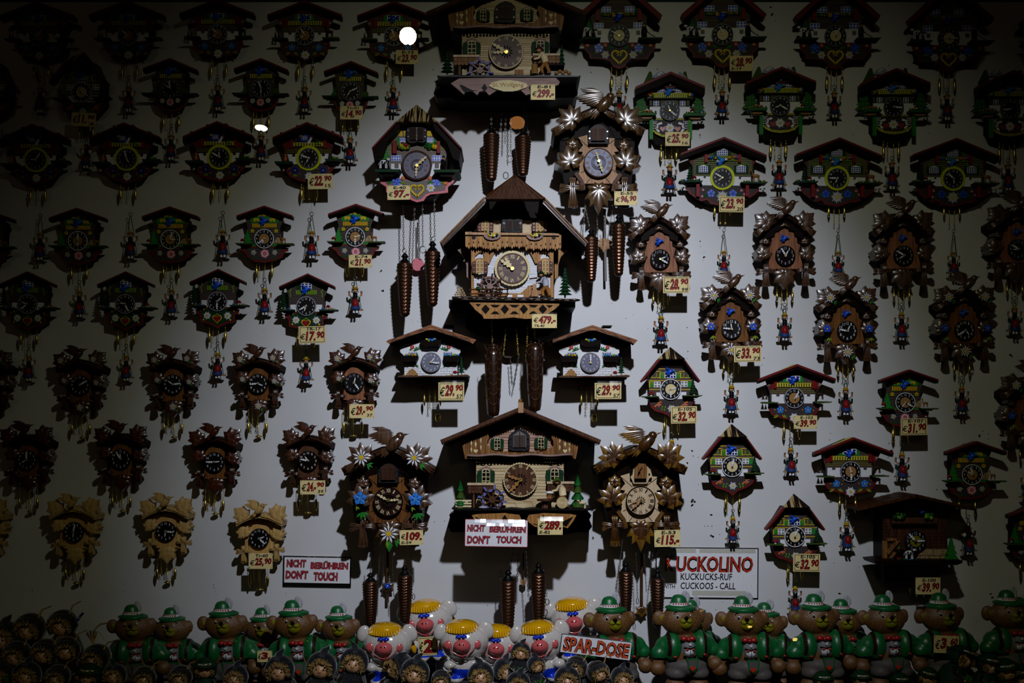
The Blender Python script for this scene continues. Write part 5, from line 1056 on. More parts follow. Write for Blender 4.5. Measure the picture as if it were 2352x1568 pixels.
def tpl_huge():   # tall shingled chalet in the centre (coordinates of the 4.356x view)
    t = Tpl(1000, 390, 4.356, 770, 985, da=144)
    t.part('case'); t.box(350, 1185, 480, 640, 0, 104, 'w_dark'); t.box(350, 1185, 640, 1275, 0, 130, 'w_dark'); t.prism([(300, 640), (560, 270), (1050, 270), (1260, 640)], 0, 60, 'w_dark')
    t.dz = 26; t.part('wall_panel'); siding(t, [(355, 800), (1182, 800), (1182, 1275), (355, 1275)], 104, 108, 'w_white', 820, 1250, 360, 1180, 22, 'lgrey')
    t.part('timber_frame', label='orange brown plank frame around the dial')
    for q in (-1, 1):
        f = lambda x: 770+q*(x-770)
        t.prism([(f(1182), 800), (f(1182), 1275), (f(1155), 1275), (f(1155), 860), (f(1100), 800)], 108, 116, 'w_planko'); t.prism([(f(1050), 820), (f(1010), 800), (f(935), 800), (f(1000), 935), (f(1020), 935), (f(1020), 1000), (f(1050), 1000)], 108, 116, 'w_planko')
        t.prism([(f(1155), 905), (f(1140), 860), (f(1100), 825), (f(1060), 825), (f(1050), 905), (f(1030), 905), (f(1040), 800), (f(1182), 800), (f(1182), 905)], 108, 115, 'w_planko')
    t.prism([(355, 1180), (470, 1180), (500, 1230), (850, 1235), (940, 1160), (1000, 1180), (1182, 1180), (1182, 1275), (1130, 1275), (1080, 1240), (960, 1250), (930, 1275), (355, 1275)], 108, 114, 'w_planko')
    for a, b in ((720, 770), (820, 880)): t.box(a, b, 1250, 1272, 114, 115, 'white')
    t.dz = 0; t.part('upper_wall', label='pale upper wall panels'); t.box(575, 665, 505, 630, 100, 106, 'w_birch'); t.box(870, 965, 505, 635, 100, 106, 'w_birch'); t.box(420, 1130, 500, 640, 92, 100, 'w_walnut')
    t.part('balcony')
    for i in range(40):
        x = 300+24*i; y1 = 770+14*((i % 3) == 1)+(18 if 480 < x else 0)-(20 if 650 < x < 900 else 0)
        t.prism([(x, 650), (x+23, 650), (x+23, y1-10), (x+11.5, y1+8), (x, y1-10)], 150, 158, 'w_planko'); 
        if i % 2: t.kite(x+12, y1-60, x+12, y1-30, 6, 158, 1, 'dark')
    t.prism([(298, 620), (365, 618), (365, 624), (1140, 632), (1185, 632), (1240, 640), (1240, 656), (298, 648)], 104, 164, 'w_light')
    for x in (570, 995): t.prism([(x-88, 650), (x+88, 650), (x+80, 672), (x+50, 695), (x, 704), (x-50, 695), (x-80, 672)], 158, 164, 'w_mauve'); t.scatter(x-45, x+45, 655, 14, 160, 170, ['dgreen', 'mgreen', 'yellow', 'white'], 16, 3)
    for x in (385, 1185): t.disc(x, 672, 20, 150, 160, 'black', 10)
    for x in (500, 1050): archwin(t, x if x < 700 else 1045, 562, 155, 115, 106, 'w_walnut', 'ivory', 'w_walnut', 'tan', hearts='tie')
    t.dz = 26; archwin(t, 445, 965, 155, 150, 116, 'w_walnut', 'ivory', 'w_planko', 'tan', hearts='tie'); archwin(t, 1102, 965, 145, 150, 116, 'w_walnut', 'ivory', 'w_planko', 'tan', hearts='tie')
    t.dz = 0; t.part('cuckoo_door', label='dark slatted double door of the cuckoo'); t.prism([(662, 610), (668, 500), (690, 490), (845, 490), (870, 500), (872, 600), (850, 622), (690, 618)], 106, 126, 'doormet')
    for x0 in (705, 780):
        for i in range(14): t.box(x0, x0+62, 505+7*i, 509+7*i, 126, 128, 'doorwood')
    for x in (686, 850): t.disc(x, 535, 11, 126, 129, 'lgrey', 10); t.disc(x, 535, 5, 129, 130, 'black', 8); t.disc(x, 590, 8, 126, 129, 'black', 8)
    t.part('roof')
    for q in (-1, 1):
        f = lambda x: 788+q*(x-788)
        t.prism([(f(1075), 265), (f(1520), 715), (f(1510), 745), (f(1500), 765), (f(1040), 300)], 0, 190, 'w_plug', 'w_dark')
        t.stroke([(f(1085), 312), (f(1500), 745)], 18, 186, 192, 'w_walnut')
        for i in range(11): x = 1090+40*i; y = 268+41*i; t.prism([(f(x), y), (f(x+44), y+44), (f(x+34), y+56), (f(x-6), y+14)], 20+4*(i % 2), 194, 'w_plank')
        t.prism([(f(1060), 330), (f(1480), 760), (f(1260), 760), (f(1180), 640), (f(1000), 420)], 0, 70, 'w_dark')
    t.part('roof_gable', label='brown shingled hip at the top of the roof')
    V = [t.P(500, 258, 200), t.P(795, 45, 90), t.P(1105, 285, 200), t.P(525, 290, 196), t.P(1070, 292, 196), t.P(795, 60, 60)]
    t.add(V, [(0, 1, 2), (0, 3, 4, 2), (3, 4, 5), (0, 3, 5, 1), (2, 4, 5, 1)], 'w_shingle')
    for r in range(5):
        y0, y1 = 70+40*r, 122+42*r; n = 3+3*r
        for i in range(n):
            w0 = 260*((y1-45)/245)*1.12; x0 = 795-w0+2*w0*i/n; x1 = 795-w0+2*w0*(i+1)/n; dd = 95+(y1-45)/240*106
            q0 = max(0, y0-45)/(y1-45); t.prism([(x0+1, y1), (795+(x0-795)*q0+1, y0+8), (795+(x1-795)*q0-1, y0+8), (x1-1, y1)], dd-26, dd+(2 if (i+r) % 2 else 4), 'w_shingle')
    t.part('side_bracket'); 
    for q in (-1, 1):
        f = lambda x: 770+q*(x-770)
        t.prism([(f(1260), 780), (f(1320), 800), (f(1255), 870), (f(1230), 950), (f(1228), 1070), (f(1195), 1090), (f(1190), 830)], 80, 96, 'w_mauve' if q < 0 else 'w_planko')
    t.part('front_ledge'); t.prism([(165, 1265), (300, 1262), (440, 1270), (1410, 1290), (1410, 1310), (300, 1300), (165, 1285)], 30, 178, 'w_plug'); t.box(135, 1400, 1298, 1375, 0, 130, 'w_dark')
    for i in range(9): t.ell(230+145*i, 1282+i*2.6, 176, 62, 14, 24, 'w_plug')
    t.part('carved_apron', label='pale lattice apron board')
    t.prism([(340, 1325), (1240, 1338), (1240, 1350), (1200, 1390), (1120, 1440), (1090, 1480), (900, 1490), (780, 1475), (640, 1488), (485, 1488), (470, 1455), (400, 1400)], 166, 176, 'w_planko')
    for x in (502, 695, 885, 1075): t.prism([(x-42, 1392), (x, 1345), (x+42, 1392), (x, 1442)], 176, 176.8, 'dark')
    for x in (598, 790, 980): t.prism([(x-50, 1348), (x+50, 1350), (x+20, 1375), (x-20, 1373)], 176, 176.8, 'dark'); t.prism([(x-45, 1442), (x-15, 1415), (x+15, 1415), (x+45, 1442)], 176, 176.8, 'dark')
    t.prism([(400, 1340), (455, 1342), (430, 1368)], 176, 176.8, 'dark'); t.prism([(1110, 1352), (1180, 1354), (1140, 1380)], 176, 176.8, 'dark')
    t.part('under_base', label='dark base under the lattice apron'); t.prism([(320, 1310), (1240, 1320), (1230, 1560), (1130, 1640), (960, 1660), (560, 1660), (430, 1640), (300, 1560)], 0, 64, 'w_dark')
    waterwheel(t, 545, 1165, 105, 146, 'w_mauve', 'w_walnut', n=8)
    t.part('wooden_fence', label='rustic fence along the ledge'); 
    for y in (1195, 1238): t.tube([(335, y+3, 168), (500, y-2, 168), (735, y, 168)], 7, 'w_walnut', 6)
    for x in (355, 430, 500, 575, 650, 720): t.tube([(x, 1180, 170), (x, 1262, 170)], 6, 'w_walnut', 6)
    t.scatter(420, 660, 1190, 10, 168, 176, ['mgreen', 'grassy'], 8, 4)
    h = woodman(t, 1110, 1270, 250, 160, 'dgreen', 'lgrey', 'fawn', 1, .13)
    t.part('sawing_bench'); t.lathe(995, 160, [(1270, 42), (1205, 38), (1200, 1)], 'w_light', 12); t.box(975, 1012, 1140, 1205, 154, 166, 'w_light'); t.tube([(940, 1090, 164), (1020, 1080, 164)], 8, 'w_walnut')
    t.part('wood_pile'); 
    for r, n in enumerate((5, 4, 3, 2)): [t.tube([(200+r*13+24*i, 1250-22*r, 130), (200+r*13+24*i, 1250-22*r, 162)], 12, 'stone', 8) for i in range(n)]
    t.part('bell'); t.lathe(220, 150, [(1190, 8), (1170, 5)], 'tan', 6)
    t.part('fir_tree'); t.fir(1297, 975, 1280, 75, 150, 'dgreen', 8)
    t.dz = 26; t.dialface(770, 985, 178, 120, base='w_dial', rim='ivory', num='ivory', roman=True, nh=.17, nr=.72, rings=(.28, .36, .44), cog=False)
    t.cog(770, 985, 180, 170, 30, 114, 122, 'ivory'); t.disc(770, 985, 152, 120, 123, 'w_dial', 36); t.ring(770, 985, 146, 154, 120, 124, 'w_walnut', 36)
    for q in (.28, .36, .44): t.ring(770, 985, 178*q, 178*(q+.02), 122, 124, 'w_mauve')
    t.numerals(770, 985, 118, 40, 124, 'ivory', True, .01)
    t.hands(770, 985, 135, 150, 127, 'ivory', 1.2); t.dz = 0
    return t

def tpl_painted_large():   # P2: painted chalet with steep roof, E-40 (3.136x view at 820,0)
    t = Tpl(820, 0, 3.136, 430, 1190, da=88)
    t.part('case'); t.prism([(185, 1020), (270, 925), (560, 925), (665, 1030), (640, 1300), (560, 1420), (300, 1430), (215, 1300)], 0, 76, 'w_dark')
    t.part('wall_panel')
    t.prism([(182, 1020), (270, 925), (355, 925), (355, 1020), (500, 1020), (500, 925), (560, 930), (668, 1035), (650, 1100), (600, 1300), (260, 1300), (205, 1100)], 76, 80, 'greywood')
    t.box(262, 352, 928, 980, 80, 80.8, 'yellow'); t.box(505, 590, 935, 980, 80, 80.8, 'yellow')
    for x in (285, 325, 545): t.stroke([(x, 928), (x+14, 985)], 10, 80, 81.5, 'greywood')
    for y in (995, 1020, 1045, 1070, 1095): t.box(200+(y-995)*.1, 655-(y-995)*.1, y, y+3, 80, 80.6, 'tan')
    for x0, x1, y0, y1 in ((308, 358, 995, 1040), (500, 550, 993, 1038), (248, 318, 1118, 1160), (540, 610, 1118, 1160)): t.win(x0, x1, y0, y1, 81, 4, 2, 'white', 'blue', .14)
    t.box(280, 306, 995, 1038, 80, 81.4, 'green'); t.box(552, 578, 993, 1036, 80, 81.4, 'green')
    for x in (235, 618): t.sprig(x, 1040, 30, 81, 'green', 0, 4); t.sprig(x, 1060, 24, 81, 'lime', 180, 3)
    t.box(255, 285, 1012, 1102, 78, 92, 'red'); t.box(575, 598, 1015, 1100, 78, 92, 'red')
    t.scatter(300, 372, 1055, 18, 82, 88, ['mgreen', 'lime', 'red', 'yellow'], 26, 1); t.scatter(490, 570, 1055, 18, 82, 88, ['mgreen', 'lime', 'yellow', 'mgreen'], 26, 2)
    t.prism([(245, 1178), (310, 1178), (345, 1290), (310, 1290), (300, 1230), (245, 1215)], 80, 81.5, 'white'); t.prism([(600, 1178), (545, 1178), (520, 1290), (545, 1290), (560, 1230), (605, 1215)], 80, 81.5, 'white')
    for x in (285, 575): t.box(x-15, x+15, 1178, 1212, 81.5, 82, 'greywood')
    t.part('roof')
    for q in (-1, 1):
        f = lambda x: 430+q*(x-430)
        t.prism([(f(580), 872), (f(755), 1062), (f(752), 1075), (f(572), 880)], 0, 120, 'roofred'); t.prism([(f(574), 880), (f(750), 1078), (f(735), 1160), (f(690), 1140), (f(650), 1030), (f(560), 930), (f(540), 880)], 0, 112, 'w_dark')
    t.box(292, 572, 868, 882, 0, 118, 'w_shingle'); t.box(300, 562, 880, 925, 0, 74, 'w_dark')
    t.part('roof_gable', label='striped light and dark wood hip on top')
    V = [t.P(283, 872, 122), t.P(430, 753, 60), t.P(580, 872, 122), t.P(290, 882, 118), t.P(574, 882, 118), t.P(430, 762, 40)]
    t.add(V, [(0, 1, 2), (0, 3, 4, 2), (3, 4, 5), (0, 3, 5, 1), (2, 4, 5, 1)], 'w_stripe')
    t.part('cuckoo_door', label='dark louvred double door of the cuckoo'); t.prism([(358, 1010), (358, 922), (400, 915), (460, 915), (500, 925), (500, 1015), (480, 1028), (440, 1020), (400, 1030), (375, 1028)], 80, 98, 'doormet'); t.box(382, 424, 920, 1008, 98, 102, 'doorwood'); t.box(436, 476, 920, 1008, 98, 102, 'doorwood')
    for i in range(11): t.box(384, 474, 924+8*i, 927+8*i, 102, 103, 'dark')
    t.box(426, 434, 918, 1012, 98, 103, 'steel')
    for y in (940, 985):
        for x in (368, 490): t.disc(x, y, 6, 98, 102, 'steel', 8)
    t.part('lower_panel')
    t.prism([(160, 1293), (700, 1295), (695, 1315), (655, 1345), (655, 1385), (620, 1390), (530, 1400), (500, 1415), (480, 1445), (430, 1455), (390, 1440), (375, 1415), (330, 1400), (210, 1385), (210, 1345), (170, 1320)], 78, 84, 'pink')
    t.prism([(190, 1298), (675, 1298), (640, 1335), (635, 1370), (560, 1378), (495, 1395), (465, 1430), (430, 1438), (400, 1425), (385, 1395), (330, 1382), (225, 1368), (225, 1335)], 84, 85, 'greywood')
    t.heart(433, 1368, 96, 86, 'yellow', 88, 13); t.stroke([(412, 1345), (425, 1338), (428, 1358), (415, 1366)], 7, 86, 87, 'yellow'); t.stroke([(455, 1345), (442, 1338), (438, 1358), (452, 1366)], 7, 86, 87, 'yellow')
    t.edel(530, 1352, 38, 86, 14); t.edel(300, 1352, 38, 86, 14)
    for x in (285, 575): t.bflower(x, 1308, 34, 86, 'blue', 'skyblue'); t.sprig(x+45, 1325, 28, 86, 'lime', 20); t.sprig(x-45, 1320, 26, 86, 'green', -20)
    for x in (330, 528, 640): t.bflower(x, 1282 if x != 640 else 1318, 15, 86, 'orange', 'white')
    t.dialface(430, 1190, 108, 92, base='bluegrey', num='tan', rim='w_shingle', roman=True, nh=.15, nr=.66, rings=(.28, .36, .88)); t.hands(430, 1190, 85, 100, 97, 'ivory')
    t.shelfy(125, 312, 1218, 30, 118, 'dgreen', 20, 'w_dark'); t.shelfy(550, 740, 1220, 30, 118, 'dgreen', 20, 'w_dark')
    t.part('cow_figure'); t.animal(190, 1212, 88, 92, 'white', spots='black', flip=-1)
    t.part('fir_tree'); t.flatfir(212, 1075, 1145, 28, 80, 86, 'green', 3, 'lime')
    t.part('man_figure'); t.ell(622, 1180, 96, 17, 30, 14, 'dark'); t.ell(622, 1140, 96, 10, 12, 10, 'skin'); t.lathe(622, 96, [(1136, 14), (1128, 8), (1122, 6)], 'dark', 8); t.tube([(615, 1195, 96), (613, 1218, 96)], 6, 'dark'); t.tube([(629, 1195, 96), (631, 1218, 96)], 6, 'dark')
    # weights on chains (other view: 840,400 at 2.704)
    c = lambda x, y: ((x/2.704+20)*3.136, (y/2.704+400)*3.136)
    for x, y0, y1 in ((232, 190, 470), (425, 150, 400)): a, b = c(x, y0); a2, b2 = c(x+4, y1); long_chain(t, a, b, b2, 60, 9, 'steel', a2)
    for x, y0, x1, y1 in ((303, 210, 288, 570), (352, 180, 355, 450)): a, b = c(x, y0); a2, b2 = c(x1, y1); long_chain(t, a, b, b2, 55, 9, 'steel', a2)
    a, b = c(355, 468); t.part('chain_ring'); t.link(a, b, 22, 24, 3, 55, 'steel', n=14); a, b = c(240, 475); t.part('hook_ring'); t.link(a, b, 14, 16, 3, 85, 'steel'); a, b = c(420, 402); t.link(a, b, 14, 16, 3, 85, 'steel')
    for x, y0, y1 in ((243, 490, 885), (415, 415, 822)): a, b = c(x, y0); a2, b2 = c(x, y1); pinecone(t, a, b, b2, 56, 90)
    t.part('pendulum', label='pale round pendulum behind the weights'); a, b = c(322, 300); a2, b2 = c(322, 560); t.tube([(a, b, 22), (a, b2, 22)], 4, 'steel'); t.disc(a, b2, 46, 18, 26, 'pink', 20)
    return t
# ================================================================== figures on the shelf
def fuse(t, balls, vox, cols, name, parent=None, label=None):
    """balls: (x, y, d, rx, ry, rd, rot) ellipsoids in view units; fused into ONE continuous surface. cols(x_view, y_view, d)->colour"""
    tmp = Tpl(t.ox, t.oy, t.sc, t.ax, t.ay, persp=False); tmp.part('m')
    for b in balls: tmp.ell(*b[:6], 'fur', rot=b[6] if len(b) > 6 else 0, n=20, m=12)
    me = bpy.data.meshes.new('m'); me.from_pydata(tmp.c['v'], [], tmp.c['f']); me.update()
    ob = bpy.data.objects.new('m', me); COL.objects.link(ob)
    md = ob.modifiers.new('r', 'REMESH'); md.mode = 'VOXEL'; md.voxel_size = vox*U/t.sc; md.use_smooth_shade = True
    sm = ob.modifiers.new('s', 'SMOOTH'); sm.iterations = 3
    bpy.context.view_layer.update(); dg = bpy.context.evaluated_depsgraph_get(); e = ob.evaluated_get(dg); m2 = e.to_mesh()
    i = t.part(name, parent, label); V = [tuple(v.co) for v in m2.vertices]; k = t.sc/U
    by = {}
    for p in m2.polygons:
        c = p.center; col = cols(t.ax+c.x*k, t.ay-c.z*k, -c.y/U); by.setdefault(col, []).append(tuple(p.vertices))
    t.c['v'] = V
    for col, fs in by.items():
        j = t.ci(col); t.c['f'] += fs; t.c['m'] += [j]*len(fs); t.c['sm'] += [True]*len(fs)
    e.to_mesh_clear(); bpy.data.objects.remove(ob); bpy.data.meshes.remove(me)
    return i

def tpl_bear():    # ceramic bear in green jacket and hat; view (1480,1330) at 5.345; nose at (463,437)
    t = Tpl(1480, 1330, 5.345, 463, 437, persp=False)
    def bc(x, y, d):
        return 'fur'
    fuse(t, [(455, 500, 0, 235, 175, 170), (455, 430, 0, 200, 120, 150), (195, 470, 0, 78, 92, 42), (672, 455, 0, 62, 88, 42), (472, 500, 24, 85, 78, 66), (470, 452, 30, 50, 40, 44),
             (490, 680, 0, 130, 80, 110), (500, 900, 0, 210, 250, 150), (165, 1030, 14, 92, 88, 80), (830, 985, 14, 88, 90, 80), (220, 850, 0, 90, 190, 90, 20), (760, 830, 0, 90, 190, 90, -20),
             (370, 1240, 10, 120, 110, 120), (645, 1240, 10, 120, 110, 120), (365, 1330, 12, 100, 60, 120), (650, 1330, 12, 100, 60, 120)], 15, bc, 'body', label='brown bear body with yellow-green muzzle')
    t.part('muzzle', label='yellow-green muzzle'); t.ell(472, 508, 25, 82, 72, 72, 'muzzle', n=20, m=12); t.ell(440, 478, 31, 42, 34, 42, 'muzzle'); t.ell(500, 478, 31, 42, 34, 42, 'muzzle'); t.part('inner_ear'); t.ell(212, 462, 5, 26, 36, 22, 'muzzle'); t.part('inner_ear'); t.ell(655, 450, 5, 22, 34, 22, 'muzzle')
    t.part('face_details'); 
    t.ell(463, 437, 40, 25, 20, 18, 'black')
    for x, y in ((383, 437), (517, 430)): t.ell(x, y, 24, 22, 24, 24, 'white', n=10, m=7); t.ell(x-3, y+2, 27, 15, 18, 16, 'black', n=10, m=7); t.ell(x+2, y-7, 30, 5, 5, 5, 'white', n=6, m=4)
    t.tube([(340, 408, 23), (352, 388, 23), (378, 382, 23)], 5, 'black'); t.tube([(525, 378, 23), (548, 378, 23), (565, 392, 23)], 5, 'black')
    t.tube([(466, 455, 40.5), (468, 475, 40), (440, 500, 38), (415, 495, 35)], 3.5, 'black'); t.tube([(468, 475, 40), (500, 500, 38), (530, 490, 35)], 3.5, 'black'); t.tube([(435, 525, 36), (468, 535, 37), (505, 522, 36)], 3.5, 'black')
    t.part('hat'); 
    t.lathe(445, 2, [(375, 150), (352, 182), (340, 178), (325, 140), (318, 110)], 'jgreen', 24, .9); t.lathe(425, 0, [(330, 112), (285, 92), (245, 85), (215, 62), (203, 30), (206, 1)], 'jgreen', 20, .9)
    b = t.part('hat_band', parent=t.parts.index(t.c), label='white hat band with red strokes'); t.lathe(427, 0, [(318, 113), (286, 100)], 'white', 20, .92)
    for i in range(7): x = 345+27*i; d = 100/t.sc*.92*math.sqrt(max(0, 1-((x-427)/112)**2)); t.stroke([(x, 295), (x+8, 312)], 11, d-1.5, d+1.6, 'signred')
    t.part('feather', parent=b-1, label='white feather'); t.tube([(525, 300, 5), (515, 240, 3), (488, 175, 0)], 6, 'feather', 6); t.ell(505, 222, 2, 44, 72, 14, 'feather', rot=-18)
    for i in range(6): t.tube([(500, 175+16*i, 5), (530, 185+16*i, 4)], 2.5, 'white', 4)
    def jc(x, y, d):
        if y > 925+(0 if x < 500 else -25)+abs(x-500)*.0 and 200 < x < 780: return 'black'
        if (x < 270 and y > 905) or (x > 725 and y > 865+(x-725)*.15): return 'black'
        if abs(x-(285 if x < 500 else 700)) < 18 and y < 880: return 'strap'
        return 'jgreen'
    j = fuse(t, [(340, 800, 4, 120, 180, 165), (665, 790, 4, 120, 185, 165), (500, 830, -8, 225, 190, 150), (240, 790, 0, 90, 110, 110, 15), (190, 870, 4, 95, 95, 95), (760, 770, 0, 90, 110, 110, -15), (808, 830, 4, 90, 85, 95), (320, 700, 8, 85, 50, 90), (640, 690, 8, 80, 50, 90)], 15, jc, 'jacket', label='green jacket with black cuffs and hem')
    t.part('jacket_trim', parent=j); t.ell(350, 690, 24, 9, 7, 7, 'yellow', n=6, m=4); t.ell(622, 665, 24, 9, 7, 7, 'yellow', n=6, m=4); t.ell(345, 885, 33, 28, 13, 10, 'tie', n=8, m=5); t.ell(685, 862, 33, 22, 16, 10, 'tie', n=8, m=5)
    t.part('waistcoat', label='white shirt and braces between the jacket fronts'); t.ell(510, 800, 18, 88, 120, 88, 'grey'); t.ell(512, 825, 19, 75, 70, 88, 'white'); t.tube([(445, 780, 31), (510, 788, 37), (575, 775, 31)], 7, 'black'); t.tube([(440, 880, 30), (510, 890, 36), (590, 875, 30)], 9, 'black'); t.bflower(512, 742, 17, 36, 'white', 'yellow')
    for y in (815, 835, 850): t.ell(517, y, 36, 5, 5, 5, 'black', n=6, m=4)
    t.kite(500, 800, 462, 800, 16, 35, 2, 'signred'); t.kite(530, 800, 570, 800, 16, 35, 2, 'signred')
    t.part('bow_tie'); t.ell(450, 685, 28, 42, 28, 30, 'tie'); t.ell(545, 685, 28, 46, 28, 30, 'tie'); t.ell(498, 688, 32, 26, 24, 26, 'tie')
    t.part('shorts', label='grey shorts with black hem'); s_ = fuse(t, [(510, 1010, 6, 235, 125, 165), (380, 1090, 10, 125, 85, 135), (640, 1090, 10, 125, 85, 135)], 15, lambda x, y, d: 'black' if y > 1125 else 'shorts', 'shorts', label='grey shorts with black hem')
    t.part('flap', parent=s_, label='green edged flap with red heart'); t.prism([(470, 900), (608, 900), (595, 1010), (560, 1055), (525, 1055), (485, 1010)], 33, 38, 'jgreen'); t.prism([(488, 915), (590, 915), (580, 1000), (552, 1035), (532, 1035), (498, 1000)], 38, 39, 'shorts'); t.heart(533, 1010, 62, 39, 'signred', 42)
    t.part('boots', label='red boots'); t.ell(360, 1370, 18, 110, 60, 150, 'red'); t.ell(655, 1370, 18, 110, 60, 150, 'red')
    t.parts = [c for c in t.parts]
    return t

def tpl_pig():     # glossy pig girl; view (800,1330) at 5.88; snout at (505,890)
    t = Tpl(800, 1330, 5.88, 505, 890, persp=False)
    fuse(t, [(530, 860, 0, 335, 240, 270), (530, 940, 0, 300, 190, 250), (530, 1200, -6, 210, 190, 190), (330, 1170, 16, 90, 70, 90), (740, 1170, 16, 90, 70, 90), (400, 1370, 10, 100, 60, 110), (660, 1370, 10, 100, 60, 110)], 18, lambda x, y, d: 'pigblue' if 1215 < y < 1345 and 340 < x < 720 else 'piggy', 'body', label='white glazed pig body in blue shorts')
    t.part('ear'); t.ell(205, 735, 0, 88, 118, 50, 'piggy', rot=18); t.part('ear'); t.ell(830, 725, 0, 98, 128, 50, 'piggy', rot=-26)
    t.part('hair', label='yellow fluted fringe'); t.ell(505, 668, 0, 222, 95, 225, 'pighair', n=24, m=10)
    for k in range(-6, 7): x = 505+33*k; w = math.sqrt(1-(k/6.9)**2); t.tube([(x*.5+252, 580+14*abs(k)*.5, 12*w), (x, 640, 33*w), (x, 690, 40*w), (x*1.02-10, 730-abs(k)*1.5, 43*w)], [6, 13, 17, 15], 'pighair', 8)
    t.part('pigtail'); t.ell(868, 935, -18, 38, 90, 40, 'pighair', rot=-15); t.part('pigtail'); t.ell(200, 935, -22, 30, 80, 40, 'pighair', rot=15)
    s_ = t.part('snout', label='big pink snout'); t.ell(508, 885, 44, 118, 88, 90, 'pigpink', n=20, m=14)
    for x in (478, 528): t.part('nostril', parent=s_); t.ell(x, 858, 57.5, 10, 16, 12, 'strap', n=8, m=6)
    for x, y in ((312, 880), (708, 882)): t.part('cheek', label='round pink cheek'); t.ell(x+(14 if x < 500 else -14), y, 35, 66, 62, 34, 'pigpink')
    t.part('eyes', label='blue painted eyelids and lashes')
    for x, q in ((462, -1), (540, 1)):
        t.ell(x, 790, 39, 44, 30, 38, 'white'); t.ell(x+12*-q, 786, 42, 22, 28, 32, 'black'); t.ell(x-2*q, 768, 42, 42, 26, 38, 'pigblue')
        for k in (0, 1, 2): t.tube([(x+34*q, 785+k*7, 40), (x+(62+8*(1-k))*q, 775+k*14, 36)], 2.4, 'black', 4)
    t.part('mouth', label='pink smile line and red mouth'); t.tube([(330, 900, 40), (380, 965, 44), (450, 1010, 46), (510, 1022, 47), (580, 1005, 46), (650, 950, 43), (690, 900, 38)], 8, 'pigpink'); t.ell(510, 1035, 40, 42, 22, 40, 'mouthred')
    return t

def tpl_witch(variant=0):   # felt-hooded doll with straw hair; local view 6x, face centre (0,0), radius ~50
    t = Tpl(0, 0, 6.0, 0, 0, persp=False); rn = random.Random(variant+3)
    felt = ['felt', 'felt', 'feltbr', 'dgreen'][variant]
    def skin(x, y, d): return 'face'
    fuse(t, [(0, 0, 0, 66, 60, 60), (0, 14, 1, 62, 52, 58), (2, 4, 10, 14, 13, 14)], 5, skin, 'head', label='smiling doll face')
    t.part('face_details'); 
    for x in (-24, 24): t.ell(x, -8, 9, 6, 7, 5, 'black', n=8, m=5)
    t.tube([(-24, 24, 8.6), (-10, 33, 9.6), (8, 33, 9.6), (22, 24, 8.6)], 2.3, 'strap', 5); t.ell(-34, 14, 7.2, 12, 10, 8, 'orange' if variant == 1 else 'face', n=8, m=5)
    t.part('straw_hair', stuff=True)
    for i in range(170):
        a = R(rn.uniform(-205, 25)); r0 = rn.uniform(50, 66); r1 = r0+rn.uniform(8, 32); b = a+rn.uniform(-.35, .35); dd = rn.uniform(3, 11)
        t.tube([(r0*math.cos(a), r0*math.sin(a)*.95, dd+2), (r1*math.cos(b), r1*math.sin(b), dd)], 2.6, 'straw', 4)
    t.part('hood', label='felt hood')
    def ring_(prof, col):
        V = []; F = []; n = 22
        for (r, y, dd) in prof:
            for j in range(n+1):
                a = R(-215+250*j/n); V.append(t.P(r*math.cos(a)*1.02, r*math.sin(a)*1.02+y, dd))
        for i in range(len(prof)-1):
            for j in range(n): q = i*(n+1)+j; F.append((q, q+1, q+n+2, q+n+1))
        t.add(V, F, col, True)
    ring_([(70, 0, 1), (88, -4, 5), (106, -12, 1), (104, -18, -8), (80, -26, -18), (20, -34, -22)], felt)
    if variant in (0, 1): t.tube([(0, -75, -2), (-14 if variant else 12, -128, -6), (-50 if variant else 40, -160, -8)], [50, 28, 5], felt, 10)
    if variant == 3: t.lathe(0, -2, [(-50, 118), (-60, 120), (-66, 70), (-112, 55), (-122, 20), (-122, 1)], felt, 18); t.lathe(0, -2, [(-66, 72), (-78, 69)], 'white', 18)
    if variant == 2: t.ell(0, -62, -2, 96, 48, 80, 'felt'); t.tube([(60, -80, 0), (96, -150, 0), (160, -176, 0)], [8, 6, 3], 'straw', 6)
    t.part('cloak', label='dark felt cloak'); t.lathe(0, -8, [(40, 55), (80, 95), (170, 125), (290, 135)], felt, 16); t.part('arms'); 
    for q in (-1, 1): t.tube([(q*60, 90, 0), (q*92, 140, 6), (q*40, 165, 16)], [26, 24, 18], 'feltbr', 8); t.ell(q*34, 166, 18, 15, 13, 13, 'face', n=8, m=6)
    t.part('bouquet'); t.scatter(-30, 30, 150, 22, 16, 24, ['dgreen', 'mgreen', 'grassy'], 16, variant)
    return t

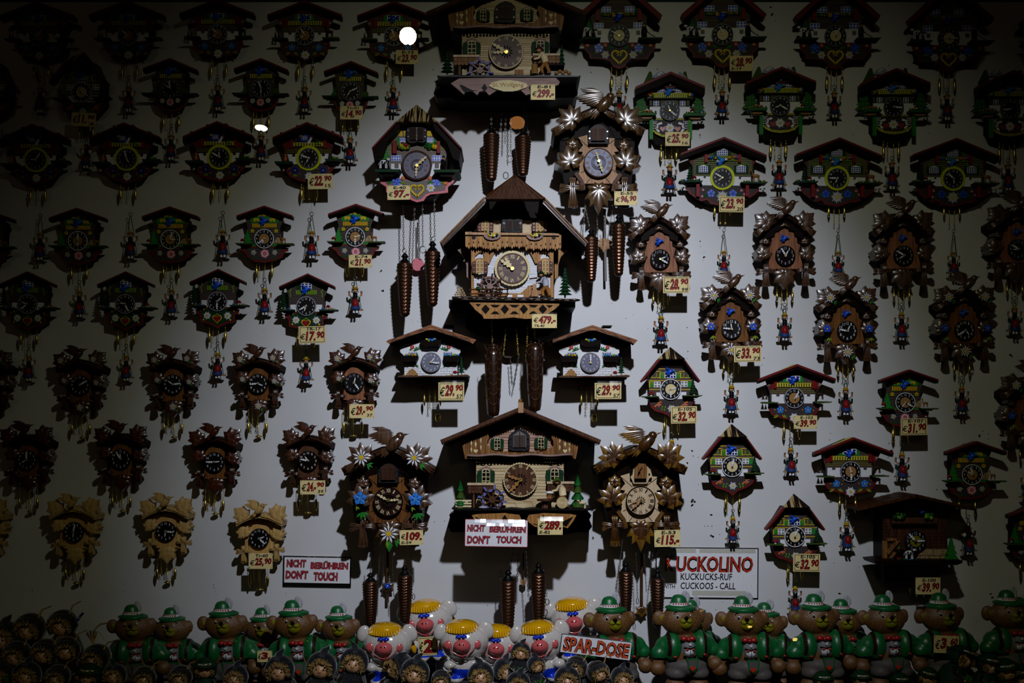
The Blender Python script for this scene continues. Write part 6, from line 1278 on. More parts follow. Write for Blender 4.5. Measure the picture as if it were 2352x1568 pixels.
# ================================================================== paper tags and signs
def tag(px0, px1, py0, py1, depth, price, code='', small='', cents='', frame=False, sleeve=0, roll=0, label='', code_low=False, layout=None, name='price_tag'):
    ax, ay = (px0+px1)/2, (py0+py1)/2; t = Tpl(0, 0, 1, ax, ay, da=depth); t.persp = False; w, h = px1-px0, py1-py0; B = lambda f, g: (px0+w*f, py0+h*g)
    t.part('card'); t.box(px0, px1, py0, py1, -1.2, 0, 'tag')
    if frame:
        for a, b, c, d in ((.05, .95, .055, .085), (.05, .95, .915, .945), (.05, .07, .055, .945), (.93, .95, .055, .945)): t.box(px0+w*a, px0+w*b, py0+h*c, py0+h*d, 0, .15, 'tagline')
    else:
        for a in (.03, .94):
            for b in (.04, .90): t.disc(px0+w*(a+.015), py0+h*(b+.03), 1.0, 0, .15, 'tagline', 6)
    t.part('lettering')
    def T(s, a, b, c, d, col='ink', bold=.0, out=False, sh=.12):
        if out: t.text(s, px0+w*a, px0+w*b, py0+h*c, py0+h*d, .3, 'ink', .055, 0, sh); t.text(s, px0+w*(a+.008), px0+w*(b-.008), py0+h*(c+.02), py0+h*(d-.02), .5, 'inkred', .012, 0, sh)
        else: t.text(s, px0+w*a, px0+w*b, py0+h*c, py0+h*d, .3, col, bold, 0, sh)
    top = .30 if code and not code_low else .12; bot = .72 if code_low else .88
    if code and not code_low: T(code, .28, .82, .05, .26, bold=.03)
    if code_low: T(code, .08, .50, .75, .94, bold=.03)
    T('€', .06, .24, top+.14, bot-.10, bold=.012)
    e = .64 if cents else .95
    if len(price) > 3 and not cents: e = .96
    T(price, .27, e, top, bot if not small else .80, out=True)
    if cents: T(cents, .66, .96, top, top+(.42 if not small else .36), out=True)
    if small: T(small, .70, .93, .68, .90, bold=.02)
    if sleeve:
        t.glare(px0+w*.1, px1+1, py0-4, py0+(6 if sleeve == 1 else 9), 1, 6, int(px0))
    return place(t, name, ax, ay, label, 'price tag', 'handwritten price tags', depth=depth, roll=roll)
# ================================================================== the setting
def boxes_obj(name, bs, m, kind='structure', parent=None):
    t = Tpl(0, 0, 1, CX, CY, persp=False); t.part(name)
    for b in bs: t.box(*b[:6], b[6] if len(b) > 6 else m)
    o = bpy.data.objects.new(name, mesh_of(t.c, name)); COL.objects.link(o); o.location = (0, 0, CAMZ)
    if kind: o['kind'] = kind
    if parent: o.parent = parent
    return o
FLOOR = 1592
rn = random.Random(12)
wall = Tpl(0, 0, 1, CX, CY, persp=False); wall.part('wall_back'); wall.box(-500, 2900, 5, FLOOR+40, -14, 0, 'wallpaint')
# old screw holes and brown specks on the paint
for x, y, r in ((1357, 166, 2), (1359, 187, 1), (1510, 159, 2), (1657, 187, 1.5), (1697, 186, 1.2), (1771, 16, 2.5), (1775, 32, 3), (1781, 48, 2), (1607, 310, 2.2), (1608, 315, 1.6), (1959, 309, 1.8), (2042, 150, 2), (2134, 306, 2),
    (876, 622, 2.4), (880, 669, 3), (995, 160, 2), (997, 171, 1), (998, 187, 1.6), (974, 215, 1.5), (1608, 554, 2), (1609, 566, 1.2), (1617, 580, 1.5), (1617, 590, 2.4), (1615, 598, 1.2), (1591, 1148, 5), (1590, 1160, 3), (1590, 1035, 2.2),
    (1592, 1047, 2), (1604, 1050, 1.3), (1578, 1062, 2.4), (1604, 1113, 1.5), (1602, 1125, 1.2), (1634, 1182, 2.5), (1635, 1208, 2), (1636, 1231, 3.4), (1619, 1208, 1.5), (1626, 1208, 1.5), (1653, 1227, 1.8), (1363, 1235, 2.6), (1349, 1241, 2),
    (1342, 1222, 1.6), (1021, 1196, 1.4), (998, 1198, 1.4), (491, 1343, 1.6), (492, 1349, 1.4), (494, 1357, 1.2), (496, 1364, 1.4), (657, 1362, 1.2), (74, 1352, 1.8), (74, 1358, 1.6), (284, 1341, 1), (283, 1357, 1.6), (1302, 1371, 1.6), (1308, 1368, 1.2),
    (1316, 1372, 1.6), (1120, 1390, 2), (1054, 1397, 1), (1461, 1394, 1.8), (1469, 1392, 1.4), (1644, 1400, 2), (1660, 1382, 1.4), (1461, 1456, 1.6), (2083, 981, 1), (1905, 1010, 2), (1908, 995, 1.2), (2042, 1018, 2), (2249, 1000, 3.4), (2257, 990, 2),
    (2270, 996, 1.5), (2271, 1008, 1.5), (2271, 1018, 1.6), (2272, 1043, 2.4), (2046, 1034, 3), (2040, 1050, 1.6), (2152, 1124, 2), (2022, 1130, 2), (2022, 1142, 2), (1915, 1293, 1.4), (1973, 1302, 1.4), (1985, 1222, 1.2), (1995, 1265, 1), (1928, 1363, 2.6),
    (2306, 1213, 1.4), (2276, 1364, 2.2), (2280, 1372, 3), (2248, 1380, 1.2), (1438, 731, 1.8), (1397, 697, 1), (1405, 697, 1), (1453, 723, 1), (1578, 752, 1.8), (1488, 754, 1.5), (1580, 807, 1.6), (1578, 823, 1.4), (1505, 852, 1.2), (1716, 837, 1.2),
    (1684, 932, 1.4), (1750, 838, 1.6), (1755, 822, 2), (960, 738, 1.2), (947, 738, 1), (180, 1263, 1.3), (497, 780, 1.6), (606, 760, 1), (1492, 1160, 1), (1551, 967, 1.6), (2136, 815, 1.6), (2132, 845, 1.4), (2070, 800, 1), (2322, 816, 3), (2048, 771, 1.2)):
    for k in range(3 if r > 2 else 1): wall.disc(x+rn.uniform(-r, r)*(k > 0), y+rn.uniform(-r, r)*(k > 0), r*rn.uniform(.5, .8), -2, .25, 'hole', 7)
wall.stroke([(400, 375), (412, 372)], 1.2, -1, .3, 'black')
wo = bpy.data.objects.new('wall_back', mesh_of(wall.c, 'wall_back')); COL.objects.link(wo); wo.location = (0, 0, CAMZ); wo['kind'] = 'structure'
boxes_obj('trim_1', [(-500, 2900, -60, 5, -14, -6)], 'dgreen')
FL = [(-500, 2900, FLOOR, FLOOR+16, -14, 420)]        # display floor; raised steps are added with the figures

# ================================================================== clocks
G = {}
T = {}
T['gable'] = tpl_gable(); T['small'] = tpl_small(); T['kids'] = tpl_kids(); T['meadow'] = tpl_meadow(); T['heart'] = tpl_heart(); T['steep'] = tpl_steep()
T['ringed'] = tpl_ringed(); T['roseheart'] = tpl_rose_heart(); T['trees'] = tpl_trees(); T['cottage'] = tpl_cottage(); T['barn'] = tpl_barn()
T['cflow'] = tpl_mini_carved('w_oak', 'w_carve', True); T['cflowl'] = tpl_mini_carved('w_maple', 'w_carve', True, 'lgrey', 'dial'); T['cbrown'] = tpl_mini_carved('w_oak', 'w_red', False); T['cbrownd'] = tpl_mini_carved('w_walnut', 'w_carve', False, base='dark')
T['cpale'] = tpl_mini_carved('w_palef', 'w_pale', False, base='dial')
T['bird1'] = tpl_carved('w_maple', 'w_carve2', False, 'dark', 'lgrey'); T['bird2'] = tpl_carved('w_oak', 'w_carve2', True, 'dial', 'white')
def A(h, m): return (h*30+m*.5, m*6)
MINI = 'small painted quartz cuckoo clocks'
rows = [
 ('gable', 'small chalet clock with yellow planked gable, top row', 'painted chalet clocks with planked gables in the top row', [(89, 83, 1, A(10, 5), 'leftmost, in the dark corner'), (293.4, 81.3, 1, A(7, 52), 'second from the left edge'), (499.5, 78, 1, A(7, 53), 'third from the left edge'), (699.8, 81.3, 1, A(7, 55), 'fourth from the left edge'), (904.5, 83, 1, A(7, 57), 'beside the huge chalet, wearing a price tag')]),
 ('small', 'small brown chalet clock with rose between two daisies', 'brown rose and daisy clocks in the second row', [(391.6, 202.5, 1, A(9, 58), 'leftmost of the three'), (599.4, 202.6, 1, A(5, 57), 'middle one of the three'), (805, 209, 1, A(7, 11), 'wearing the 14.90 tag')]),
 ('kids', 'small red-roofed clock with ringed dial', 'painted clocks with ringed dials and swinging girls', [(82.3, 366.7, 1, A(9, 6), 'leftmost and darkest'), (290.8, 363.5, 1, A(4, 58), 'second from the left edge'), (504, 360.5, 1, A(11, 50), 'third from the left edge'), (708.8, 362.7, 1, A(6, 48), 'wearing the 22.90 tag')]),
 ('meadow', 'small clock with yellow flowers and rose', 'meadow flower clocks left of the centre', [(-32, 555, 1, A(10, 10), 'cut off by the left edge'), (179, 552.9, 1, A(6, 1), 'leftmost whole one'), (391.4, 549.5, 1, A(3, 3), 'above the second strawberry heart clock'), (606.8, 547.9, 1, A(6, 38), 'between two swinging girls'), (815.8, 543.7, 1, A(2, 30), 'wearing the 21.90 tag')]),
 ('heart', 'small clock with a red strawberry heart between two daisies', 'strawberry heart clocks', [(63, 698, 1, A(9, 38), 'leftmost in the dark'), (287.9, 697.8, 1, A(9, 26), 'second from the left edge'), (499, 692.2, 1, A(1, 30), 'third from the left edge'), (703.2, 702.6, 1, A(6, 40), 'wearing the 17.90 tag')]),
 ('cflow', 'small carved brown edelweiss clock', 'carved edelweiss clocks', [(-30, 885, 1, A(10, 10), 'cut off by the left edge'), (184.4, 884.5, 1, A(2, 10), 'leftmost whole one'), (397.3, 882.9, 1, A(10, 14), 'above the reddish carved clocks, second from the left'), (592.6, 881.2, 1, A(3, 44), 'right of the blurred swinging girl')]),
 ('cbrown', 'small carved reddish brown clock with bird on top', 'plain carved brown clocks', [(63, 1056, 1, A(8, 0), 'leftmost in the dark'), (277.9, 1053.9, 1, A(11, 55), 'above the first two pale wood clocks'), (492.8, 1060.9, 1, A(2, 45), 'above the 25.90 pale clock')]),
 ('cpale', 'small carved pale natural wood clock with bird on top', 'pale natural wood clocks', [(-42, 1222, 1, A(5, 10), 'cut off by the left edge'), (170.2, 1221, 1, A(6, 2), 'leftmost whole one'), (381.5, 1219.3, 1, A(6, 16), 'middle one'), (595.5, 1235.8, 1, A(2, 22), 'wearing the 25.90 tag')]),
 ('roseheart', 'tall cow and yellow heart clock, top row', 'painted heart and cow clocks', [(1421.8, 81.3, 1, A(2, 50), 'right beside the huge top chalet'), (1659.3, 79, 1, A(5, 57), 'with the 28.90 tag'), (1918.3, 82, 1, A(12, 4), 'third of them'), (2178, 87.7, 1, A(9, 15), 'fourth, nearly black in shade'), (2436, 92, 1, A(9, 15), 'cut off by the right edge')]),
 ('trees', 'fir-flanked clock with heart gable', 'fir tree chalet clocks', [(1538.8, 253.5, 1, A(11, 22), 'wearing the 25.90 tag'), (1791.7, 242.3, 1, A(8, 20), 'second of them'), (2052, 245.5, 1, A(3, 16), 'third of them, in shade'), (2319.5, 250, 1, A(8, 44), 'at the dark right edge')]),
 ('ringed', 'wide striped chalet clock with yellow ring', 'yellow ringed chalet clocks', [(1659.4, 407.6, 1, A(7, 50), 'wearing the 23.90 tag'), (1923, 408.8, 1, A(6, 45), 'middle one'), (2189.3, 409.8, 1, A(5, 52), 'nearest the right edge')]),
 ('bird1', 'carved walnut clock with maple leaves and a blue bird', 'maple leaf clocks with blue birds', [(1516.5, 594.6, 1, A(2, 20), 'wearing the 28.90 tag'), (1803.6, 586.8, 1, A(12, 55), 'second of them'), (2075, 586, 1, A(7, 50), 'third of them, in shade'), (2337.5, 571.8, 1, A(8, 50), 'at the dark right edge')]),
 ('bird2', 'carved clock with edelweiss, gentians and blue bird', 'gentian and edelweiss carved clocks', [(1680, 754.6, 1, A(11, 46), 'wearing the 33.90 tag'), (1945.4, 759.3, 1, A(12, 47), 'middle one'), (2215, 757.5, 1, A(4, 39), 'with a girl on a swing below'), (2368, 958, 1, A(8, 50), 'cut off by the right edge')]),
 ('steep', 'steep-roofed clock with striped hip', 'steep roofed clocks with striped hips', [(1540.6, 893.8, 1, A(2, 30), 'highest of the three lit ones'), (1681.8, 1071, 1, A(12, 2), 'with no tag, just above the KUCKOLINO sign'), (1825.6, 1232, 1, A(12, 3), 'lowest, above the bears'), (188, 212, .98, A(11, 20), 'in the dark upper left with an old tag'), (-30, 212, .98, A(11, 20), 'cut off by the left edge')]),
]
for key, base, grp, items in rows:
    for i, (x, y, s, tm, wh) in enumerate(items):
        skip = ('pendulum',) if False else ()
        place(T[key], 'cuckoo_clock', x, y, base+', '+wh if len((base+', '+wh).split()) <= 16 else base.replace('small ', '')+', '+wh, 'cuckoo clock', grp, s, tm, skip=skip)
place(T['cflowl'], 'cuckoo_clock', 813.1, 879.6, 'carved edelweiss clock with light wood front and the 29.90 tag, left of a cottage', 'cuckoo clock', 'carved edelweiss clocks', 1, A(12, 24))
place(T['cbrownd'], 'cuckoo_clock', 707.6, 1058, 'carved walnut brown clock with bird, wearing the 24.90 tag', 'cuckoo clock', 'plain carved brown clocks', 1, A(10, 47))
for x, y, s, tm, wh in ((1823, 913, 1.035, A(2, 5), 'wearing the E-103 tag'), (1952, 1081.7, 1.06, A(11, 30), 'without a tag')):
    place(T['gable'], 'cuckoo_clock', x, y, 'yellow gabled blue flower clock at lower right, '+wh, 'cuckoo clock', 'planked gable clocks at lower right', s, tm)
for x, y, s, tm, wh in ((2077.9, 923.6, 1.03, A(7, 20), 'wearing the E-101 tag'), (2230.6, 1089, 1.06, A(9, 57), 'right of the dark barn roof'), (2372, 1233, 1.06, A(9, 0), 'cut off by the right edge')):
    place(T['meadow'], 'cuckoo_clock', x, y, 'rose and fir clock at lower right, '+wh, 'cuckoo clock', 'rose and fir clocks at lower right', s, tm)
for x, y, tm, wh in ((990, 831.8, A(1, 16), 'left of the carved wooden weights'), (1354.3, 832.5, A(12, 0), 'right of the carved wooden weights')):
    place(T['cottage'], 'cuckoo_clock', x, y, 'white cottage clock with wooden roof, flower boxes and clover, '+wh, 'cuckoo clock', 'white cottage clocks', 1, tm)
place(T['barn'], 'cuckoo_clock', 2103.5, 1242.7, 'large dark wooden barn clock with cow figure, wearing the E-100 tag', 'cuckoo clock', None, 1, A(2, 53))

# large clocks
t = tpl_large_carved('w_oak', 'w_carve2', True, 565, 920, 'strap', 'ivory', 'dark'); t.hands(562, 905, 130, 150, 124, 'ivory')
for x, y0, y1 in ((851, 1315, 1438), (930, 1298, 1431)):
    u = lambda a, b: ((a-780)*5.057, (b-970)*5.057)
    a, b = u(x, y0-45); long_chain(t, a, b, u(x, y0)[1], 80, 11); a, b = u(x, y0); pinecone(t, a, b, u(x, y1)[1], 92, 95, rows=17); 
for x, y1, x1 in ((881, 1368, 878), (901, 1370, 904), (945, 1345, 949), (872, 1360, 868)): a, b = u(x, 1265); a1, b1 = u(x1, y1); long_chain(t, a, b, b1, 70, 10, 'steel', a1)
a, b = u(950, 1370); t.part('chain_ring'); t.link(a, b, 13, 36, 4, 95, 'steel', n=12)
t.part('pendulum', label='pendulum with a carved leaf and a blue flower'); a, b = u(890, 1260); a1, b1 = u(890, 1395); t.box(a-14, a+14, b, b1-60, 18, 22, 'w_walnut'); t.leaf(a, u(0, 1345)[1], 100, 180, 22, 6, 'w_carve2', 4, BROAD); t.bflower(a, u(0, 1345)[1], 36, 30, 'blue', 'white')
place(t, 'cuckoo_clock', 780+565/5.057, 970+920/5.057, 'large carved cuckoo clock with painted edelweiss and bright blue flowers', 'cuckoo clock', 'large carved leaf and bird clocks', times=A(2, 50))
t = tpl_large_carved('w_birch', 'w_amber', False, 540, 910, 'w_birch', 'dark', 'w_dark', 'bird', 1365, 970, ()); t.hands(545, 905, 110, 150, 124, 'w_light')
for x, y0, y1 in ((1437, 1290, 1425), (1510, 1305, 1440)):
    u = lambda a, b: ((a-1365)*5.057, (b-970)*5.057)
    a, b = u(x, y0); pinecone(t, a, b, u(x, y1)[1], 84, 95, rows=17)
for x, y0, x1, y1 in ((1429, 1240, 1420, 1362), (1430, 1245, 1414, 1352), (1461, 1270, 1464, 1372), (1479, 1272, 1485, 1360), (1499, 1270, 1490, 1355), (1508, 1268, 1504, 1320)): a, b = u(x, y0); a1, b1 = u(x1, y1); long_chain(t, a, b, b1, 88, 10, 'steel', a1)
a, b = u(1464, 1380); t.part('chain_ring'); t.link(a, b, 14, 34, 4, 88, 'steel', n=12)
t.part('pendulum', label='pendulum with a carved leaf'); a, b = u(1474, 1270); b1 = u(0, 1400)[1]; t.box(a-14, a+14, b, b1, 18, 22, 'w_walnut'); t.leaf(a, b1, 95, 180, 22, 6, 'w_amber', 4, BROAD)
place(t, 'cuckoo_clock', 1365+540/5.057, 970+910/5.057, 'large glossy amber carved leaf clock with pale dial and small bird door', 'cuckoo clock', 'large carved leaf and bird clocks', times=A(8, 38))
t = tpl_large_carved('w_light', 'w_carve3', False, 580, 925, 'paleblue', 'tan', 'w_shingle', 'shutter', 1260, 190, (.30, .38, .46)); t.hands(585, 905, 110, 145, 124, 'ivory')
u = lambda a, b: ((a-1260)*5.057, (b-190)*5.057)
for x, y0, y1 in ((1358, 545, 648), (1421, 512, 635)): a, b = u(x, y0-20); pinecone(t, a, b, u(x, y1)[1], 80, 100, rows=15)
for x, y0, x1, y1 in ((1344, 470, 1338, 545), (1342, 465, 1353, 520), (1371, 490, 1374, 590), (1407, 470, 1412, 510), (1409, 475, 1400, 520), (1387, 495, 1390, 540)): a, b = u(x, y0); a1, b1 = u(x1, y1); long_chain(t, a, b, b1, 85, 10, 'steel', a1)
t.part('pendulum', label='wooden pendulum with a carved leaf'); a, b = u(1389, 480); b1 = u(0, 645)[1]; t.prism([(a-12, b), (a+12, b), (a+26, b1), (a-2, b1)], 30, 36, 'greywood'); t.leaf(a+8, u(0, 555)[1], 120, 190, 36, 8, 'w_light', 4, BROAD)
place(t, 'cuckoo_clock', 1260+580/5.057, 190+925/5.057, 'large carved leaf clock with grey-blue dial and shuttered door, above the maple leaf clocks', 'cuckoo clock', 'large carved leaf and bird clocks', times=A(11, 27))

t = tpl_grand(820, 0, 1075, 372, 168, 1); u = lambda a, b: ((a-820)*3.137, b*3.137)
for x, y0, y1 in ((1128.7, 287, 417), (1201, 296, 405)): a, b = u(x, y0); pinecone(t, a, b, u(x, y1)[1], 58, 62)
for x, y0, x1, y1 in ((1129, 245, 1128, 300), (1153, 245, 1150, 300), (1173, 245, 1173, 350), (1203, 240, 1203, 300), (1213, 300, 1216, 340), (1162, 245, 1160, 330), (1208, 250, 1212, 300)): a, b = u(x, y0); a1, b1 = u(x1, y1); long_chain(t, a, b, b1, 58, 9, 'steel', a1)
a, b = u(1171, 365); t.part('chain_ring'); t.link(a, b, 18, 24, 3, 75, 'steel', n=12)
place(t, 'cuckoo_clock', 820+1075/3.137, 372/3.137, 'huge brown chalet clock at the top with oval St. Wolfgang plaque', 'cuckoo clock', 'big chalet clocks of the middle column', times=A(8, 50))
t = tpl_grand(960, 900, 738, 633, 206, 2); u = lambda a, b: ((a-960)*3.137, (b-900)*3.137)
for x, y0, y1 in ((1167, 1308, 1461), (1237, 1292, 1440)): a, b = u(x, y0); pinecone(t, a, b, u(x, y1)[1], 56, 112, rows=17)
for x, y0, x1, y1 in ((1208, 1260, 1214, 1370), (1190, 1270, 1188, 1335), (1150, 1310, 1150, 1345), (1248, 1310, 1256, 1370), (1236, 1285, 1237, 1300), (1180, 1255, 1172, 1300)): a, b = u(x, y0); a1, b1 = u(x1, y1); long_chain(t, a, b, b1, 90, 9, 'steel', a1)
a, b = u(1257, 1382); t.part('chain_ring'); t.link(a, b, 13, 22, 3, 90, 'steel', n=12)
t.part('pendulum', label='pale wooden pendulum tip'); a, b = u(1202, 1270); a1, b1 = u(1202, 1330); t.box(a-5, a+5, b, b1, 20, 24, 'w_walnut'); t.prism([(a-22, b1), (a+22, b1), (a+22, b1+30), (a, b1+50), (a-22, b1+30)], 20, 26, 'w_light')
place(t, 'cuckoo_clock', 960+738/3.137, 900+633/3.137, 'wide pale plank chalet clock with blue water wheel, lowest of the middle column', 'cuckoo clock', 'big chalet clocks of the middle column', times=A(9, 37))
t = tpl_huge(); u = lambda a, b: ((a-1000)*4.356, (b-390)*4.356)
for x, y0, y1 in ((1133, 790, 956), (1229, 779, 944)):
    a, b = u(x, y0); c, e = u(x, y1); H = e-b; t.part('carved_wooden_weight', label='smooth carved wooden cone with leaf cuts')
    t.lathe(a, 120, [(b, 30), (b+8, 48), (b+18, 56), (b+26, 44), (b+40, 44), (b+50, 60), (b+80, 82), (b+120, 86), (b+H*.3, 86), (b+H*.65, 76), (b+H*.93, 62), (b+H*.985, 52), (e, 20)], 'w_plug', 28)
    for k in range(6):
        for q in (-1, 0, 1):
            yy = b+110+k*100-(50 if q else 0); rr = 86-24*max(0, (yy-b)/H-.25); xx = a+q*rr*.68; dd = 120+math.sqrt(max(0, rr**2-(xx-a)**2))/t.sc
            if yy < e-60: w = 44 if q == 0 else 26; dl = 120+math.sqrt(max(1, rr**2-(xx-w-a)**2))/t.sc if abs(xx-w-a) < rr else 121; dr = 120+math.sqrt(max(1, rr**2-(xx+w-a)**2))/t.sc if abs(xx+w-a) < rr else 121; t.tube([(xx-w, yy-55, dl), (xx-w*.7, yy-18, (dd+dl)/2+.6), (xx, yy, dd+.3), (xx+w*.7, yy-18, (dd+dr)/2+.6), (xx+w, yy-55, dr)], [1, 4.5, 5.5, 4.5, 1], 'w_walnut', 5)
for x, y0, x1, y1, c in ((1129, 735, 1131, 788, 'brass'), (1162, 755, 1156, 815, 'brass'), (1186, 755, 1190, 815, 'brass'), (1212, 750, 1208, 830, 'brass'), (1227, 740, 1228, 780, 'brass'), (1172, 820, 1176, 885, 'steel'), (1192, 815, 1180, 888, 'steel')): a, b = u(x, y0); a1, b1 = u(x1, y1); long_chain(t, a, b, b1, 112 if c == 'brass' else 40, 11, c, a1)
t.part('pendulum', label='dark round wooden pendulum bob'); a, b = u(1168, 740); a1, b1 = u(1168, 800); t.box(a-8, a+8, b, b1, 20, 24, 'w_walnut'); t.disc(a, b1, 95, 20, 28, 'w_carve', 26)
place(t, 'cuckoo_clock', 1000+770/4.356, 390+985/4.356, 'huge steep chalet clock with shingled hip and white scalloped dial in the very middle', 'cuckoo clock', 'big chalet clocks of the middle column', times=A(10, 51))
t = tpl_painted_large()
place(t, 'cuckoo_clock', 820+430/3.136, 1190/3.136, 'painted steep-roofed clock with cow figure, pink border and two pine cone weights', 'cuckoo clock', None, times=A(6, 8))

# ================================================================== price tags and signs
tag(909, 960, 115, 147, 60, '23.', 'E-15', cents='90', label='cream tag reading 23.90 on the gabled clock beside the bright lamp reflection', roll=1)
tag(1219, 1275, 194, 229, 186, '299.-', 'E-81', label='cream tag reading E-81 and 299 on the St. Wolfgang chalet', sleeve=1)
tag(889.5, 942, 426, 458.5, 126, '97.-', 'E-40', label='cream tag reading E-40 and 97 on the pink bordered clock', roll=-1)
tag(781, 833, 243, 274, 58, '14.', 'Tr-01', cents='90', label='cream tag reading 14.90 on the brown rose clock')
tag(164, 220, 259, 290, 58, '11.', '', '3', '90', label='old yellowed tag numbered 3 in the dark upper left', roll=3)
tag(707, 764, 399, 434, 62, '22.', '', '15', '90', label='cream tag reading 22.90 and 15 on the ringed clock', roll=-1)
tag(1676, 1730, 128, 163, 62, '28.', 'E-19', cents='90', code_low=True, label='cream tag reading 28.90 and E-19 on the top row heart clock')
tag(1528, 1584, 303, 335, 62, '25.', '', '16', '90', label='cream tag reading 25.90 and 16 on the fir tree clock')
tag(1411, 1464, 439, 471, 132, '96,', 'E-55', cents='90', label='cream tag reading E-55 and 96,90 on the large carved clock', sleeve=1)
tag(1652, 1710, 451, 487, 64, '23.', '', '20', '90', True, label='framed tag reading 23.90 and 20 on the yellow ringed clock', roll=1)
tag(801, 854, 585, 614, 58, '21.', 'E-74', cents='90', label='cream tag reading E-74 and 21.90 above the red skirted girl')
tag(686, 748, 749, 788, 76, '17.', 'TR-17', cents='90', frame=True, label='framed tag reading TR-17 and 17.90 below a strawberry heart', roll=-1)
tag(1222, 1279, 721, 753, 182, '479.-', 'TR-40', label='glaring tag reading 479 on the lattice apron of the middle chalet', code_low=True, sleeve=1)
tag(1007, 1066, 878, 919, 104, '29.', '', '57', '90', True, 1, label='framed tag reading 29.90 and 57 on the left white cottage')
tag(1366, 1427, 879, 916, 104, '29.', '', '57', '90', True, 1, label='framed tag reading 29.90 and 57 on the right white cottage')
tag(1523, 1583.5, 635, 673, 82, '28.', '', '99', '90', True, 1, label='framed tag reading 28.90 and 99 on the maple leaf clock')
tag(1686, 1749, 794, 831, 82, '33.', '', '73', '90', True, label='framed tag reading 33.90 and 73 on the gentian clock', roll=-1)
tag(1541, 1601, 933, 972, 58, '32.', 'E-105', cents='90', frame=True, label='framed tag reading E-105 and 32.90 on the highest steep roofed clock', roll=-1)
tag(1823.5, 1877, 954, 984.6, 62, '39.', 'E-103', cents='90', label='cream tag reading E-103 and 39.90')
tag(2069, 2130, 960.5, 999, 62, '31.', 'E-101', cents='90', frame=True, label='framed tag reading E-101 and 31.90', roll=-1)
tag(1822, 1883.6, 1271.5, 1312.5, 58, '32.', 'E-105', cents='90', frame=True, label='framed tag reading E-105 and 32.90 on the lowest steep roofed clock', roll=1)
tag(2103, 2160, 1326, 1364.5, 100, '39.', 'E-100', cents='90', label='cream tag reading E-100 and 39.90 below the dark barn')
tag(802.5, 859.5, 928, 960, 78, '29.-', '', '37', '90', label='cream tag reading 29.90 and 37 on the light fronted edelweiss clock')
tag(689.4, 747, 1103, 1135, 80, '24.-', '', '39', '90', label='cream tag reading 24.90 and 39 on the walnut clock')
tag(571, 626, 1270, 1306, 80, '25,', 'Tr-60', cents='90', label='cream tag reading Tr-60 and 25.90 on the pale wood clock')
tag(918, 972, 1217, 1251, 132, '109.', 'E-59', label='cream tag reading 109 and E-59 under the blue flowers', code_low=True, roll=-1)
tag(1235, 1292.5, 1190, 1227.7, 188, '289.', 'E-82', label='cream tag reading 289 and E-82 beside the big warning sign', code_low=True, sleeve=1)
tag(1503, 1563, 1216.7, 1255.4, 132, '115.-', 'E-53', label='cream tag reading E-53 and 115 on the amber carved clock', roll=-1)
tag(960.7, 1006, 1462, 1505, 160, '2.', frame=True, label='framed tag starting with 2 between the pigs, half covered', roll=-3)
tag(2145, 2202, 1459.5, 1499.6, 178, '3,', cents='60', label='cream tag reading 3.60 on the chest of a bear', roll=2)
tag(591, 625, 1494, 1520, 170, '3,', label='blank topped tag between the bears at lower left, mostly hidden')

def sign(name, x0, x1, y0, y1, depth, rows_, bw, label, roll=0, col='ink', board='signwhite', bot=None, sleeve=None):
    cx, cy = (x0+x1)/2, (y0+y1)/2; t = Tpl(0, 0, 1, cx, cy, persp=False); t.part('sign_board'); t.box(x0, x1, y0, y1, -1.5, 0, board)
    for a, b, c, d in ((x0, x1, y0, y0+bw), (x0, x1, y1-(bot or bw), y1), (x0, x0+bw, y0, y1), (x1-bw, x1, y0, y1)): t.box(a, b, c, d, 0, .2, col)
    t.part('lettering')
    for s, a, b, c, d, co, bold, out in rows_:
        if out: t.text(s, a, b, c, d, .3, 'ink', bold+.045, 0, .05)
        t.text(s, a+.4, b-.4, c+.3, d-.3, .5, co, bold, 0, .05)
    if sleeve:
        t.part('clear_tape', label='shiny clear tape along the top edge')
        t.parts.pop()
        for (a, b, c, d) in sleeve: t.glare(a, b, c, d, .8, 9, int(a))
    return t, cx, cy
t, cx, cy = sign('s', 650, 806.5, 1277, 1347.5, 6, [('NICHT', 658, 703, 1285, 1304, 'signpink', .03, True), ('BERÜHREN', 713, 800, 1287, 1307, 'signpink', .03, True), ("DON'T", 656, 708, 1310, 1331, 'signpink', .03, True), ('TOUCH', 720, 776, 1313, 1334, 'signpink', .03, True)], 3, '', bot=9, sleeve=[(700, 758, 1276, 1281), (762, 796, 1275, 1280)])
place(t, 'warning_sign', cx, cy, 'black framed NICHT BERÜHREN DON\'T TOUCH sign on the wall above the bears', 'sign', 'do not touch signs', depth=4, roll=1)
t, cx, cy = sign('s', 1068, 1212, 1193, 1255, 190, [('NICHT', 1073, 1114, 1205, 1222, 'signpink', .02, True), ('BERÜHREN', 1124, 1208, 1204, 1223, 'signpink', .02, True), ("DON'T", 1073, 1126, 1230, 1250, 'signpink', .02, True), ('TOUCH', 1140, 1198, 1230, 1248, 'signpink', .02, True)], 1.2, '', col='pink', sleeve=[(1090, 1205, 1192, 1200), (1118, 1206, 1201, 1208)])
place(t, 'warning_sign', cx, cy, 'white NICHT BERÜHREN DON\'T TOUCH sign hanging from the pale plank chalet', 'sign', 'do not touch signs', depth=190, roll=1)
t, cx, cy = sign('s', 1506, 1742, 1257, 1374, 3, [('K', 1527, 1549, 1276, 1312, 'signred', .0, True), ('UCKOLINO', 1553, 1730, 1277, 1314, 'signred', .0, True), ('KUCKUCKS-RUF', 1563, 1682, 1316, 1332, 'ink', .012, False), ('WITH', 1522, 1551, 1342, 1352, 'ink', .01, False), ('CUCKOOS - CALL', 1563, 1690, 1337, 1353, 'ink', .012, False)], 2.4, '')
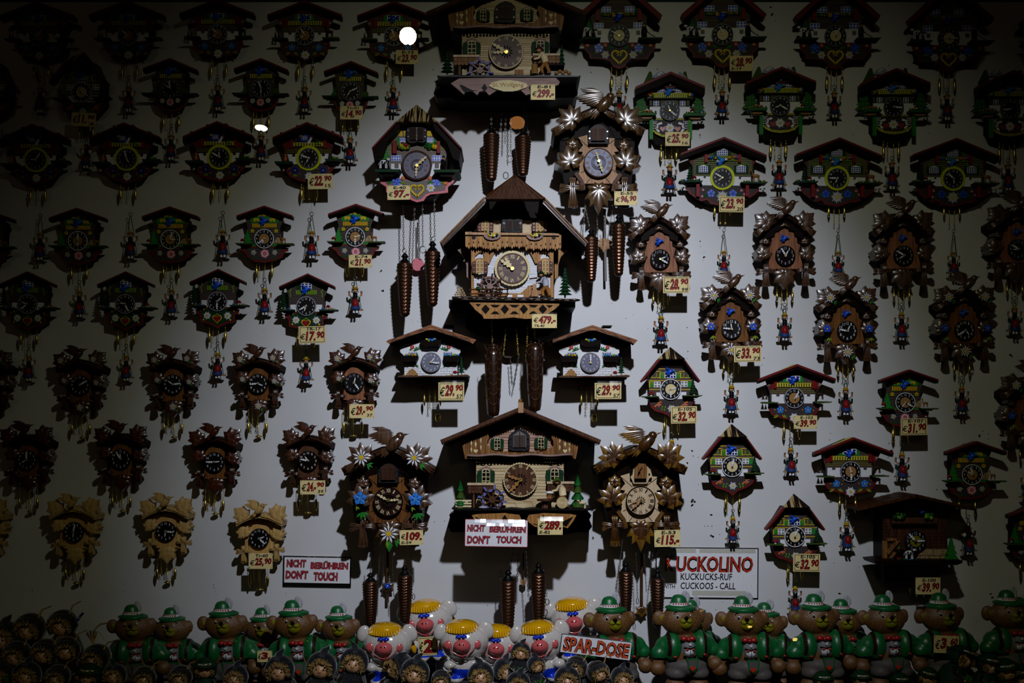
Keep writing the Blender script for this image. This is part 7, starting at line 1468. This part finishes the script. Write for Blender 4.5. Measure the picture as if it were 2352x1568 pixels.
t.part('sticky_tape', label='strips of yellowed sticky tape'); t.box(1590, 1714, 1356, 1367, .3, .5, 'tape'); t.box(1606, 1735, 1260, 1269, .3, .5, 'tape'); t.box(1540, 1598, 1259, 1269, .3, .5, 'tape')
place(t, 'cuckoo_call_sign', cx, cy, 'white wall sign with big red letters and KUCKUCKS-RUF, CUCKOOS-CALL', 'sign', depth=3, roll=.5)
t, cx, cy = sign('s', 1287, 1451, 1465, 1509, 205, [('SPAR-DOSE', 1293, 1446, 1470, 1505, 'signor', .02, True)], 1.6, '')
place(t, 'money_box_sign', 1369, 1486, 'small tilted SPAR-DOSE sign with orange letters in front of a bear', 'sign', depth=215, roll=7)

# ================================================================== figures on the display floor
bear = tpl_bear(); pig = tpl_pig(); witches = [tpl_witch(i) for i in range(4)]
def stand(x, hw, depth, foot, py, s, dd=26):      # raised step of the display floor under a figure
    k = 1-depth/D; zt = (py-CY)*k+foot*s*k; X = (x-CX)*k
    if zt < FLOOR-CY-1: FL.append((CX+X-hw*s, CX+X+hw*s, CY+zt, FLOOR, depth-dd*s, depth+dd*s))
for x, y, d, s, wh, rz in ((309.4, 1431, 125, .97, 'leftmost of the bears', 4), (398.6, 1435, 50, .90, 'second bear from the left, slightly behind', -6), (517.8, 1424.6, 130, 1.0, 'third bear from the left', 0), (607.3, 1434.6, 50, .88, 'half hidden behind a blank tag', -8),
        (678.2, 1423.2, 130, 1.02, 'fifth from the left, below the framed warning sign', 2), (781.4, 1432, 50, .92, 'just left of the pigs', -4), (1407, 1416.2, 130, 1.05, 'alone among the pigs, behind the SPAR-DOSE sign', 3), (1566.6, 1411.8, 130, 1.05, 'below the KUCKUCKS-RUF sign', 5),
        (1592, 1418, 46, .93, 'mostly hidden behind the one below the KUCKUCKS-RUF sign', 8), (1711.4, 1415.1, 130, 1.05, 'with a lamp reflection on its chin', -6), (1762, 1424, 46, .92, 'peeking out behind the one with the lamp reflection', -12), (1876.3, 1410.4, 130, 1.05, 'under the gap left of the dark barn clock', 4), (1938, 1417.3, 50, .95, 'slightly behind, left of the barn clock', -2),
        (2034, 1410.9, 125, 1.03, 'below the left end of the dark barn clock', 2), (2163.6, 1406.7, 125, 1.03, 'wearing the 3.60 tag on its chest', 6), (2318.5, 1400.2, 120, 1.03, 'last before the right edge', 5), (2345, 1412, 46, .93, 'cut off by the right edge, behind another', 0)):
    place(bear, 'bear_figurine', x, y, 'ceramic bear in green jacket and hat, '+wh, 'bear figurine', 'ceramic bears in green hats', s*1.02, depth=d, rotz=rz); stand(x, 36, d, 178, y, s*1.02)
for x, y, d, s, wh, rl in ((885.9, 1481.4, 190, 1.0, 'leftmost, below the blue flower clock weights', 0), (979.4, 1427.8, 48, 1.0, 'raised behind the two at left', -5), (1062.8, 1475.4, 195, 1.0, 'in the middle front', -2), (1140, 1483, 150, .95, 'half hidden under a long pine cone weight', 0), (1238.6, 1476.3, 180, 1.0, 'right of the long pine cone weight', -6), (1316, 1423.5, 48, 1.0, 'raised behind, touching the lone bear', -5)):
    place(pig, 'pig_figurine', x, y, 'glossy white pig with yellow hair, '+wh, 'pig figurine', 'glazed pigs with yellow hair', s, depth=d, roll=rl); stand(x, 22, d, 91, y, s, 14)
W_ = [(641.6, 1544, 250, 1.9, 0, 0, -8), (737, 1537, 250, 1.95, 0, 0, 5), (811.7, 1525.6, 240, 1.85, 1, 0, 8), (908, 1537.5, 235, 1.8, 0, -50, 15), (952, 1551, 270, 1.9, 0, 0, 5), (1104, 1556, 260, 1.7, 1, 0, 0), (1196, 1501.8, 230, 1.3, 0, 0, 5), (1232.7, 1532, 240, 1.2, 1, 25, 5), (1162, 1545, 215, 1.6, 0, 20, 0), (1303, 1566, 260, 1.7, 0, 0, 0), (1376, 1549, 240, 1.5, 2, 20, -10), (1322, 1538, 225, 1.5, 2, -20, 5), (1430, 1562, 250, 1.5, 0, 10, 0), (1190, 1576, 280, 1.6, 0, 0, 4), (1013, 1566, 225, 1.3, 2, 0, 0),
      (152, 1498, 200, 1.7, 2, 10, 0), (217, 1517, 220, 1.8, 2, -10, 5), (201, 1556, 260, 1.6, 3, 0, 5), (65, 1450, 160, 2.0, 2, 0, 0), (141, 1440, 150, 1.9, 2, 0, -5), (5, 1470, 170, 2.1, 0, 0, 0), (35, 1510, 220, 1.8, 2, 0, 0), (100, 1505, 210, 1.8, 2, 0, 6), (60, 1556, 270, 1.8, 0, 10, 0), (130, 1560, 260, 1.6, 2, 0, 0), (0, 1560, 240, 1.8, 0, 0, 0), (470.7, 1541, 230, 1.5, 3, 10, 0), (413, 1560, 250, 1.5, 2, 0, 0), (330, 1562, 240, 1.5, 2, 10, 0), (262, 1556, 240, 1.5, 1, 0, 0), (540, 1560, 250, 1.6, 0, 0, 0),
      (2211, 1516.6, 230, 1.7, 3, 30, 25), (2273, 1532, 240, 1.5, 3, 10, 10), (1980, 1565, 240, 1.3, 3, 0, 0), (2131, 1559, 240, 1.3, 3, -20, 10), (1892, 1568, 240, 1.3, 3, 0, 0), (2313, 1545, 250, 1.6, 3, 0, -10), (2345, 1560, 230, 1.6, 3, 0, 0), (2070, 1572, 250, 1.3, 3, 0, 0)]
near = {641.6: 'below the bear with the blank tag', 737: 'with a tall hood, below the framed warning sign', 811.7: 'winking, left of the pigs', 908: 'face turned aside under the leftmost pig', 952: 'holding a brown ball, in front of the pigs', 1104: 'round hood in front of the middle pig', 1196: 'small one with green bouquet under the long pine cone weight', 1232.7: 'tiny pale face right of the green bouquet doll', 1162: 'grey hood left of the small bouquet doll', 1303: 'low grey hood under the SPAR-DOSE sign', 1376: 'curly haired, under the right half of the SPAR-DOSE sign', 1322: 'with blue lace brim under the SPAR-DOSE sign', 1430: 'grey hood below the lone bear', 1190: 'lowest hood at the bottom edge, under the pine cone weight', 1013: 'furry hat between two pigs',
        152: 'brown face in the dark left pile', 217: 'rightmost of the dark left pile, with a feather', 201: 'with blonde straw hair at the left bottom', 65: 'brown domed head, second from the left edge', 141: 'topmost of the dark left pile, black cap', 5: 'dark hood at the left edge', 35: 'straw face in the dark left pile near the edge', 100: 'middle of the dark left pile', 60: 'bottom of the dark left pile', 130: 'bottom of the dark left pile, right part', 0: 'bottom left corner', 470.7: 'green hat, between the second and third bears', 413: 'under the second bear', 330: 'under the leftmost bear', 262: 'left of the leftmost bear', 540: 'under the third bear',
        2211: 'big dark green hat, under the 3.60 tag', 2273: 'laughing, right of the big green hat', 1980: 'tiny face at the bottom, left of the barn clock bears', 2131: 'low at the bottom, left of the big green hat', 1892: 'tiny face at the bottom under two bears', 2313: 'dark, under the last bear', 2345: 'bottom right corner', 2070: 'bottom edge under the barn clock'}
for x, y, d, s, v, rz, rl in W_:
    place(witches[v], 'felt_doll', x, y, 'little felt doll '+near[x], 'doll', 'felt hooded dolls in front', s, depth=d, rotz=rz, roll=rl); stand(x, 10, d, 48, y, s, 8)
boxes_obj('floor', FL, 'black')
# pheasant feathers and blue lace tucked in the dark dolls
t = Tpl(0, 1380, 8.342, 1800, 800, persp=False); t.part('feather'); t.tube([(1790, 820, 0), (1800, 620, 2), (1850, 500, 2), (1930, 440, 0), (2110, 415, -2)], [14, 20, 16, 20, 10], 'straw', 6); t.tube([(1790, 700, 0), (1870, 580, 2), (1950, 650, 2), (2005, 750, 0)], [6, 8, 6, 4], 'straw', 5)
for i in range(26): a = R(-70+5.5*i); t.tube([(1770+i, 800, i % 5), (1760+150*math.sin(a*.7), 800-250*math.cos(a*.6), i % 7)], [9, 2], 'straw', 4)
place(t, 'hat_feather', 1800/8.342, 1380+800/8.342, 'pale brown curled feather sticking up at the dark lower left', 'feather', depth=215)
t = Tpl(0, 1380, 8.342, 1480, 370, persp=False); t.part('ribbon'); t.tube([(1450, 385, 0), (1500, 365, 3), (1530, 300, 0), (1600, 225, 2)], [12, 22, 26, 22], 'lace', 6); t.tube([(1520, 330, 3), (1545, 300, 4)], 9, 'white', 5)
place(t, 'blue_ribbon', 1480/8.342, 1380+370/8.342, 'short blue ribbon with white stripe at the dark lower left', 'ribbon', depth=170)

# ================================================================== shop window and the lamps across the street that it mirrors
pd = 534.0
g_ = bpy.data.meshes.new('window_1'); y_ = -(D-pd)*U; g_.from_pydata([(-3, y_, -.2), (3, y_, -.2), (3, y_, 3.2), (-3, y_, 3.2)], [], [(0, 1, 2, 3)]); g_.materials.append(mat('pane'))
go = bpy.data.objects.new('window_1', g_); COL.objects.link(go); go['kind'] = 'structure'
glow('lamp_warm', (1.0, .74, .42), 160); glow('lamp_orange', (1.0, .38, .10), 8); glow('lamp_yellow', (1.0, .85, .40), 140); glow('lamp_small', (1.0, .62, .16), 30)
def street(px, py, rx, ry, m, label, roll=0, L=5333.):
    f = (pd+L)/D; X = (px-CX)*f*U; Z = CAMZ+(CY-py)*f*U; Y = -(D-pd+L)*U
    r = bpy.data.objects.new('street_light', None); COL.objects.link(r); r.location = (X, Y, 0); props(r, label, 'street light', 'street lights mirrored in the shop window')
    t = Tpl(0, 0, 1, 0, 0, persp=False); t.part('lamp_head'); t.ell(0, -Z/U, 0, rx*f, ry*f, min(rx, ry)*f, m, rot=roll, n=20, m=12); t.part('lamp_pole'); t.lathe(0, 0, [(-Z/U+ry*f*.9, 8), (0, 16)], 'dark', 8)
    finish(t)
    for c in t.parts: o = bpy.data.objects.new(c['name'], c['mesh']); COL.objects.link(o); o.parent = r
street(937, 83, 20, 20, 'lamp_warm', 'big round glowing lamp mirrored near the top')
street(600, 294, 15, 7, 'lamp_yellow', 'flat yellow-white lamp mirrored at upper left', roll=10)
street(1188, 282, 18, 15, 'lamp_orange', 'dim orange lamp mirrored over the top pine cone weights')
street(1722, 1439, 6, 2.6, 'lamp_small', 'tiny yellow lamp mirrored on a bear chin')
street(1826, 1468, 6, 4, 'lamp_small', 'pair of tiny yellow lamps mirrored between bears', roll=-10)
street(1612, 1402, 5, 1.8, 'lamp_orange', 'faint orange lamp mirrored right of a bear hat', roll=-10)
